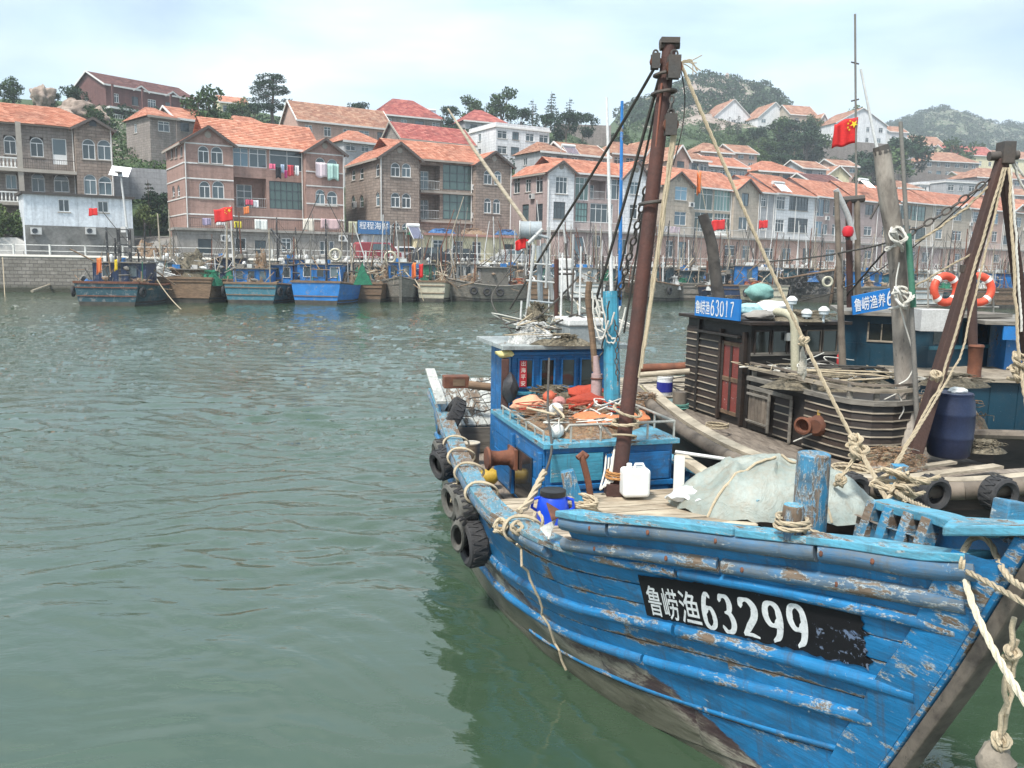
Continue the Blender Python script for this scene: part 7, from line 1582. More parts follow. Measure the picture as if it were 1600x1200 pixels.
def rope(pts, r, mat, label, name='rope', cat='rope', group=None, n=6, twist=True, loc=None, smooth=True):
    pts = [Vector(p) for p in pts]
    if twist and r > .011:                                # three-strand lay
        L_ = 0; m = MB(); strands = [[],[],[]]; prev = None; fine = []
        for a,b in zip(pts,pts[1:]):
            k = max(1,int((b-a).length/(r*1.3))); fine += [a.lerp(b,i/k) for i in range(k)]
        fine.append(pts[-1]); ref = None
        for i,p in enumerate(fine):
            t = (fine[min(i+1,len(fine)-1)]-fine[max(i-1,0)]); t = t.normalized() if t.length > 1e-9 else Vector((0,0,1))
            if ref is None: ref = t.orthogonal().normalized()
            ref = (ref-t*ref.dot(t)).normalized(); b = t.cross(ref); L_ += 0 if i == 0 else (p-fine[i-1]).length
            for k in range(3): w = L_/(r*2.4)+k*2.094; strands[k].append(p+(ref*math.cos(w)+b*math.sin(w))*r*.5)
        for s in strands: m.tube(s, r*.56, 5)
    else: m = MB().tube(pts, r, n)
    c = pts[0]; m.v = [(a-c.x,b-c.y,d-c.z) for a,b,d in m.v]; o = m.build(name, mat, None, smooth=smooth, fix=False); o.location = c; return tag(o,label,cat,group)
def wob(p, q, s, n=14, amp=.0, seed=0):
    return [v+Vector((amp*noise.noise(Vector((i*.7,seed,0))),amp*noise.noise(Vector((i*.7,seed,5))),amp*noise.noise(Vector((i*.7,seed,9))))) for i,v in enumerate(sag(p,q,s,n))]
def chain(pts, link, label, mat=None, loc=None):
    pts = [Vector(p) for p in pts]; P = [pts[0]]; acc = 0; step = link*1.35
    for a,b in zip(pts,pts[1:]):
        L_ = (b-a).length; d = step-acc
        while d <= L_: P.append(a.lerp(b,d/L_)); d += step
        acc = L_-(d-step)
    t = thing('chain',label,'chain',pts[0],0,None); me = MB().torus((0,0,0),link*.5,link*.15,None,12,5,(1.75*.8,.8)).mesh('link', mat or DARKM, True)
    for i,(a,b) in enumerate(zip(P,P[1:])):
        if i > 280: break
        q_ = (b-a).to_track_quat('X','Z'); o = inst('link', me, t, (a+b)/2-pts[0]); o.rotation_mode = 'QUATERNION'; from mathutils import Quaternion; o.rotation_quaternion = q_@Quaternion((1,0,0), (math.pi/2)*(i%2))
    return t
MT = t0
rope([aty(1026,100,8.1)]+sag(aty(1026,100,8.1),aty(866,366,10.6),.03,8)[1:]+[aty(797,482,11.3)],.016,ROPED,'dark wire stay from the mast head down to the wheelhouse frame at left',name='stay',twist=False)
rope(sag(aty(1033,112,8.1),aty(928,480,9.6),.02),.017,ROPED,'dark stay running from the mast head to the turquoise post',name='stay',twist=False)
rope(sag(aty(1035,118,8.1),aty(958,470,9.6),.02),.012,ROPED,'thin dark line just left of the hanging chain',name='stay',twist=False)
rope(sag(aty(1038,122,8.1),aty(975,520,9.3),.02),.012,ROPED,'thin dark line just right of the hanging chain',name='stay',twist=False)
chain(sag(aty(1018,262,8.3),aty(962,478,9.4),.04,10),.075,'rusty chain hanging beside the mast down to the turquoise post')
chain(sag(aty(1050,150,7.98),aty(1046,205,7.95),.0,4),.05,'short chain holding the lower pulley on the mast')
rope(sag(aty(1034,130,8.05),aty(994,560,8.0),.03),.010,weathered('rope_rusty',(.25,.09,.06),(.1,.05,.03),.9,10,.3),'thin rusty line hugging the left of the mast',name='line')
for i,(ua,va,ub,vb) in enumerate([(1052,205,1004,560),(1054,205,1008,545),(1050,210,998,590),(1056,210,1002,575)]):
    rope(wob(aty(ua,va,7.95),aty(ub,vb,7.85),.02+.01*i,14,.02,i),.011,ROPE,'tan halyard fall hanging along the right side of the mast',name='halyard',group='tan halyards along the mast')
rope(crom([aty(1063,104,8.1),aty(1070,150,8.1),aty(1066,200,8.05),aty(1052,258,7.95)],5),.006,ROPED,'thin black loop of line right of the mast head',twist=False)
rope(sag(aty(1064,100,8.05),aty(1255,530,7.6),.03,10)[:-1]+sag(aty(1255,530,7.6),aty(1345,708,7.2),.02,6),.017,ROPE,'long pale rope running from the mast head down right to a knot',name='rope')
for i in range(7):
    g = random.Random(i); a = aty(1062,98,8.05); rope(crom([a,a+Vector((.06+.05*g.random(),0,.03*g.uniform(-1,1))),a+Vector((.12+.1*g.random(),0,g.uniform(-.12,.08)))],4),.005,ROPE,'frayed rope end sticking out at the mast head',twist=False,name='frayed_strand',group='frayed strands at the mast head')
# fishing net and ropes wrapped on the mast
def coil(c, R, r, turns, label, mat=None, tilt=(0,0), group=None, h=None, name='rope_coil', seed=0):
    M3 = Matrix.Rotation(tilt[0],3,'X')@Matrix.Rotation(tilt[1],3,'Y'); P = []; g = random.Random(seed)
    for i in range(int(turns*16)+1):
        w = i/16*2*math.pi; rr = R*(1+.06*math.sin(w*.37+seed)); P.append(Vector(c)+M3@Vector((rr*math.cos(w),rr*math.sin(w),(h if h else r*1.8)*i/16+.25*r*math.sin(w*1.3))))
    return rope(P,r,mat or ROPE,label,name=name,cat='rope',group=group)
def mastpt(v): return b0+(t0-b0)*((772-v)/(772-72))
coil(mastpt(660),.12,.016,1.6,'pale rope looped round the mast at wheelhouse height'); coil(mastpt(640),.13,.014,1.2,'second pale rope loop round the mast',tilt=(.2,.3)); coil(mastpt(745),.125,.013,3.2,'orange tinted rope wound round the mast foot',weathered('rope_orange',(.5,.24,.08),(.3,.15,.06),.9,20,.4)); coil(mastpt(680),.11,.010,1.3,'thin rope ring round the mast above the foredeck',tilt=(-.3,.1))
# turquoise samson post with thin poles
a = atz(962,700,1.0); a = aty(958,705,9.15); b = aty(954,455,9.3); o = tube_uv('post',BLT,None,[a-Vector((0,0,.25)),a.lerp(b,.5),b],[.092,.09,.085],8,smooth=False); tag(o,'thick turquoise post hung with lines between wheelhouse and mast','post')
m = MB().tube([aty(968,478,9.35),aty(972,158,9.4)],[.022,.016],8); o = m.build('pole',P_BLUE,None,smooth=True); tag(o,'tall thin blue pole beside the white pole above the wheelhouse','pole')
m = MB().tube([aty(958,560,9.9),aty(952,300,9.95),aty(948,152,10)],[.022,.02,.014],8); o = m.build('pole',METAL,None,smooth=True); tag(o,'tall thin white pole left of the blue pole','pole')
for i,(ua,va,ub,vb,s_) in enumerate([(930,462,960,488,.28),(933,470,975,500,.35),(940,465,978,480,.4),(925,455,950,500,.35)]): rope(wob(aty(ua,va,9.2),aty(ub,vb,9.1),s_,14,.03,i),.010,weathered('rope_white',(.62,.60,.54),(.35,.33,.28),.9,20,.3),'pale looped line hanging in a bight from the turquoise post',name='line',group='pale bights hanging from the turquoise post')
rope(wob(aty(952,470,9.1),aty(935,560,9.3),.15,12,.05,9),.009,ROPED,'black tangled line on the turquoise post',twist=False,name='line')
chain([aty(960,500,9.1),aty(966,530,9.1),aty(963,560,9.1),aty(966,600,9.1)],.045,'short dark chain hanging on the turquoise post')
# exhaust silencer and pole by the wheelhouse
e0 = aty(931,640,9.3); e1 = aty(931,584,9.3); ex = thing('exhaust_silencer','pink grey exhaust silencer standing before the wheelhouse','exhaust',e0-Vector((0,0,.15))); PINKM = weathered('silencer_pink',(.42,.31,.30),(.25,.13,.1),.7,4,.3)
m = MB().tube([(0,0,0),(0,0,(e1-e0).z+.15)],.062,14); m.build('drum',PINKM,ex,smooth=True)
m = MB(); 
for z in (.14,(e1-e0).z+.1): m.torus((0,0,z),.064,.010,None,16,5)
m.build('clamp_band',RUST,ex,smooth=True); m = MB().tube([(0,0,(e1-e0).z+.15),(-.02,0,(e1-e0).z+.35)],[.045,.03],10); m.build('neck',PINKM,ex,smooth=True)
o = MB().tube(crom([aty(930,580,9.32),aty(926,530,9.35),aty(919,470,9.4),aty(921,440,9.4)],4),[.035]*13,8).build('pole',WD_BROWN,None,smooth=True); tag(o,'old wooden pole bound above the pink silencer','pole')
# roof gear
RZ = ZT+.05
def at_roof(u, dy=0): Y_=10.1+dy; p = aty(u,530,Y_); return Vector((p.x,Y_,RZ))
heap('rope_heap','pale rope heap lying on the left of the wheelhouse roof','rope',at_roof(828,.1),(.55,.5,.20),'white',71,None,26); heap('net_heap','black net coil behind the rope on the wheelhouse roof','net',at_roof(838,.35),(.34,.3,.42),'brown',72,None,20); heap('rope_heap','loose thin rope scattered along the roof edge','rope',at_roof(880,-.15),(.8,.25,.09),'brown',73,None,22)
bx = at_roof(906,.18); lk = thing('roof_locker','grey locker with a bright white lid on the wheelhouse roof','locker',bx,math.atan2(-DN.y,-DN.x)); GREYBOX = weathered('locker_grey',(.30,.33,.34),(.16,.17,.16),.6,4,.2)
MB().box((0,0,.11),(.46,.5,.22)).build('body',GREYBOX,lk,bevel=.01); MB().box((0,0,.265),(.50,.54,.09)).build('lid',weathered('lid_white',(.80,.80,.78),(.6,.6,.57),.5,4,.1),lk,bevel=.02)
for u_,dy,k,lab in ((852,-.05,1,'clear glass deck lamp on the wheelhouse roof edge'),(872,-.0,.7,'small white lamp dome on the wheelhouse roof'),(917,.45,.8,'white dome lamp behind the roof locker')):
    p = at_roof(u_,dy); t = thing('deck_lamp',lab,'lamp',p,0,'lamps on the wheelhouse roof'); MB().lathe([(.05*k,0),(.085*k,.01),(.085*k,.08*k)],14).build('glass',plain('lamp_glass',(.55,.62,.64),.15),t,smooth=True); MB().lathe([(.092*k,.081*k),(.088*k,.11*k),(.05*k,.14*k),(.02*k,.16*k)],14).build('cap',METAL,t,smooth=True)
for i in range(22):
    g = random.Random(150+i); u0 = g.uniform(808,955); c = at_roof(u0,g.uniform(-.2,.6))+Vector((0,0,g.uniform(.02,.2))); P = [c+Vector((g.gauss(0,.22),g.gauss(0,.16),abs(g.gauss(0,.14)))) for _ in range(6)]
    rope(crom(P,5),g.choice((.005,.007,.011)),g.choice((ROPE,ROPED,_MC['rope_white'],ROPED)),'tangled cord lying over the gear on the wheelhouse roof',name='line',group='tangled cords on the wheelhouse roof',twist=False)
for (u_,v0_,v1_,lab) in ((806,536,500,'short grey rod at the left of the wheelhouse roof'),(893,492,420,'thin dark rod behind the roof locker'),(939,540,400,'dark rod beside the turquoise post'),(812,520,470,'thin rod left of the pipe gantry'),(905,500,385,'thin pale rod behind the roof locker'),(876,500,395,'thin rusty rod behind the pipe gantry')):
    o = MB().tube([aty(u_,v0_,10.4),aty(u_+3,v1_,10.45)],.013,6).build('rod',DARKM if 'dark' in lab else METAL,None); tag(o,lab,'rod')
# white pipe frame with grey drum
Yf = 10.75; fr = thing('pipe_frame','white pipe gantry frame standing on the wheelhouse roof','frame',aty(845,520,Yf)); base_ = Vector(fr.location)
def fbar(name,u0,v0,u1,v1,r,mat,dy0=0,dy1=0): MB().tube([aty(u0,v0,Yf+dy0)-base_,aty(u1,v1,Yf+dy1)-base_],r,8).build(name,mat,fr,smooth=True)
FW = weathered('frame_paint_white',(.44,.45,.44),(.38,.36,.32),.6,6,.2); FG = weathered('frame_paint_grey',(.33,.37,.39),(.2,.2,.19),.6,6,.2)
for nm,*a_ in [('leg',835,382,822,500,.020,FW),('leg',849,380,864,468,.03,FW,.3,.3),('leg',842,384,846,520,.035,FG,.2,.2),('upright',857,355,853,450,.018,FW),('upright',869.5,405,869.5,500,.03,RUSTM),('strut',848,358,826,380,.024,FW),('strut',836,366,858,372,.02,FG),('crossbar',822,438,870,442,.012,FW),('crossbar',826,470,868,474,.014,FG),('crossbar',834,412,862,414,.010,FW),('strut',868,428,898,428,.014,DARKM,.2,.2),('upright',884,380,888,470,.012,DARKM,.3,.3),('upright',896,366,892,470,.014,FW,.4,.4),('upright',880,350,886,400,.014,FW,.4,.4)]: fbar(nm,*a_)
dr = aty(828,360,Yf+.3); t = thing('grey_drum','grey drum lying on top of the white pipe gantry','drum',dr); MB().tube([(-.13,0,0),(.15,0,0)],.115,16).build('barrel',FG,t,smooth=True); MB().torus((-.13,0,0),.115,.012,Matrix.Rotation(math.pi/2,3,'Y'),16,5).torus((.0,0,0),.117,.008,Matrix.Rotation(math.pi/2,3,'Y'),16,5).build('rim',FW,t,smooth=True)
m = MB().tube([aty(700,170,11.8),aty(742,235,11.5),aty(825,352,11.1)],[.012,.024,.026],8); o = m.build('boom',WD_PALE,None,smooth=True); tag(o,'long thin boom slanting up left from the grey drum','boom')
for i,(u,v,w_,h_) in enumerate(((886,440,.22,.3),(884,412,.2,.14))):
    p = aty(u,v,Yf+.8); o = MB().box((0,0,0),(w_,.3,h_)).build('white_crate',weathered('crate_white',(.72,.72,.70),(.5,.48,.42),.6,5,.2),None,bevel=.02,loc=p); tag(o,('large','small')[i]+' white crate stacked behind the pipe gantry','crate')
flag(aty(822,372,11),.14,.13,'tiny red rag tied to the frame left of the grey drum',-1,0,.3,False,None,3)
rope(crom([aty(818,390,11),aty(790,430,10.8),aty(768,470,10.5),aty(800,520,10.1)],5),.008,ROPED,'thin dark line sagging left of the pipe gantry',twist=False)
rope(sag(aty(904,432,10.6),aty(835,500,10.3),.03),.012,ROPED,'black line from the gantry lamp to the net coil',twist=False)
# dark post with glove at the wheelhouse corner
q = LW(P0-.05,QL+.10,1.55); o = MB().bar(q,q+Vector((0,0,.62)),.09,.09).build('corner_post',RUSTM,None,world=False,bevel=.01); o.location=(0,0,0); tag(o,'dark brown post at the left corner of the wheelhouse','post')
o = MB().rock((0,0,0),(.2,.16,.34),5,2,.3).build('oilskin_bag',weathered('oilskin_black',(.03,.03,.035),(.08,.07,.06),.4,6,.3),None,smooth=True,loc=q+Vector((.06,-.06,.28))); tag(o,'black oilskin bag hanging at the wheelhouse corner','bag')
o = MB().rock((0,0,0),(.22,.12,.09),8,2,.4).build('work_glove',weathered('glove_yellow',(.6,.52,.22),(.3,.25,.12),.8,9,.2),None,smooth=True,loc=q+Vector((0,0,.67))); tag(o,'yellowish work glove lying on top of the corner post','glove')
# gear on the deckhouse top
ORM = weathered('canvas_orange',(.60,.20,.08),(.42,.12,.05),.8,6,.4,fine=30); REDM = weathered('net_red',(.42,.06,.03),(.22,.03,.02),.9,8,.8,fine=60,dist=.02)
heap('net_heap','mixed pile of nets and lines covering the deckhouse top','net',LW(5.9,-.07,1.57),(1.25,1.9,.16),'mix',81,None,50)
heap('net_heap','black net mound against the wheelhouse front','net',LW(6.6,.0,1.6),(.7,.5,.22),'brown',82,None,30)
def lump(name,label,cat,p,d,mat,seed,amp=.35,rz=0,group=None):
    o = MB().rock((0,0,0),d,seed,3,amp).build(name,mat,None,smooth=True,loc=p,rotz=rz); return tag(o,label,cat,group)
lump('canvas_bundle','large orange canvas bundle at the front of the deckhouse top','canvas',LW(5.35,-.1,1.68),(.62,.36,.17),ORM,3); lump('canvas_bundle','pale orange canvas bundle at the left of the deckhouse top','canvas',LW(6.2,.38,1.72),(.42,.34,.20),weathered('canvas_peach',(.66,.33,.20),(.5,.22,.12),.8,6,.3),5)
lump('net_roll','red net roll in the middle of the gear','net',LW(6.0,-.22,1.75),(.52,.26,.22),REDM,7,.3,.5); lump('net_roll','red net lump behind the exhaust silencer','net',LW(6.45,-.4,1.76),(.46,.34,.26),REDM,9,.4); lump('canvas_bundle','orange bundle right of the mast on the deckhouse','canvas',LW(5.6,-.6,1.66),(.34,.3,.15),ORM,12)
for i,(s,w,col,lab) in enumerate(((5.95,.12,(.55,.25,.22),'pink float beside the red net roll'),(5.55,.3,(.7,.7,.68),'white float at the left front of the gear'),(6.1,-.45,(.5,.42,.2),'yellow round float behind the orange canvas'),(6.35,.1,(.55,.12,.06),'red float against the black net'),(5.15,.42,(.66,.64,.6),'white float on the deckhouse corner'))):
    p = LW(s,w,1.78 if i != 4 else 1.64); t = thing('net_float',lab,'float',p,i*.7,'floats among the nets on the deckhouse'); c = weathered('float_%d'%i,col,tuple(x*.6 for x in col),.6,9,.1); MB().lathe([(.02,-.075),(.06,-.05),(.075,0),(.06,.05),(.02,.075)],14,Matrix.Rotation(1.2,4,'X')).build('ball',c,t,smooth=True); MB().torus((0,-.075,.03),.02,.007,None,10,5).build('eye',c,t,smooth=True)
for i in range(14):
    g = random.Random(50+i); s,w = g.uniform(5.0,6.6),g.uniform(-.7,.55); c = LW(s,w,1.72+g.uniform(-.03,.05)); P = [c+Vector((g.uniform(-.2,.2),g.uniform(-.25,.25),g.uniform(-.05,.07))) for _ in range(7)]
    rope(crom(P,5),g.choice((.006,.009,.013)),g.choice((ROPE,ROPED,REDM,_MC['rope_white'])),'tangled line end lying over the nets on the deckhouse',name='line',group='tangled lines over the nets',twist=False)
# rusty hawse drum beside the deckhouse
hd = LW(5.85,WL_+.06,1.22); t = thing('winch_drum','rusty iron warping drum on the left side of the deckhouse','winch',hd,math.atan2(DN.y,DN.x)); m = MB().lathe([(.09,0),(.13,.02),(.085,.06),(.075,.16),(.085,.24),(.13,.28),(.115,.30)],18,Matrix.Rotation(math.pi/2,4,'Y')); m.build('drum',RUST,t,smooth=True); MB().box((.01,0,0),(.03,.3,.22)).build('mounting_plate',RUST,t)
# stern area
STW = mat_hull('stern_board_white',(.55,.55,.50),.3,False)
for k in range(9):
    w0 = lerp(.72,-.6,k/9); z_ = 1.30; m = MB(); a = LW(8.15,w0,1.12); b = LW(9.75,w0+.02,1.52); m.bar(a,b,.135,.03,(0,0,1)); box_uv('hatch_board',STW,BB,m,.7)
m = MB(); m.slab([LW(8.12,.78,.75),LW(8.12,-.7,.75),LW(8.12,-.7,1.08),LW(8.12,.78,1.10)],DS*.04); box_uv('hatch_front',WD_GREY,BB,m)
for k in range(5): rope(wob(LW(8.3+.28*k,.65-.1*k,1.22+.07*k),LW(8.7+.2*k,-.35,1.36+.06*k),.0,10,.06,k),.009,ROPED,'dark line lying across the pale stern boards',name='line',group='dark lines across the stern boards',twist=False)
patch('stern_bulwark',HULLB,BB,8.2,END+.25,zM,lambda s: zM(s)+.16+.06*(s-8.2),.0,stem=False); cap(lambda s: zM(s)+.16+.06*(s-8.2),8.2,END+.25,.14,(),.03,mat=STW)
bx = atz(712,604,1.62); o = thing('wooden_box','rusty brown box on the stern corner','box',bx,.2); MB().box((0,0,.07),(.34,.22,.16)).build('body',RUST,o,bevel=.01); MB().box((.03,-.112,.07),(.16,.006,.09)).build('front_panel',WD_BROWN,o)
m = MB().tube([atz(732,601,1.66),atz(775,606,1.62)],.055,10); o = m.build('log',WD_BROWN,None,smooth=True); tag(o,'reddish brown log lying behind the stern boards','log')
TYL = MB().torus((0,0,0),.24,.085,None,32,12).mesh('tyre_fender',TYRE,True)
def tyreN(p, R, label, rot, sq=(1,1,1), worn=False):
    t = thing('tyre_fender',label,'tyre',p,0,'tyre fenders of the blue boat'); t.rotation_euler = rot; t.scale = sq
    m = MB().lathe([(R*.58,-.075),(R*.80,-.095),(R*.96,-.08),(R,-.04),(R*1.0,.04),(R*.96,.08),(R*.80,.095),(R*.58,.075),(R*.55,.055),(R*.72,.06),(R*.86,.0),(R*.72,-.06),(R*.55,-.055)],30)
    m.f = [f for f in m.f if len(f) == 4]; k = 30
    m.f += [(12*k+i,12*k+(i+1)%k,(i+1)%k,i) for i in range(k)]
    m.build('carcass',TYRE if not worn else weathered('tyre_worn',(.12,.115,.10),(.04,.04,.038),.9,6,.4),t,smooth=True)
    m = MB()
    for i in range(30): w = 2*math.pi*i/30; m.box((math.cos(w)*R*1.0,math.sin(w)*R*1.0,0),(.014,R*.13,.13),Matrix.Rotation(w,3,'Z')@Matrix.Rotation(.3*(-1)**i,3,'X'))
    kind(m.build('tread',TYRE,t),'stuff'); return t
yaw = math.atan2(DN.y,DN.x)
def side_rot(tilt=0, extra=0): return (0, math.pi/2+tilt, yaw+extra)
p = SF(7.0,1.00,.11); tyreN(p,.20,'worn tyre fender near the stern of the blue boat',side_rot(.1),worn=True); p = SF(6.75,.96,.13); tyreN(p,.18,'dark tyre fender doubled behind the stern tyre',side_rot(.2,.3))
p = SF(5.65,.84,.12); tyreN(p,.19,'pale worn tyre fender hanging amidships',side_rot(.1,.2),worn=True); p = SF(4.7,.70,.13); tyreN(p,.21,'large split tyre fender hanging lowest by the bow quarter',side_rot(.05,.1)); p = SF(4.72,.80,.22); tyreN(p,.16,'folded grey tyre strip outside the lowest fender',side_rot(.1,.9),(1,.45,1),True); p = SF(4.85,1.0,.10); tyreN(p,.14,'small flattened tyre just under the rail',side_rot(.1,0),worn=True)
p = atz(706,652,1.25); tyreN(p,.27,'black tyre leaning inside the stern rail',(0.2,math.pi/2-.5,yaw+.1))
for i,(s,dz,lab) in enumerate(((6.9,.3,'rope lashing holding the stern tyres'),(5.6,.25,'rope lashing holding the midships tyre'),(4.75,.3,'rope lashing holding the lowest tyre'),(3.45,.05,'rope lashing with a frayed knot on the rail'),(6.3,.1,'rope turn round the middle of the rail'))):
    P = []
    for k in range(30):
        w = k/29*2*math.pi*2.2; P.append(LW(s+.04*math.sin(k*.9)+.02*k/29,wN(s,zM(s))-.06+.155*math.cos(w),zM(s)-.03+.10*math.sin(w)))
    rope(crom(P,2),.011,ROPE,lab,name='lashing'); 
    if i < 3: rope(wob(SF(s,zM(s)-.08,.08),SF(s+.05,zM(s)-.08-dz,.16),0,6,.04,i),.012,ROPE,'rope tail hanging from the '+lab[12:],name='rope_tail')
rope(wob(SF(3.3,zM(3.3)-.1,.09),SF(3.28,.12,.10),0,14,.05,3),.010,ROPE,'long rope tail hanging down the bow quarter to the water',name='rope_tail')
def knot(c, r, label, mat=None, k=5, seed=1, R=.05):
    g = random.Random(seed); P = []
    for i in range(k*7): w = i*.9; P.append(Vector(c)+Vector((math.cos(w)*R*g.uniform(.6,1.2),math.sin(w*1.3)*R*g.uniform(.6,1.1),math.sin(w*.7)*R*g.uniform(.6,1.4))))
    return rope(crom(P,3),r,mat or ROPE,label,name='knot')
knot(SF(3.5,zM(3.5)-.02,.10),.012,'frayed rope knot on the rail above the lowest tyre',seed=4); knot(SF(3.3,zM(3.3)+.02,.04),.011,'small knot beside the frayed one',seed=5,R=.04)
# deck items
def pail(name,label,cat,u,v,z,r,h,mat,lid=None,r2=None,band=None):
    p = atz(u,v,z); t = thing(name,label,cat,p); r2 = r2 or r*1.08
    MB().lathe([(r*.95,0),(r,.01),(r2,h*.93),(r2*1.04,h*.94),(r2*1.04,h)],22).build('body',mat,t,smooth=True)
    if lid: MB().lathe([(r2*1.06,h*1.002),(r2*1.06,h*1.05),(r2*.9,h*1.07)],22).build('lid',lid,t,smooth=True)
    if band: MB().lathe([(r2*1.012,h*.2),(r2*1.02,h*.75)],22).build('label_band',band,t,smooth=True)
    m = MB().tube([(r2*math.cos(a),.01,h*.9+r2*1.0*math.sin(a)*.5) for a in np.linspace(0,math.pi,12)],.004,5); m.build('handle',METAL,t); return t
pail('bucket','brown plastic bucket with lid on the side deck','bucket',736,724,.76,.10,.26,weathered('bucket_brown',(.26,.19,.13),(.14,.1,.07),.6,6,.1),weathered('lid_tan',(.5,.44,.34),(.3,.25,.18),.6,6,.1))
o = MB().lathe([(.05,0),(.09,.01),(.09,.2),(.06,.24)],18,Matrix.Rotation(1.4,4,'Y')).build('yellow_can',weathered('plastic_yellow',(.55,.36,.04),(.35,.22,.03),.5,8,.1),None,smooth=True,loc=atz(744,748,.86)); tag(o,'small yellow plastic can lying on the side deck','can')
pj = atz(991,776,1.12); t = thing('jerry_can','white plastic jerry can standing on the foredeck','jerry can',pj,.15); JW = plain('plastic_white',(.78,.79,.76),.35)
o = MB().box((0,0,.145),(.26,.18,.27)).build('body',JW,t); b = o.modifiers.new('b','BEVEL'); b.width = .035; b.segments = 4; MB().lathe([(.026,.28),(.026,.32),(.02,.325)],14,Matrix.Translation((-.06,0,0))).build('spout_cap',JW,t,smooth=True); MB().tube([(-.01,0,.28),(.0,0,.315),(.07,0,.315),(.09,0,.275)],.014,8).build('handle',JW,t,smooth=True)
rope(sag(aty(983,772,8.0),aty(980,652,8.2),.0),.006,ROPE,'thin string tied to the white jerry can',twist=False)
pb = atz(864,818,1.11); t = thing('plastic_keg','bright blue plastic keg with black lid inside the rail','keg',pb+Vector((0,.1,-.32))); BK = plain('plastic_blue',(.01,.06,.55),.3)
MB().lathe([(.12,0),(.135,.02),(.14,.2),(.14,.42),(.125,.5),(.10,.54)],24).build('body',BK,t,smooth=True); MB().lathe([(.112,.541),(.112,.585),(.10,.59)],24).build('lid',plain('lid_black',(.015,.015,.017),.4),t,smooth=True); m = MB()
for sg in (-1,1): m.tube([(sg*.135,0,.40),(sg*.18,0,.43),(sg*.17,0,.50),(sg*.11,0,.52)],.014,7)
m.build('handle',BK,t,smooth=True)
coil(atz(905,800,1.13)+Vector((0,0,.01)),.15,.018,3.3,'tan rope coil round the foot of the leaning bitt',seed=2); coil(pm_-Vector((0,0,.12)),.085,.014,2.6,'tan rope turns round the small bitt on the rail')
m = MB(); a,b,c = aty(853,788,6.0),aty(882,806,5.9),aty(862,816,5.7); m.slab([a,b,c],(0,.02,.02)); o = stand('wedge_board','rust brown triangular board at the end of the high rail','board',RUST,m)
m = MB(); m.slab([aty(843,826,5.75),aty(870,812,5.85),aty(858,845,5.65)],(0,.03,.0)); stand('wedge_board','white triangular board end below the brown one','board',STW,m)
rope(crom([aty(850,738,7.6),aty(838,762,7.2),aty(826,785,6.9),aty(812,800,6.7)],5),.034,ROPE,'thick worn hawser slanting from the deckhouse to the rail',name='hawser')
rope(crom([aty(858,560,9),aty(856,640,8.3),aty(862,700,7.9),aty(852,740,7.6)],5),.012,ROPED,'dark line hanging before the deckhouse corner to the hawser',twist=False)
rope(crom([atz(836,800,1.3),atz(830,830,1.2),atz(838,842,1.2),atz(848,815,1.35),atz(842,800,1.4)],5),.014,ROPE,'rope loop beside the blue keg')
for i in range(5): rope(crom([aty(948+i*4,700,8.2),aty(945+i*5,735,8.0),aty(938+i*6,765-i*4,7.8),aty(952+i*3,740,7.9),aty(962,690,8.2)],5),.010,_MC['rope_white'],'pale rope hank hanging at the foot of the turquoise post',name='rope_hank',group='pale rope hanks at the turquoise post')
# plastic sheet and netting near the far rail
lump('plastic_sheet','crumpled white plastic beside the tarpaulin','plastic',atz(1080,775,1.2),(.42,.3,.14),weathered('plastic_film',(.75,.77,.76),(.5,.52,.5),.3,6,.5),21,.6); o = MB().bar(aty(1062,712,7.9),aty(1060,770,7.7),.10,.02).build('white_board',STW,None); tag(o,'white upright board at the right of the deckhouse','board')
m = MB(); m.bar(aty(1060,712,8.4),aty(1135,762,7.5),.12,.07,(0,0,1)); stand('rail_timber','pale bare rail timber running down right behind the tarpaulin','timber',WD_PALE,m)
m = MB().tube([aty(1055,706,8.2),aty(1180,724,8.0)],.018,7); o = m.build('boat_hook',METAL,None,smooth=True); tag(o,'pale thin boat hook pole between the two boats','pole')
# tarpaulin over the gear on the foredeck
def mat_tarp():
    t = NT('tarp_pale'); vec = t.tc.outputs['Object']; n = t.noise(vec, 1.6, 6, .6, .1); n2 = t.noise(vec, 9, 6, .7); n3 = t.noise(vec, 3.4, 3, .5, 1.5)
    c = t.ramp(n, [(.3,(.19,.225,.20)),(.5,(.29,.33,.30)),(.7,(.42,.45,.41))]); c = t.mix(t.ramp(n2,[(.42,0),(.72,.7)]), c, (.26,.22,.16)); c = t.mix(t.ramp(t.noise(vec,14,8,.8),[(.5,0),(.75,.5)]), c, (.16,.15,.12)); t.base(c); t.set(Roughness=.55)
    cr = t.ramp(t.noise(vec, 2.6, 5, .6, 2.5), [(.44,0),(.5,1),(.56,0)])
    t.bump(t.math('ADD', n2, t.math('MULTIPLY', cr, .3)), .45, .02); return t.m
tc_ = LW(2.75,-.42,1.12)
def tarp_fn(s, t):
    w = s*2*math.pi; r = t; a = 1.0; b = .60
    x = math.cos(w)*r*a; y = math.sin(w)*r*b; hh = .42*(max(0,1-r**2.6))**.75*(1+.18*noise.noise(Vector((x*1.6,y*1.6,2))))-.10*max(0,x-.1)
    rd = abs(noise.noise(Vector((x*2.1,y*2.1,8)))); hh += .05*max(0,1-rd*7)*(1-r**3); fold = abs(math.sin(w*6.5+2*noise.noise(Vector((x*2,y*2,3))))); hh -= .035*max(0,1-fold*3.5)*min(1,r*2)
    wr = .05*abs(noise.noise(Vector((x*3.2,y*3.2,1))))*2 + .03*abs(noise.noise(Vector((x*8,y*8,4)))) + .03*math.sin(w*9+3*math.sin(r*4))*r*(1-r*.3)
    return Vector((x,y,max(-.04,hh-wr*.8)))
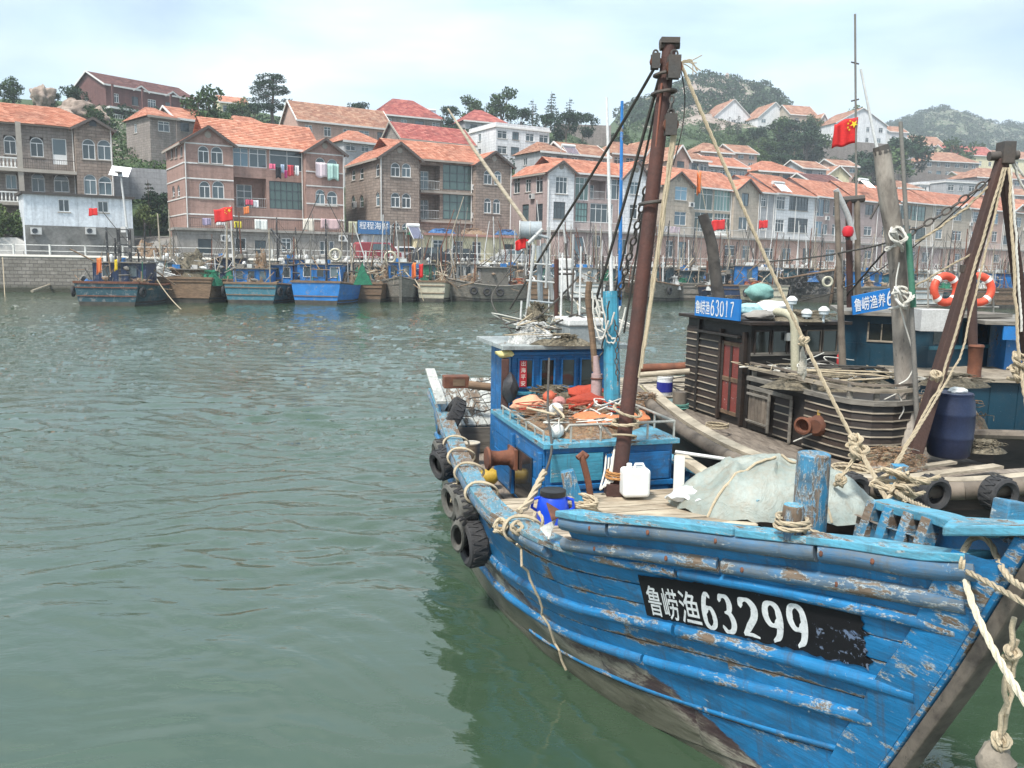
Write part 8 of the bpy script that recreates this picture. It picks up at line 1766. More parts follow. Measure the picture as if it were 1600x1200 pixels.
m = MB().grid(tarp_fn, 110, 40); o = m.build('tarpaulin',mat_tarp(),None,smooth=True,loc=atz(1225,800,1.12)+Vector((.02,.30,0))); tag(o,'large pale grey green tarpaulin mound on the foredeck','tarpaulin')
TP = Vector(o.location)
o.scale = (1.0,1.0,1.0)
rope([TP+tarp_fn(.62,t)+Vector((0,0,.012)) for t in np.linspace(.05,1,14)],.012,ROPE,'rope seam over the left of the tarpaulin',twist=False); rope([TP+tarp_fn(.80,t)+Vector((0,0,.012)) for t in np.linspace(.05,1,14)],.012,ROPE,'rope seam down the front of the tarpaulin',twist=False)
# mooring ropes at the bow
R1 = [pm_+Vector((.05,-.05,-.12))]+[aty(u,v,Y) for u,v,Y in ((1262,828,4.6),(1320,846,4.3),(1390,862,4.1),(1440,872,3.95),(1490,884,3.8),(1540,908,3.5),(1605,945,3.15))]
rope(crom(R1,8),.0135,ROPE,'twisted rope running along the bow rail from the small bitt',name='mooring_rope')
rope(crom([aty(u,v,Y) for u,v,Y in ((1508,905,3.72),(1503,880,3.7),(1510,852,3.75),(1528,838,3.8),(1548,850,3.75),(1562,880,3.6),(1580,905,3.4),(1612,925,3.15))],8),.015,ROPE,'rope bight looped over the bow and back down',name='mooring_rope')
rope(crom([aty(u,v,Y) for u,v,Y in ((1508,905,3.7),(1522,950,3.55),(1550,1010,3.35),(1585,1070,3.1),(1625,1130,2.85))],8),.0155,weathered('rope_cream',(.62,.56,.42),(.4,.34,.24),.85,20,.4,fine=90),'thick cream mooring rope dropping to the right of the stem',name='mooring_rope')
rope(wob(aty(1392,765,6.5),aty(1548,835,4.2),.02,16,.02,2),.016,ROPE,'rope from the wrapped blue post to the bow hook',name='mooring_rope')
rope(wob(aty(1585,965,3.3),aty(1560,1165,3.3),0,12,.02,6),.011,ROPE,'left strand of the double rope hanging off the bow',name='hanging_rope'); rope(wob(aty(1590,1000,3.3),aty(1566,1165,3.3),0,12,.03,8),.010,ROPE,'right strand of the double rope hanging off the bow',name='hanging_rope')
knot(aty(1580,1022,3.3),.010,'knot joining the double rope off the bow',seed=7,R=.025); knot(aty(1562,1160,3.3),.012,'rope knot on the mud sack',seed=8,R=.03); lump('fender_sack','muddy sack fender hanging on the double rope','fender',aty(1556,1195,3.3),(.15,.12,.18),weathered('mud_sack',(.22,.19,.15),(.1,.09,.07),.9,8,.6),31)
for i in range(9):
    g = random.Random(90+i); c = aty(1405+g.uniform(-12,35),752+g.uniform(-8,18),6.4); rope(crom([c+Vector((g.uniform(-.22,.2),g.uniform(-.1,.1),g.uniform(-.08,.08))) for _ in range(5)],6),.016,ROPE,'thick rope turn tangled round the slim blue post',name='rope_turn',group='rope turns on the slim blue post')
rope(crom([aty(1395,768,6.4),aty(1385,785,6.2),aty(1376,803,6.0)],5),.018,ROPE,'rope tail hanging from the wrapped post')
# ================================================================ BLACK BOAT AND ITS NEIGHBOURS
F2 = Vector((3.57,12.6,0)); E2 = Vector((.30,-.954,0)); R2_ = Vector((.954,.30,0))
def L2(a, b, z): return Vector((F2.x+E2.x*a+R2_.x*b, F2.y+E2.y*a+R2_.y*b, z))
TAR = wood('tarred_wood',(.026,.021,.018),(.010,.009,.008),.55,(.6,.6,5),bump=.5,scale=7,crack=.4); TARB = wood('tarred_brown',(.040,.026,.019),(.013,.010,.009),.6,(.6,.6,5),bump=.5,scale=7)
EDGEW = wood('worn_lit_edge',(.40,.34,.26),(.10,.08,.06),.8,(.5,.5,4),scale=5); LOGW = wood('rail_log_grey',(.19,.155,.12),(.07,.055,.043),.8,(.8,.8,.8),scale=5,crack=.6)
DOORR = worn_paint('door_dark_red',(.22,.045,.035),(.16,.11,.08),wear=-.3,scale=2); NAVYW = worn_paint('wall_dark_teal',(.006,.045,.075),(.12,.10,.08),primer=(.08,.12,.14),wear=-.6,scale=1.4,dirt=.35)
KB = thing('fishing_boat','black tarred wooden fishing boat with red door and clapboard houses, right of the blue boat','fishing boat',(3.6,11,0))
def stripe(path, z0, z1, off, mat, name, parent, th=.03, lean=0.0, n=None):
    """a board following a plan path (list of xy Vectors), outward to its left-hand side"""
    m = MB(); P = [Vector((p.x,p.y,0)) for p in path]; k = len(P); N = []
    for i in range(k): t = (P[min(i+1,k-1)]-P[max(i-1,0)]).normalized(); N.append(Vector((-t.y,t.x,0)))
    zf = (lambda i: z0) if not callable(z0) else z0; zg = (lambda i: z1) if not callable(z1) else z1; V = []
    for i in range(k):
        for z,o in ((zf(i),off+lean),(zg(i),off),(zg(i),off-th),(zf(i),off-th)): V.append((*(P[i]+N[i]*o).xy,z))
    m.v = V; m.f = [(4*i+j,4*i+(j+1)%4,4*i+4+(j+1)%4,4*i+4+j) for i in range(k-1) for j in range(4)]+[(0,1,2,3),(4*k-1,4*k-2,4*k-3,4*k-4)]; return m.build(name, mat, parent, world=True)
GP = crom([(1.99,13.4,1.30),(2.10,12.2,1.2),(2.29,10.52,1.14),(2.62,9.0,1.14),(3.25,8.15,1.17),(4.1,7.75,1.24),(4.9,7.5,1.40),(5.6,7.2,1.62)],6)
GXY = [Vector((p.x,p.y,0)) for p in GP][::-1]; GZ = [p.z for p in GP][::-1]; nG = len(GP)
for k,(a,b) in enumerate(((.06,.22),(.22,.38),(.38,.55),(.55,.74),(.74,.95),(.95,1.7))):
    stripe(GXY, lambda i: GZ[i]-b+.004, lambda i: GZ[i]-a, -.02-.05*k+.012*(k%2), TAR if k%2 else TARB, 'hull_plank', KB, .05)
for a,b in ((0,16),(16,31),(31,nG)): P_ = GP[max(a-0,0):b+1]; tube_uv('gunwale_log', LOGW, KB, [p+Vector((.02,.0,-.02)) for p in P_], .085, 10)
gi = [p+Vector((.14,.10,.03)) for p in GP]
stripe([Vector((p.x+.16,p.y+.08,0)) for p in GP][::-1], lambda i: GZ[i]+.03, lambda i: GZ[i]+.075, .06, WD_PALE, 'gunwale_plank', KB, .17)
for k in range(16):                                       # deck planks run fore and aft
    m = MB(); b0_,b1_ = -.95+.17*k,-.95+.17*k+.165; m.slab([L2(-2.2,b0_,.84),L2(4.6,b0_,.84),L2(4.6,b1_,.84),L2(-2.2,b1_,.84)],(0,0,-.04)); m.build('deck_plank',DECKG,KB,world=True)
for k in range(10): m = MB(); m.slab([L2(3.2+.16*k,-1.4,.90),L2(3.35+.16*k,-1.4,.90),L2(3.35+.16*k,2.6,.90),L2(3.2+.16*k,2.6,.90)],(0,0,-.04)); m.build('foredeck_plank',DECKG,KB,world=True)
for k in range(11): m = MB(); y_ = k*.16; m.slab([L2(-2.0-y_,-.95,1.02+.01*k),L2(-2.15-y_,-.95,1.02+.01*k),L2(-2.15-y_,1.6,1.02+.01*k),L2(-2.0-y_,1.6,1.02+.01*k)],(0,0,-.03)); m.build('stern_board',EDGEW if k%2 else WD_PALE,KB,world=True)
WHZ0,WHZ1 = .85,2.42
wh2 = MB().slab([L2(0,0,WHZ0),L2(0,1.55,WHZ0),L2(-1.9,1.55,WHZ0),L2(-1.9,0,WHZ0)],(0,0,WHZ1-WHZ0)).build('wheelhouse',TAR,KB,world=True)
def siding(path, z0, z1, n, parent, skip=()):
    h = (z1-z0)/n
    for k in range(n):
        stripe(path, z0+k*h+.003, z0+(k+1)*h-.004, .016, TARB if (k*7)%3 else TAR, 'siding_board', parent, .03, .016); stripe(path, z0+k*h-.004, z0+k*h+.014, .036, EDGEW, 'board_edge', parent, .03)  # pale edge strip: worn wood plus caught light, both in its colour
pw = lambda *ab: [L2(a,b,0) for a,b in ab][::-1]
siding(pw((-1.9,0),(-1.52,0)),.9,2.28,12,wh2); siding(pw((-1.46,0),(-.82,0)),.9,2.2,11,wh2)
def bx2(a0,a1,b0_,b1_,z0,z1,mat,name,parent,bevel=.004): return MB().slab([L2(a0,b0_,z0),L2(a1,b0_,z0),L2(a1,b1_,z0),L2(a0,b1_,z0)],(0,0,z1-z0)).build(name,mat,parent,world=True,bevel=bevel)
bx2(-1.52,-1.46,-.05,0,.86,2.4,TAR,'corner_post',wh2); bx2(-.82,-.76,-.06,0,.86,2.3,TARB,'door_post',wh2); bx2(-.16,-.10,-.06,0,.86,2.3,TARB,'door_post',wh2); bx2(-1.5,-.2,-.12,.0,2.20,2.235,TAR,'door_hood',wh2)
dr2 = bx2(-.74,-.18,-.03,-.002,.98,2.12,DOORR,'door',wh2)
for a0,a1,z0,z1 in ((-.74,-.68,.98,2.12),(-.24,-.18,.98,2.12),(-.49,-.43,.98,2.12),(-.68,-.24,1.50,1.57),(-.68,-.24,.98,1.04),(-.68,-.24,2.06,2.12)): bx2(a0,a1,-.045,-.031,z0,z1,TARB if z1-z0 > 1 else WD_BROWN,'door_rail',dr2,.002)
bx2(-2.05,.14,-.12,1.68,WHZ1,WHZ1+.05,TARB,'wheelhouse_roof',KB); bx2(.0,.03,.0,1.55,1.95,2.0,WD_GREY,'window_ledge',wh2)
for k in range(5):
    b0_ = .06+.30*k; w_ = bx2(.002,.02,b0_,b0_+.24,2.0,2.32,glass_dark('cabin_glass'),'window',wh2,0)
    for q in ((b0_-.02,b0_,1.98,2.34),(b0_+.24,b0_+.26,1.98,2.34),(b0_,b0_+.24,2.32,2.34)): bx2(.003,.035,q[0],q[1],q[2],q[3],TARB if k < 3 else LOGW,'window_frame',wh2,0)
m = MB(); bx2(.03,.10,.55,.78,2.18,2.30,weathered('lamp_box',(.35,.36,.34),(.1,.1,.1),.5),'work_lamp',wh2)
# engine house with a rounded front
EP = [(.04,0),(.7,0),(1.4,0),(1.95,0),(2.25,.05),(2.42,.2),(2.48,.45),(2.42,.8),(2.2,1.05)]
eh = MB().slab([L2(a,b+.0,.86) for a,b in EP]+[L2(.04,1.05,.86)],(0,0,.78)).build('engine_house',TAR,KB,world=True)
siding([L2(a,b,0) for a,b in EP[2:]][::-1],.9,1.60,7,eh); siding(pw((.72,0),(1.12,0)),.9,1.46,5,eh)
stripe([L2(a,b,0) for a,b in EP][::-1],1.60,1.66,.07,WD_GREY,'coaming',eh,.12); stripe([L2(a,b,0) for a,b in EP][::-1],1.76,1.81,.05,EDGEW,'top_rail',eh,.05); stripe([L2(a,b,0) for a,b in EP][::-1],1.84,1.87,.03,LOGW,'top_rail',eh,.03)
for a,b in ((.1,.02),(.8,.02),(1.5,.02),(2.2,.03),(2.42,.25),(2.42,.75)): MB().bar(L2(a,b,1.6),L2(a,b,1.86),.06,.05).build('rail_post',WD_GREY,eh,world=True)
for k in range(6): bx2(.09+.085*k,.168+.085*k,-.045,-.02,.95,1.46,LOGW,'shutter_plank',eh,.002)
for a0,a1,z0,z1 in ((.06,1.16,1.47,1.53),(.06,.60,1.385,1.42),(1.12,1.17,.86,1.47),(.60,.65,.90,1.47),(.06,.62,.98,1.01)): bx2(a0,a1,-.07,-.047,z0,z1,WD_GREY,'door_frame',eh,.003)
kind(heap('net','','',(0,0,0),(2.0,.8,.14),'brown',133,parent=eh,loops=40),'stuff').location = L2(1.25,.5,1.64)-KB.location
ex2 = thing('exhaust_pipe','rusty flanged exhaust pipe poking from the black boat side','exhaust pipe',L2(1.55,-.02,1.22),math.atan2(-R2_.y,-R2_.x)+.5); MB().lathe([(.02,.0),(.085,.0),(.085,.10),(.075,.20),(.115,.22),(.12,.26),(.09,.27),(.085,.16)],20,Matrix.Rotation(math.pi/2,4,'Y')).build('pipe',RUST,ex2,smooth=True)
MB().lathe([(.13,-.02),(.15,.0),(.13,.16),(.09,.2)],20,Matrix.Rotation(math.pi/2,4,'Y')@Matrix.Translation((0,.14,0))).build('flange',RUST,ex2,smooth=True); MB().box((.04,.16,.16),(.09,.10,.09)).build('bracket',plain('mustard',(.35,.22,.05),.7),ex2)
def pole(label,pts,r,mat,name='pole',k=4,cat='pole'):
    P = crom(pts,k); o = tube_uv(name,mat,None,P,r if not isinstance(r,tuple) else [lerp(r[0],r[1],i/(len(P)-1)) for i in range(len(P))],9); return tag(o,label,cat)
CREAM = weathered('pipe_cream',(.50,.47,.34),(.3,.26,.17),.6,5,.2)
pole('cream vent pipe with a bent top on the black boat',[aty(1243,612,12.1),aty(1242,540,12.1),aty(1241,505,12.1),aty(1232,491,12.2),aty(1213,487,12.5)],.062,CREAM,'vent_pipe',cat='pipe')
pole('brown wooden pole with white foot right of the cream vent pipe',[aty(1318,610,11.9),aty(1314,500,11.9),aty(1307,300,12)],(.055,.035),LOGW); MB().cyl(aty(1319,618,11.89),aty(1318,585,11.89),.062,n=12)
pole('thick dark post leaning left on the black boat wheelhouse',[aty(1126,480,13.7),aty(1118,430,13.7),aty(1112,380,13.7),aty(1098,335,13.7)],(.10,.085),wood('charred_wood',(.085,.075,.065),(.03,.027,.025),.9,(1,1,1),scale=5),'post',3,'post')
# number boards
NB = plain('board_blue',(.01,.17,.50),.4); WHL = mat_letter()
nb = thing('number_board','blue board lettered 鲁崂渔63017 on the black boat roof edge','number board',L2(-1.40,-.16,2.47)); bp = lambda f,h: L2(lerp(-1.40,-.08,f),-.185,lerp(2.47,2.79,h))
MB().slab([L2(-1.40,-.18,2.47),L2(-.08,-.18,2.47),L2(-.08,-.18,2.79),L2(-1.40,-.18,2.79)],R2_*.03).build('board',NB,nb,world=True)
cs = [(.02,.13,.12,.8),(.135,.25,.12,.8),(.255,.36,.12,.8)]+[(.38+.105*i,.465+.105*i,.12,.86) for i in range(5)]; lettering('鲁崂渔63017',cs,bp,nb,WHL,.24,.10)
a_,b_,c_,d_ = aty(1333,492,13.4),aty(1412,478,13.2),aty(1412,446,13.2),aty(1331,463,13.4); nb = thing('number_board','tilted blue board lettered 鲁崂渔养60 on the dark teal boat roof','number board',a_)
MB().slab([a_,b_,c_,d_],(0,.03,0)).build('board',NB,nb,world=True); lettering('鲁崂渔养60',[(.03,.17,.14,.84),(.18,.33,.14,.84),(.34,.49,.14,.84),(.5,.64,.16,.84),(.67,.78,.16,.86),(.81,.93,.16,.86)],lambda f,h: a_.lerp(b_,f).lerp(d_.lerp(c_,f),h)+Vector((0,-.012,0)),nb,WHL,.26,.10)
# roof gear
lump('white_sack','white sack on the black boat roof','sack',aty(1205,480,13.2),(.55,.4,.22),weathered('sack_white',(.72,.73,.72),(.5,.5,.48),.7,5,.4),41,.3); lump('net_bag','pale turquoise bag of nets on the black boat roof','net bag',aty(1172,484,13),(.4,.35,.2),weathered('bag_turq',(.36,.58,.60),(.2,.38,.4),.8,6,.6),42,.3); lump('float_cluster','big turquoise net ball behind the black boat roof','net ball',aty(1187,457,15.5),(.5,.45,.32),weathered('ball_turq',(.22,.42,.38),(.12,.3,.27),.8,9,.8),43,.25)
lump('canvas_cover','grey canvas covered tub on the black boat roof','canvas',aty(1185,492,12.9),(.5,.4,.16),CONC,44,.3); heap('net_heap','brown net scraps at the stern end of the black boat roof','net',L2(-1.7,.5,2.47),(.6,.8,.26),'brown',134,None,24); heap('net_heap','thin tangle of line along the black boat roof','net',L2(-.4,1.0,2.47),(1.1,1.2,.10),'brown',135,None,40)
for i,(u,v,lab) in enumerate(((1260,490,'white lamp dome in the middle of the black boat roof'),(1237,470,'capped lamp on a short stalk above the black boat roof'),(1287,486,'grey lamp at the right of the black boat roof'))):
    p = aty(u,v+6,12.8); t = thing('deck_lamp',lab,'lamp',p,0,'lamps on the black boat roof'); MB().lathe([(.02,-.12),(.02,0),(.07,.01),(.075,.06)],12).build('glass',plain('lamp_glass',(.5,.5,.5)),t,smooth=True); MB().lathe([(.085,.06),(.08,.09),(.03,.13)],12).build('cap',METAL,t,smooth=True)
# stern gear
pail('paint_bucket','white bucket with navy lower half on the black boat stern','bucket',1038,617,1.10,.125,.30,plain('bucket_white',(.78,.78,.78),.4),METAL,band=plain('band_navy',(.02,.025,.22),.4))
p = atz(1061,640,1.15); m = MB().tube([p,p+Vector((0,0,.27))],[.105,.10],12); o = m.build('bollard',LOGW,None,smooth=True); tag(o,'sawn grey wooden bollard at the black boat stern','bollard')
coil(p+Vector((0,0,.02)),.13,.010,4,'thin green rope round the sawn bollard',weathered('rope_green',(.12,.30,.24),(.06,.16,.13),.9,20,.3),name='rope')
pole('brown log across the black boat stern',[aty(998,575,14.6),aty(1035,574,14.6),aty(1075,572,14.5)],.075,RUST,'log'); pole('pale timber lying below the brown log',[aty(1000,586,14.2),aty(1078,580,14.0)],.05,WD_PALE,'timber')
lump('coconut_husk','yellowish sack on the stern boards','sack',atz(1008,612,1.15),(.3,.22,.2),weathered('husk',(.55,.52,.3),(.4,.36,.2),.8,6,.5),46); heap('net_heap','rope and net tangle at the black boat stern corner','net',atz(1010,640,1.1),(.6,.5,.2),'mix',136,None,26)
for i in range(5): pole(('first','second','third','fourth','fifth')[i]+' dark lath across the pale stern boards of the black boat',[atz(1000+i*10,600-i*2,1.2),atz(1072,588+i*9,1.2)],.012,ROPED,'lath',2)
# blue plastic drum
pd = atz(1481,712,.95); dm = thing('plastic_drum','large dark blue plastic drum standing on the black boat deck','drum',pd); DB = weathered('drum_blue',(.022,.035,.085),(.05,.055,.09),.4,4,.1,.3)
MB().lathe([(.22,0),(.245,.03),(.262,.2),(.268,.24),(.275,.26),(.268,.28),(.275,.42),(.268,.53),(.275,.55),(.268,.57),(.255,.70),(.23,.78),(.235,.80)],32).build('body',DB,dm,smooth=True); MB().lathe([(.225,.801),(.225,.815)],24).build('rim',DB,dm); lump('white_rag','white rag heaped on top of the blue drum','rag',pd+Vector((.05,0,.83)),(.22,.2,.10),weathered('rag_white',(.75,.75,.72),(.5,.5,.48),.8,8,.4),47)
for i,(u0,v0,u1,v1,w_) in enumerate(((1395,735,1490,722,.10),(1400,748,1560,728,.14),(1420,755,1590,745,.16),(1470,762,1570,756,.08))):
    m = MB(); m.bar(atz(u0,v0,.98+.02*i),atz(u1,v1,.98+.02*i),w_,.03); o = m.build('loose_plank',WD_PALE,None); tag(o,('short pale plank nearest the drum foot','long pale plank before the drum','broad pale plank lying by the drum','narrow plank on the black boat rail')[i],'plank')
# grey post, green pole, A-frame
gpz = wood('weathered_post',(.30,.265,.225),(.12,.10,.085),.85,(1,1,.35),scale=6,crack=.6,bump=.8,dist=.015)
pole('tall weathered grey wooden post lashed with rope on the black boat',[atz(1420,712,.95),aty(1414,600,10.7),aty(1404,420,10.6),aty(1386,300,10.5),aty(1378,236,10.5)],(.135,.10),gpz,'post',6,'post'); o = MB().tube([aty(1379,240,10.5),aty(1376,228,10.5)],[.105,.09],10).build('post_tip',DARKM,None); tag(o,'charred tip of the tall weathered grey post','post tip')
pole('thin pole with green painted middle beside the grey post',[aty(1433,655,10.3),aty(1424,480,10.35),aty(1407,190,10.4)],(.032,.024),MASTM); pole('green painted length of the thin pole',[aty(1427,480,10.33),aty(1419,365,10.36)],.036,weathered('pole_green',(.06,.20,.13),(.03,.1,.07),.7,6,.2),'pole_sleeve')
af = thing('a_frame','rusty dark A-frame gallows leaning right at the bow of the black boat','frame',atz(1425,722,.95)); ab = Vector(af.location); AT = aty(1566,250,10.3); AFM = weathered('aframe_rust',(.065,.036,.030),(.10,.05,.035),.75,3,.5,stain=.6)
for q,w_ in ((atz(1425,722,.95),.15),(aty(1612,600,11.2),.12)): MB().bar(q-ab,AT-ab,w_,w_*.9,(0,1,0),w_*.8,w_*.8).build('leg',AFM,af,bevel=.01)
MB().tube([AT-ab+Vector((-.16,0,.04)),AT-ab+Vector((.18,0,.06))],.055,10).build('head_pin',DARKM,af,smooth=True); MB().box(AT-ab+Vector((.03,0,.08)),(.14,.2,.26)).build('head_block',DARKM,af,bevel=.01); MB().box(aty(1512,420,10.25)-ab,(.14,.1,.09)).build('cleat',DARKM,af)
chain(sag(aty(1402,374,10.5),aty(1548,278,10.3),.05,10),.085,'heavy black chain from the grey post up to the A-frame head')
RP = [((1430,378,10.5),(1552,285,10.3),.06,.016,ROPE,'pale rope under the heavy chain'),((1187,409,15),(1385,380,10.6),.05,.013,ROPED,'dark line from the grey post lashing to the left'),((1388,386,10.5),(1322,462,12.5),.0,.014,ROPED,'dark line slanting down left from the grey post lashing'),((1398,465,10.5),(1520,395,10.2),.0,.012,ROPE,'pale rope from the lower lashing to the A-frame'),
 ((1568,262,10.2),(1470,600,9.9),.0,.016,ROPE,'tan fall rope left inside the A-frame'),((1470,600,9.9),(1388,742,9.2),.02,.016,ROPE,'tan rope end running down to the black boat rail'),((1572,262,10.2),(1500,560,10),.0,.013,ROPE,'second tan fall rope inside the A-frame'),((1500,560,10),(1372,772,8.8),.02,.014,ROPE,'second tan rope end reaching the blue boat bow'),
 ((1576,262,10.2),(1592,560,9.8),.0,.018,ROPE,'thick tan rope hanging right of the A-frame head'),((1580,262,10.2),(1597,520,9.8),.0,.014,_MC['rope_white'],'white rope hanging right of the A-frame head'),((1592,560,9.8),(1604,640,9.6),.0,.018,ROPE,'tan rope below the big knots at the right edge'),((1582,256,10.3),(1625,330,10.3),.05,.016,_MC['rope_white'],'white rope leaving the A-frame head to the right'),((1584,252,10.3),(1630,300,10.3),.05,.016,_MC['rope_white'],'second white rope leaving the A-frame head'),
 ((1548,278,10.3),(1250,470,14),.3,.008,ROPED,'thin black sagging line behind the A-frame'),((1430,600,10.5),(1240,690,11),.02,.010,_MC['rope_white'],'pale line across the black boat engine house rail'),((1345,706,7.2),(1392,792,6.6),.0,.020,ROPE,'doubled rope from the big knot to the wrapped post'),((1342,706,7.2),(1312,750,7.2),.0,.017,ROPE,'loose rope end under the big knot')]
for p_,q_,s_,r_,m__,lab in RP: rope(wob(aty(*p_),aty(*q_),s_,12,.02,len(lab)),r_,m__,lab,name='rope')
for (u,v,Y,R_,lab) in ((1336,690,7.25,.05,'big rope knot above the blue mooring post'),(1342,706,7.2,.06,'lower big rope knot above the blue mooring post'),(1256,533,7.6,.03,'splice knot in the long pale rope'),(1402,374,10.35,.11,'thick rope lashing high on the grey post'),(1408,468,10.35,.12,'rope lashing halfway up the grey post'),(1592,565,9.8,.09,'large tan knot at the right edge'),(1589,585,9.8,.08,'second tan knot at the right edge'),(1462,588,9.9,.05,'knot on the A-frame leg rope'),(1313,752,7.2,.035,'frayed rope end knot below the big knots')): knot(aty(u,v,Y),.019 if Y < 10 else .016,lab,_MC['rope_white'] if 'lashing' in lab else ROPE,5,int(u),R_)
lump('frayed_net','frayed white net rag on the long pale rope','net',aty(1254,570,7.7),(.07,.06,.22),weathered('rag_net',(.5,.46,.38),(.3,.27,.22),.9,20,.9,fine=90,dist=.02),48,.7)
rope(crom([aty(u,v,10.4) for u,v in ((1405,410),(1400,450),(1412,500),(1428,560),(1420,590),(1400,605),(1408,625),(1412,640),(1404,655))],5),.009,_MC['rope_white'],'thin white line winding down the grey post',twist=False)
for (u,v,lab) in ((1395,758,'large tyre fender on the dark hull left of the slim blue post'),(1455,770,'large tyre fender half hidden by the curved bow rail'),(1560,772,'large tyre fender on the black boat bow at the right'),(1330,765,'tyre fender in shade behind the round blue post')):
    t = tyreN(aty(u,v,{1395:7.85,1455:7.65,1560:7.5,1330:7.95}[u]),.165,lab,(math.pi/2,0,.3)); t['group'] = 'tyre fenders of the black boat'
# flag mast
FY = 14.0; fm = thing('flag_mast','tall thin flag mast with thick rusty lower posts behind the black boat','mast',aty(1336,480,FY)); fb_ = Vector(fm.location)
for nm,u0,v0,u1,v1,r,mt_ in (('topmast',1338,320,1336,22,.018,MASTM),('lower_post',1328,480,1326,312,.055,RUSTM),('lower_post',1341,480,1339,306,.05,LOGW),('crosstree',1317,313,1350,310,.06,DARKM),('spreader',1330,97,1342,100,.012,DARKM),('spreader',1330,158,1342,155,.012,DARKM)): MB().tube([aty(u0,v0,FY)-fb_,aty(u1,v1,FY)-fb_],r,8).build(nm,mt_,fm,smooth=True)
flag(aty(1341,183,FY),.40,.40,'bright red flag with yellow stars high on the flag mast',-1,0,.28,True,None,4)
pole('thin pale pole leaning beside the flag mast',[aty(1396,340,12),aty(1372,240,12),aty(1345,108,12)],(.03,.016),METAL); pole('white lamp arm left of the flag mast',[aty(1334,375,13.6),aty(1326,340,13.6),aty(1306,296,13.6)],.045,FW,'arm')
t = thing('red_lantern','round red lantern at the foot of the flag mast arm','lantern',aty(1325,362,13.4)); MB().lathe([(.02,-.09),(.07,-.07),(.09,0),(.07,.07),(.02,.09)],14).build('globe',plain('lantern_red',(.55,.02,.03),.4),t,smooth=True); MB().lathe([(.03,-.13),(.04,-.09)],10).build('base',DARKM,t)
pole('dark bracket with lamp right of the flag mast',[aty(1360,342,13.5),aty(1382,300,13.5),aty(1384,278,13.5)],.018,DARKM,'bracket')
# dark teal boat
TB = thing('fishing_boat','dark teal fishing boat with lifebuoys on its roof, behind the black boat','fishing boat',(6.3,14,0))
def wallbox(P, z0, z1, mat, name, parent): return MB().slab([Vector((p[0],p[1],z0)) for p in P],(0,0,z1-z0)).build(name,mat,parent,world=True)
Wq = [(5.69,14.5),(6.90,13.95),(8.2,14.5),(7.6,16.4),(6.3,16.4)]; tw = wallbox(Wq,.5,2.50,NAVYW,'wheelhouse',TB); wallbox([(5.55,14.35),(6.9,13.75),(8.5,14.4),(7.8,16.6),(6.2,16.6)],2.50,2.56,WD_GREY,'wheelhouse_roof',TB)
def onwall(p,q,f0,f1,z0,z1,off,mat,name,parent): p=Vector((*p,0));q=Vector((*q,0));t=(q-p).normalized();n_=Vector((t.y,-t.x,0));a=p.lerp(q,f0)+n_*off;b=p.lerp(q,f1)+n_*off; return MB().slab([(a.x,a.y,z0),(b.x,b.y,z0),(b.x,b.y,z1),(a.x,a.y,z1)],-n_*.02).build(name,mat,parent,world=True)
w_ = onwall(Wq[0],Wq[1],.30,.60,2.08,2.36,.006,glass_dark('cabin_glass'),'window',tw)
for f0,f1,z0,z1 in ((.28,.30,2.05,2.38),(.60,.62,2.05,2.38),(.30,.60,2.05,2.08),(.44,.455,2.08,2.36)): onwall(Wq[0],Wq[1],f0,f1,z0,z1,.02,EDGEW,'window_frame',tw)
for k in range(6): onwall(Wq[0],Wq[1],k/6+.004,(k+1)/6-.004,.6,2.02,.012,NAVYW,'wall_plank',tw)
for k in range(4): onwall(Wq[1],Wq[2],.06+.24*k,.24+.24*k,2.05,2.42,.006,glass_dark('cabin_glass'),'window',tw)
onwall(Wq[1],Wq[2],.0,1,1.96,2.02,.02,P_TURQ,'window_ledge',tw); MB().box((0,0,0),(.5,.3,.34)).build('white_box',METAL,None,loc=aty(1457,500,13.5)); tag(bpy.data.objects['white_box'],'white box hung under the teal boat roof edge','box')
Eq = [(6.1,12.9),(9.4,12.7),(9.6,14.2),(6.3,14.2)]; te = wallbox(Eq,.6,1.60,NAVYW,'engine_house',TB); wallbox([(6.0,12.8),(9.5,12.6),(9.7,14.3),(6.2,14.3)],1.60,1.66,EDGEW,'engine_house_roof',TB)
for k in range(8): onwall(Eq[0],Eq[1],k/8+.003,(k+1)/8-.003,.66,1.55,.010,NAVYW,'wall_plank',te)
wallbox([(5.0,12.0),(10.5,11.6),(10.5,17),(5.0,17)],.55,.85,TARB,'deck',TB); tube_uv('gunwale',LOGW,TB,[(4.9,12.3,1.0),(6.5,11.7,1.0),(8.5,11.35,1.05),(10.5,11.2,1.1)],.07,8); tube_uv('inner_rail',WD_PALE,TB,[(5.2,12.5,.95),(7,11.95,.9),(9,11.6,.92),(10.5,11.5,.95)],.045,8); wallbox([(4.95,12.2),(10.5,11.25),(10.5,11.5),(5,12.4)],-.4,.95,TAR,'hull',TB)
pole('brown post with a rusty exhaust sleeve on the teal boat',[aty(1521,600,12.9),aty(1519,500,12.9),aty(1518,430,12.9)],.07,AFM,'post',2,'post'); o = MB().lathe([(.10,0),(.11,.02),(.10,.05),(.10,.48),(.115,.5),(.10,.53)],18).build('exhaust_sleeve',RUST,None,smooth=True,loc=aty(1521,592,12.85)); tag(o,'rusty exhaust sleeve round the brown post','exhaust')
BUOY = weathered('buoy_orange',(.72,.10,.05),(.5,.07,.04),.5,5,.1,.2); BUW = plain('buoy_white',(.78,.76,.72),.5)
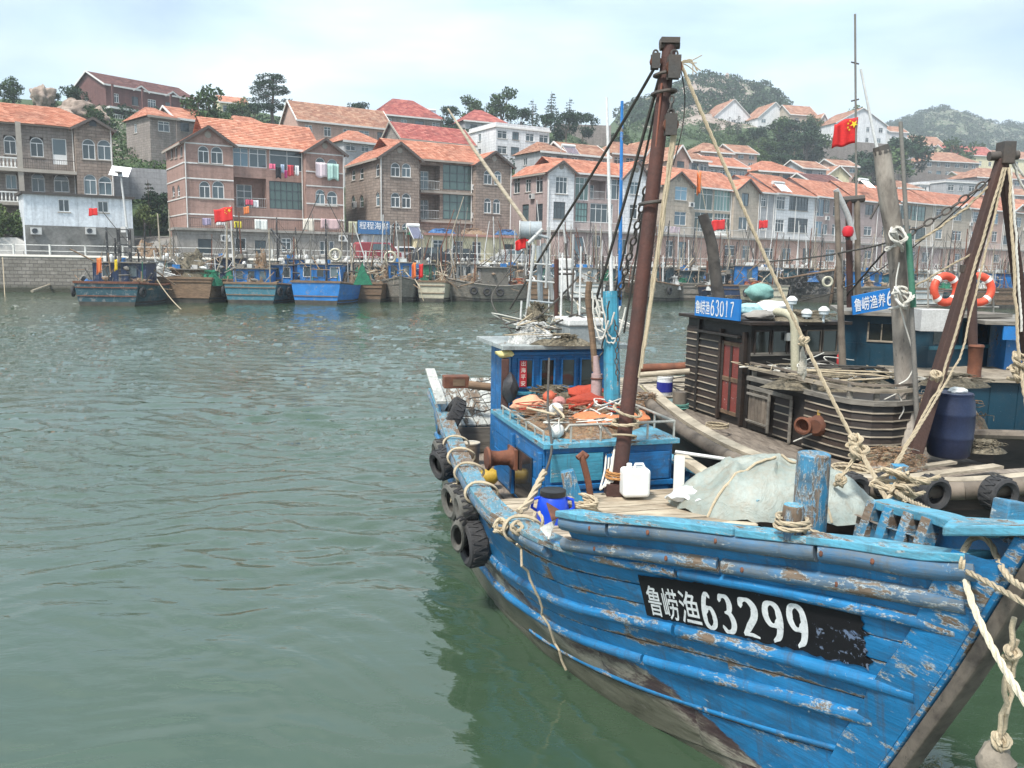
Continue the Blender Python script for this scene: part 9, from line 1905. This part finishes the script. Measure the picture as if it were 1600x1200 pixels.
for i,(u,v,rt,lab) in enumerate(((1477,452,.25,'orange lifebuoy with white bands, left of the A-frame leg'),(1528,452,-.5,'orange lifebuoy seen edge-on, right of the A-frame leg'))):
    p = aty(u,v,15); lb = thing('lifebuoy',lab,'lifebuoy',p,rt+(.5 if i else .0),'lifebuoys on the teal boat'); M3 = Matrix.Rotation(math.pi/2-.1,3,'X'); MB().torus((0,0,0),.235,.068,M3,36,12,(1,1.0)).build('ring',BUOY,lb,smooth=True)
    for k in range(4):
        w0 = math.pi/4+k*math.pi/2; MB().tube([M3@Vector((.235*math.cos(w0+d),.235*math.sin(w0+d),0)) for d in (-.13,-.04,.04,.13)],.071,12,cap=False).build('band',BUW,lb,smooth=True)
    m = MB()
    for k in range(4): m.tube([M3@Vector((.32*math.cos(k*math.pi/2+math.pi/4+d*1.4),.32*math.sin(k*math.pi/2+math.pi/4+d*1.4),0))*(1-.12*math.sin(d*math.pi)) for d in np.linspace(0,1.12,8)],.008,4)
    m.build('grab_line',_MC['rope_white'],lb)
m = MB(); m.tube([aty(1430,478,15.1),aty(1560,480,15.2)],.018,6).tube([aty(1450,455,15.1),aty(1560,457,15.2)],.014,6)
for u in (1450,1500,1552): m.tube([aty(u,490,15.1),aty(u,425,15.1)],.016,6)
o = m.build('roof_rail',PIPE,None,smooth=True); tag(o,'pipe rail on the teal boat roof carrying the lifebuoys','railing')
heap('net_heap','white and grey net heap beyond the teal engine house','net',atz(1560,588,1.3),(1.6,1.0,.25),'white',137,None,40); heap('net_heap','brown net heap by the brown post','net',atz(1490,602,1.68),(1.0,.6,.12),'brown',138,None,30); heap('net_heap','mixed gear heap between black and teal boats','net',L2(1.2,2.4,.95),(1.6,1.0,.5),'mix',139,None,40)
RB = thing('fishing_boat','blue fishing boat cut by the right edge of the photo','fishing boat',(9.3,15,0)); rw = wallbox([(8.15,13.9),(10,13.7),(10.2,15.5),(8.4,15.5)],.5,2.42,P_BLUE,'wheelhouse',RB); wallbox([(7.6,13.6),(10.2,13.4),(10.4,15.7),(7.9,15.7)],2.42,2.48,WD_GREY,'wheelhouse_roof',RB); wallbox([(7.9,13.58),(9.6,13.45),(9.6,13.48),(7.9,13.61)],2.18,2.40,P_BLUE,'name_board',RB); wallbox([(7.4,13),(12,12.6),(12,17),(7.6,17)],-.4,.8,TARB,'hull',RB)
heap('net_heap','dark net heap on the black boat deck by the A-frame foot','net',atz(1395,728,.95),(.8,.6,.18),'mix',140,None,40); heap('net_heap','brown rope heap behind the drum','net',atz(1535,705,1.0),(.6,.4,.1),'brown',141,None,40)
coil(atz(1330,742,.95),.2,.014,3.5,'rope coil lying on the black boat side deck'); coil(atz(1120,668,.95),.16,.012,3,'small rope coil by the red door')
for i in range(16):
    g = random.Random(500+i); c = L2(g.uniform(.1,2.3),g.uniform(.0,1.0),1.74+g.uniform(0,.12)); rope(crom([c+Vector((g.gauss(0,.3),g.gauss(0,.25),abs(g.gauss(0,.06)))) for _ in range(6)],5),g.choice((.006,.009,.013)),g.choice((ROPE,ROPED,_MC['rope_white'])),'tangled cord over the black boat engine house rail',name='line',group='tangled cords on the black boat',twist=False)
lump('red_bundle','small red bundle with white band by the brown pole','bundle',aty(1303,570,13.9),(.3,.25,.45),plain('bundle_red',(.5,.03,.03),.6),49,.2)
lump('float_cluster','blue and white floats behind the brown pole','floats',aty(1300,600,12.3),(.4,.3,.2),net_mat('white'),50,.5)
# ================================================================ HAZE
def haze():
    m = MB(); m.box2((-900,-70,-5), (1300,1000,150)); o = m.build('haze', None)
    mt = bpy.data.materials.new('haze_air'); mt.use_nodes = True; nt = mt.node_tree; nt.nodes.clear()
    out = nt.nodes.new('ShaderNodeOutputMaterial'); v = nt.nodes.new('ShaderNodeVolumePrincipled')
    v.inputs['Color'].default_value = (.86,.93,1,1); v.inputs['Density'].default_value = .00055; v.inputs['Anisotropy'].default_value = 0
    nt.links.new(v.outputs[0], out.inputs['Volume']); o.data.materials.append(mt)
    kind(o, 'stuff'); o['label'] = 'thin pale sea haze over the harbour'; o['category'] = 'haze'
haze()
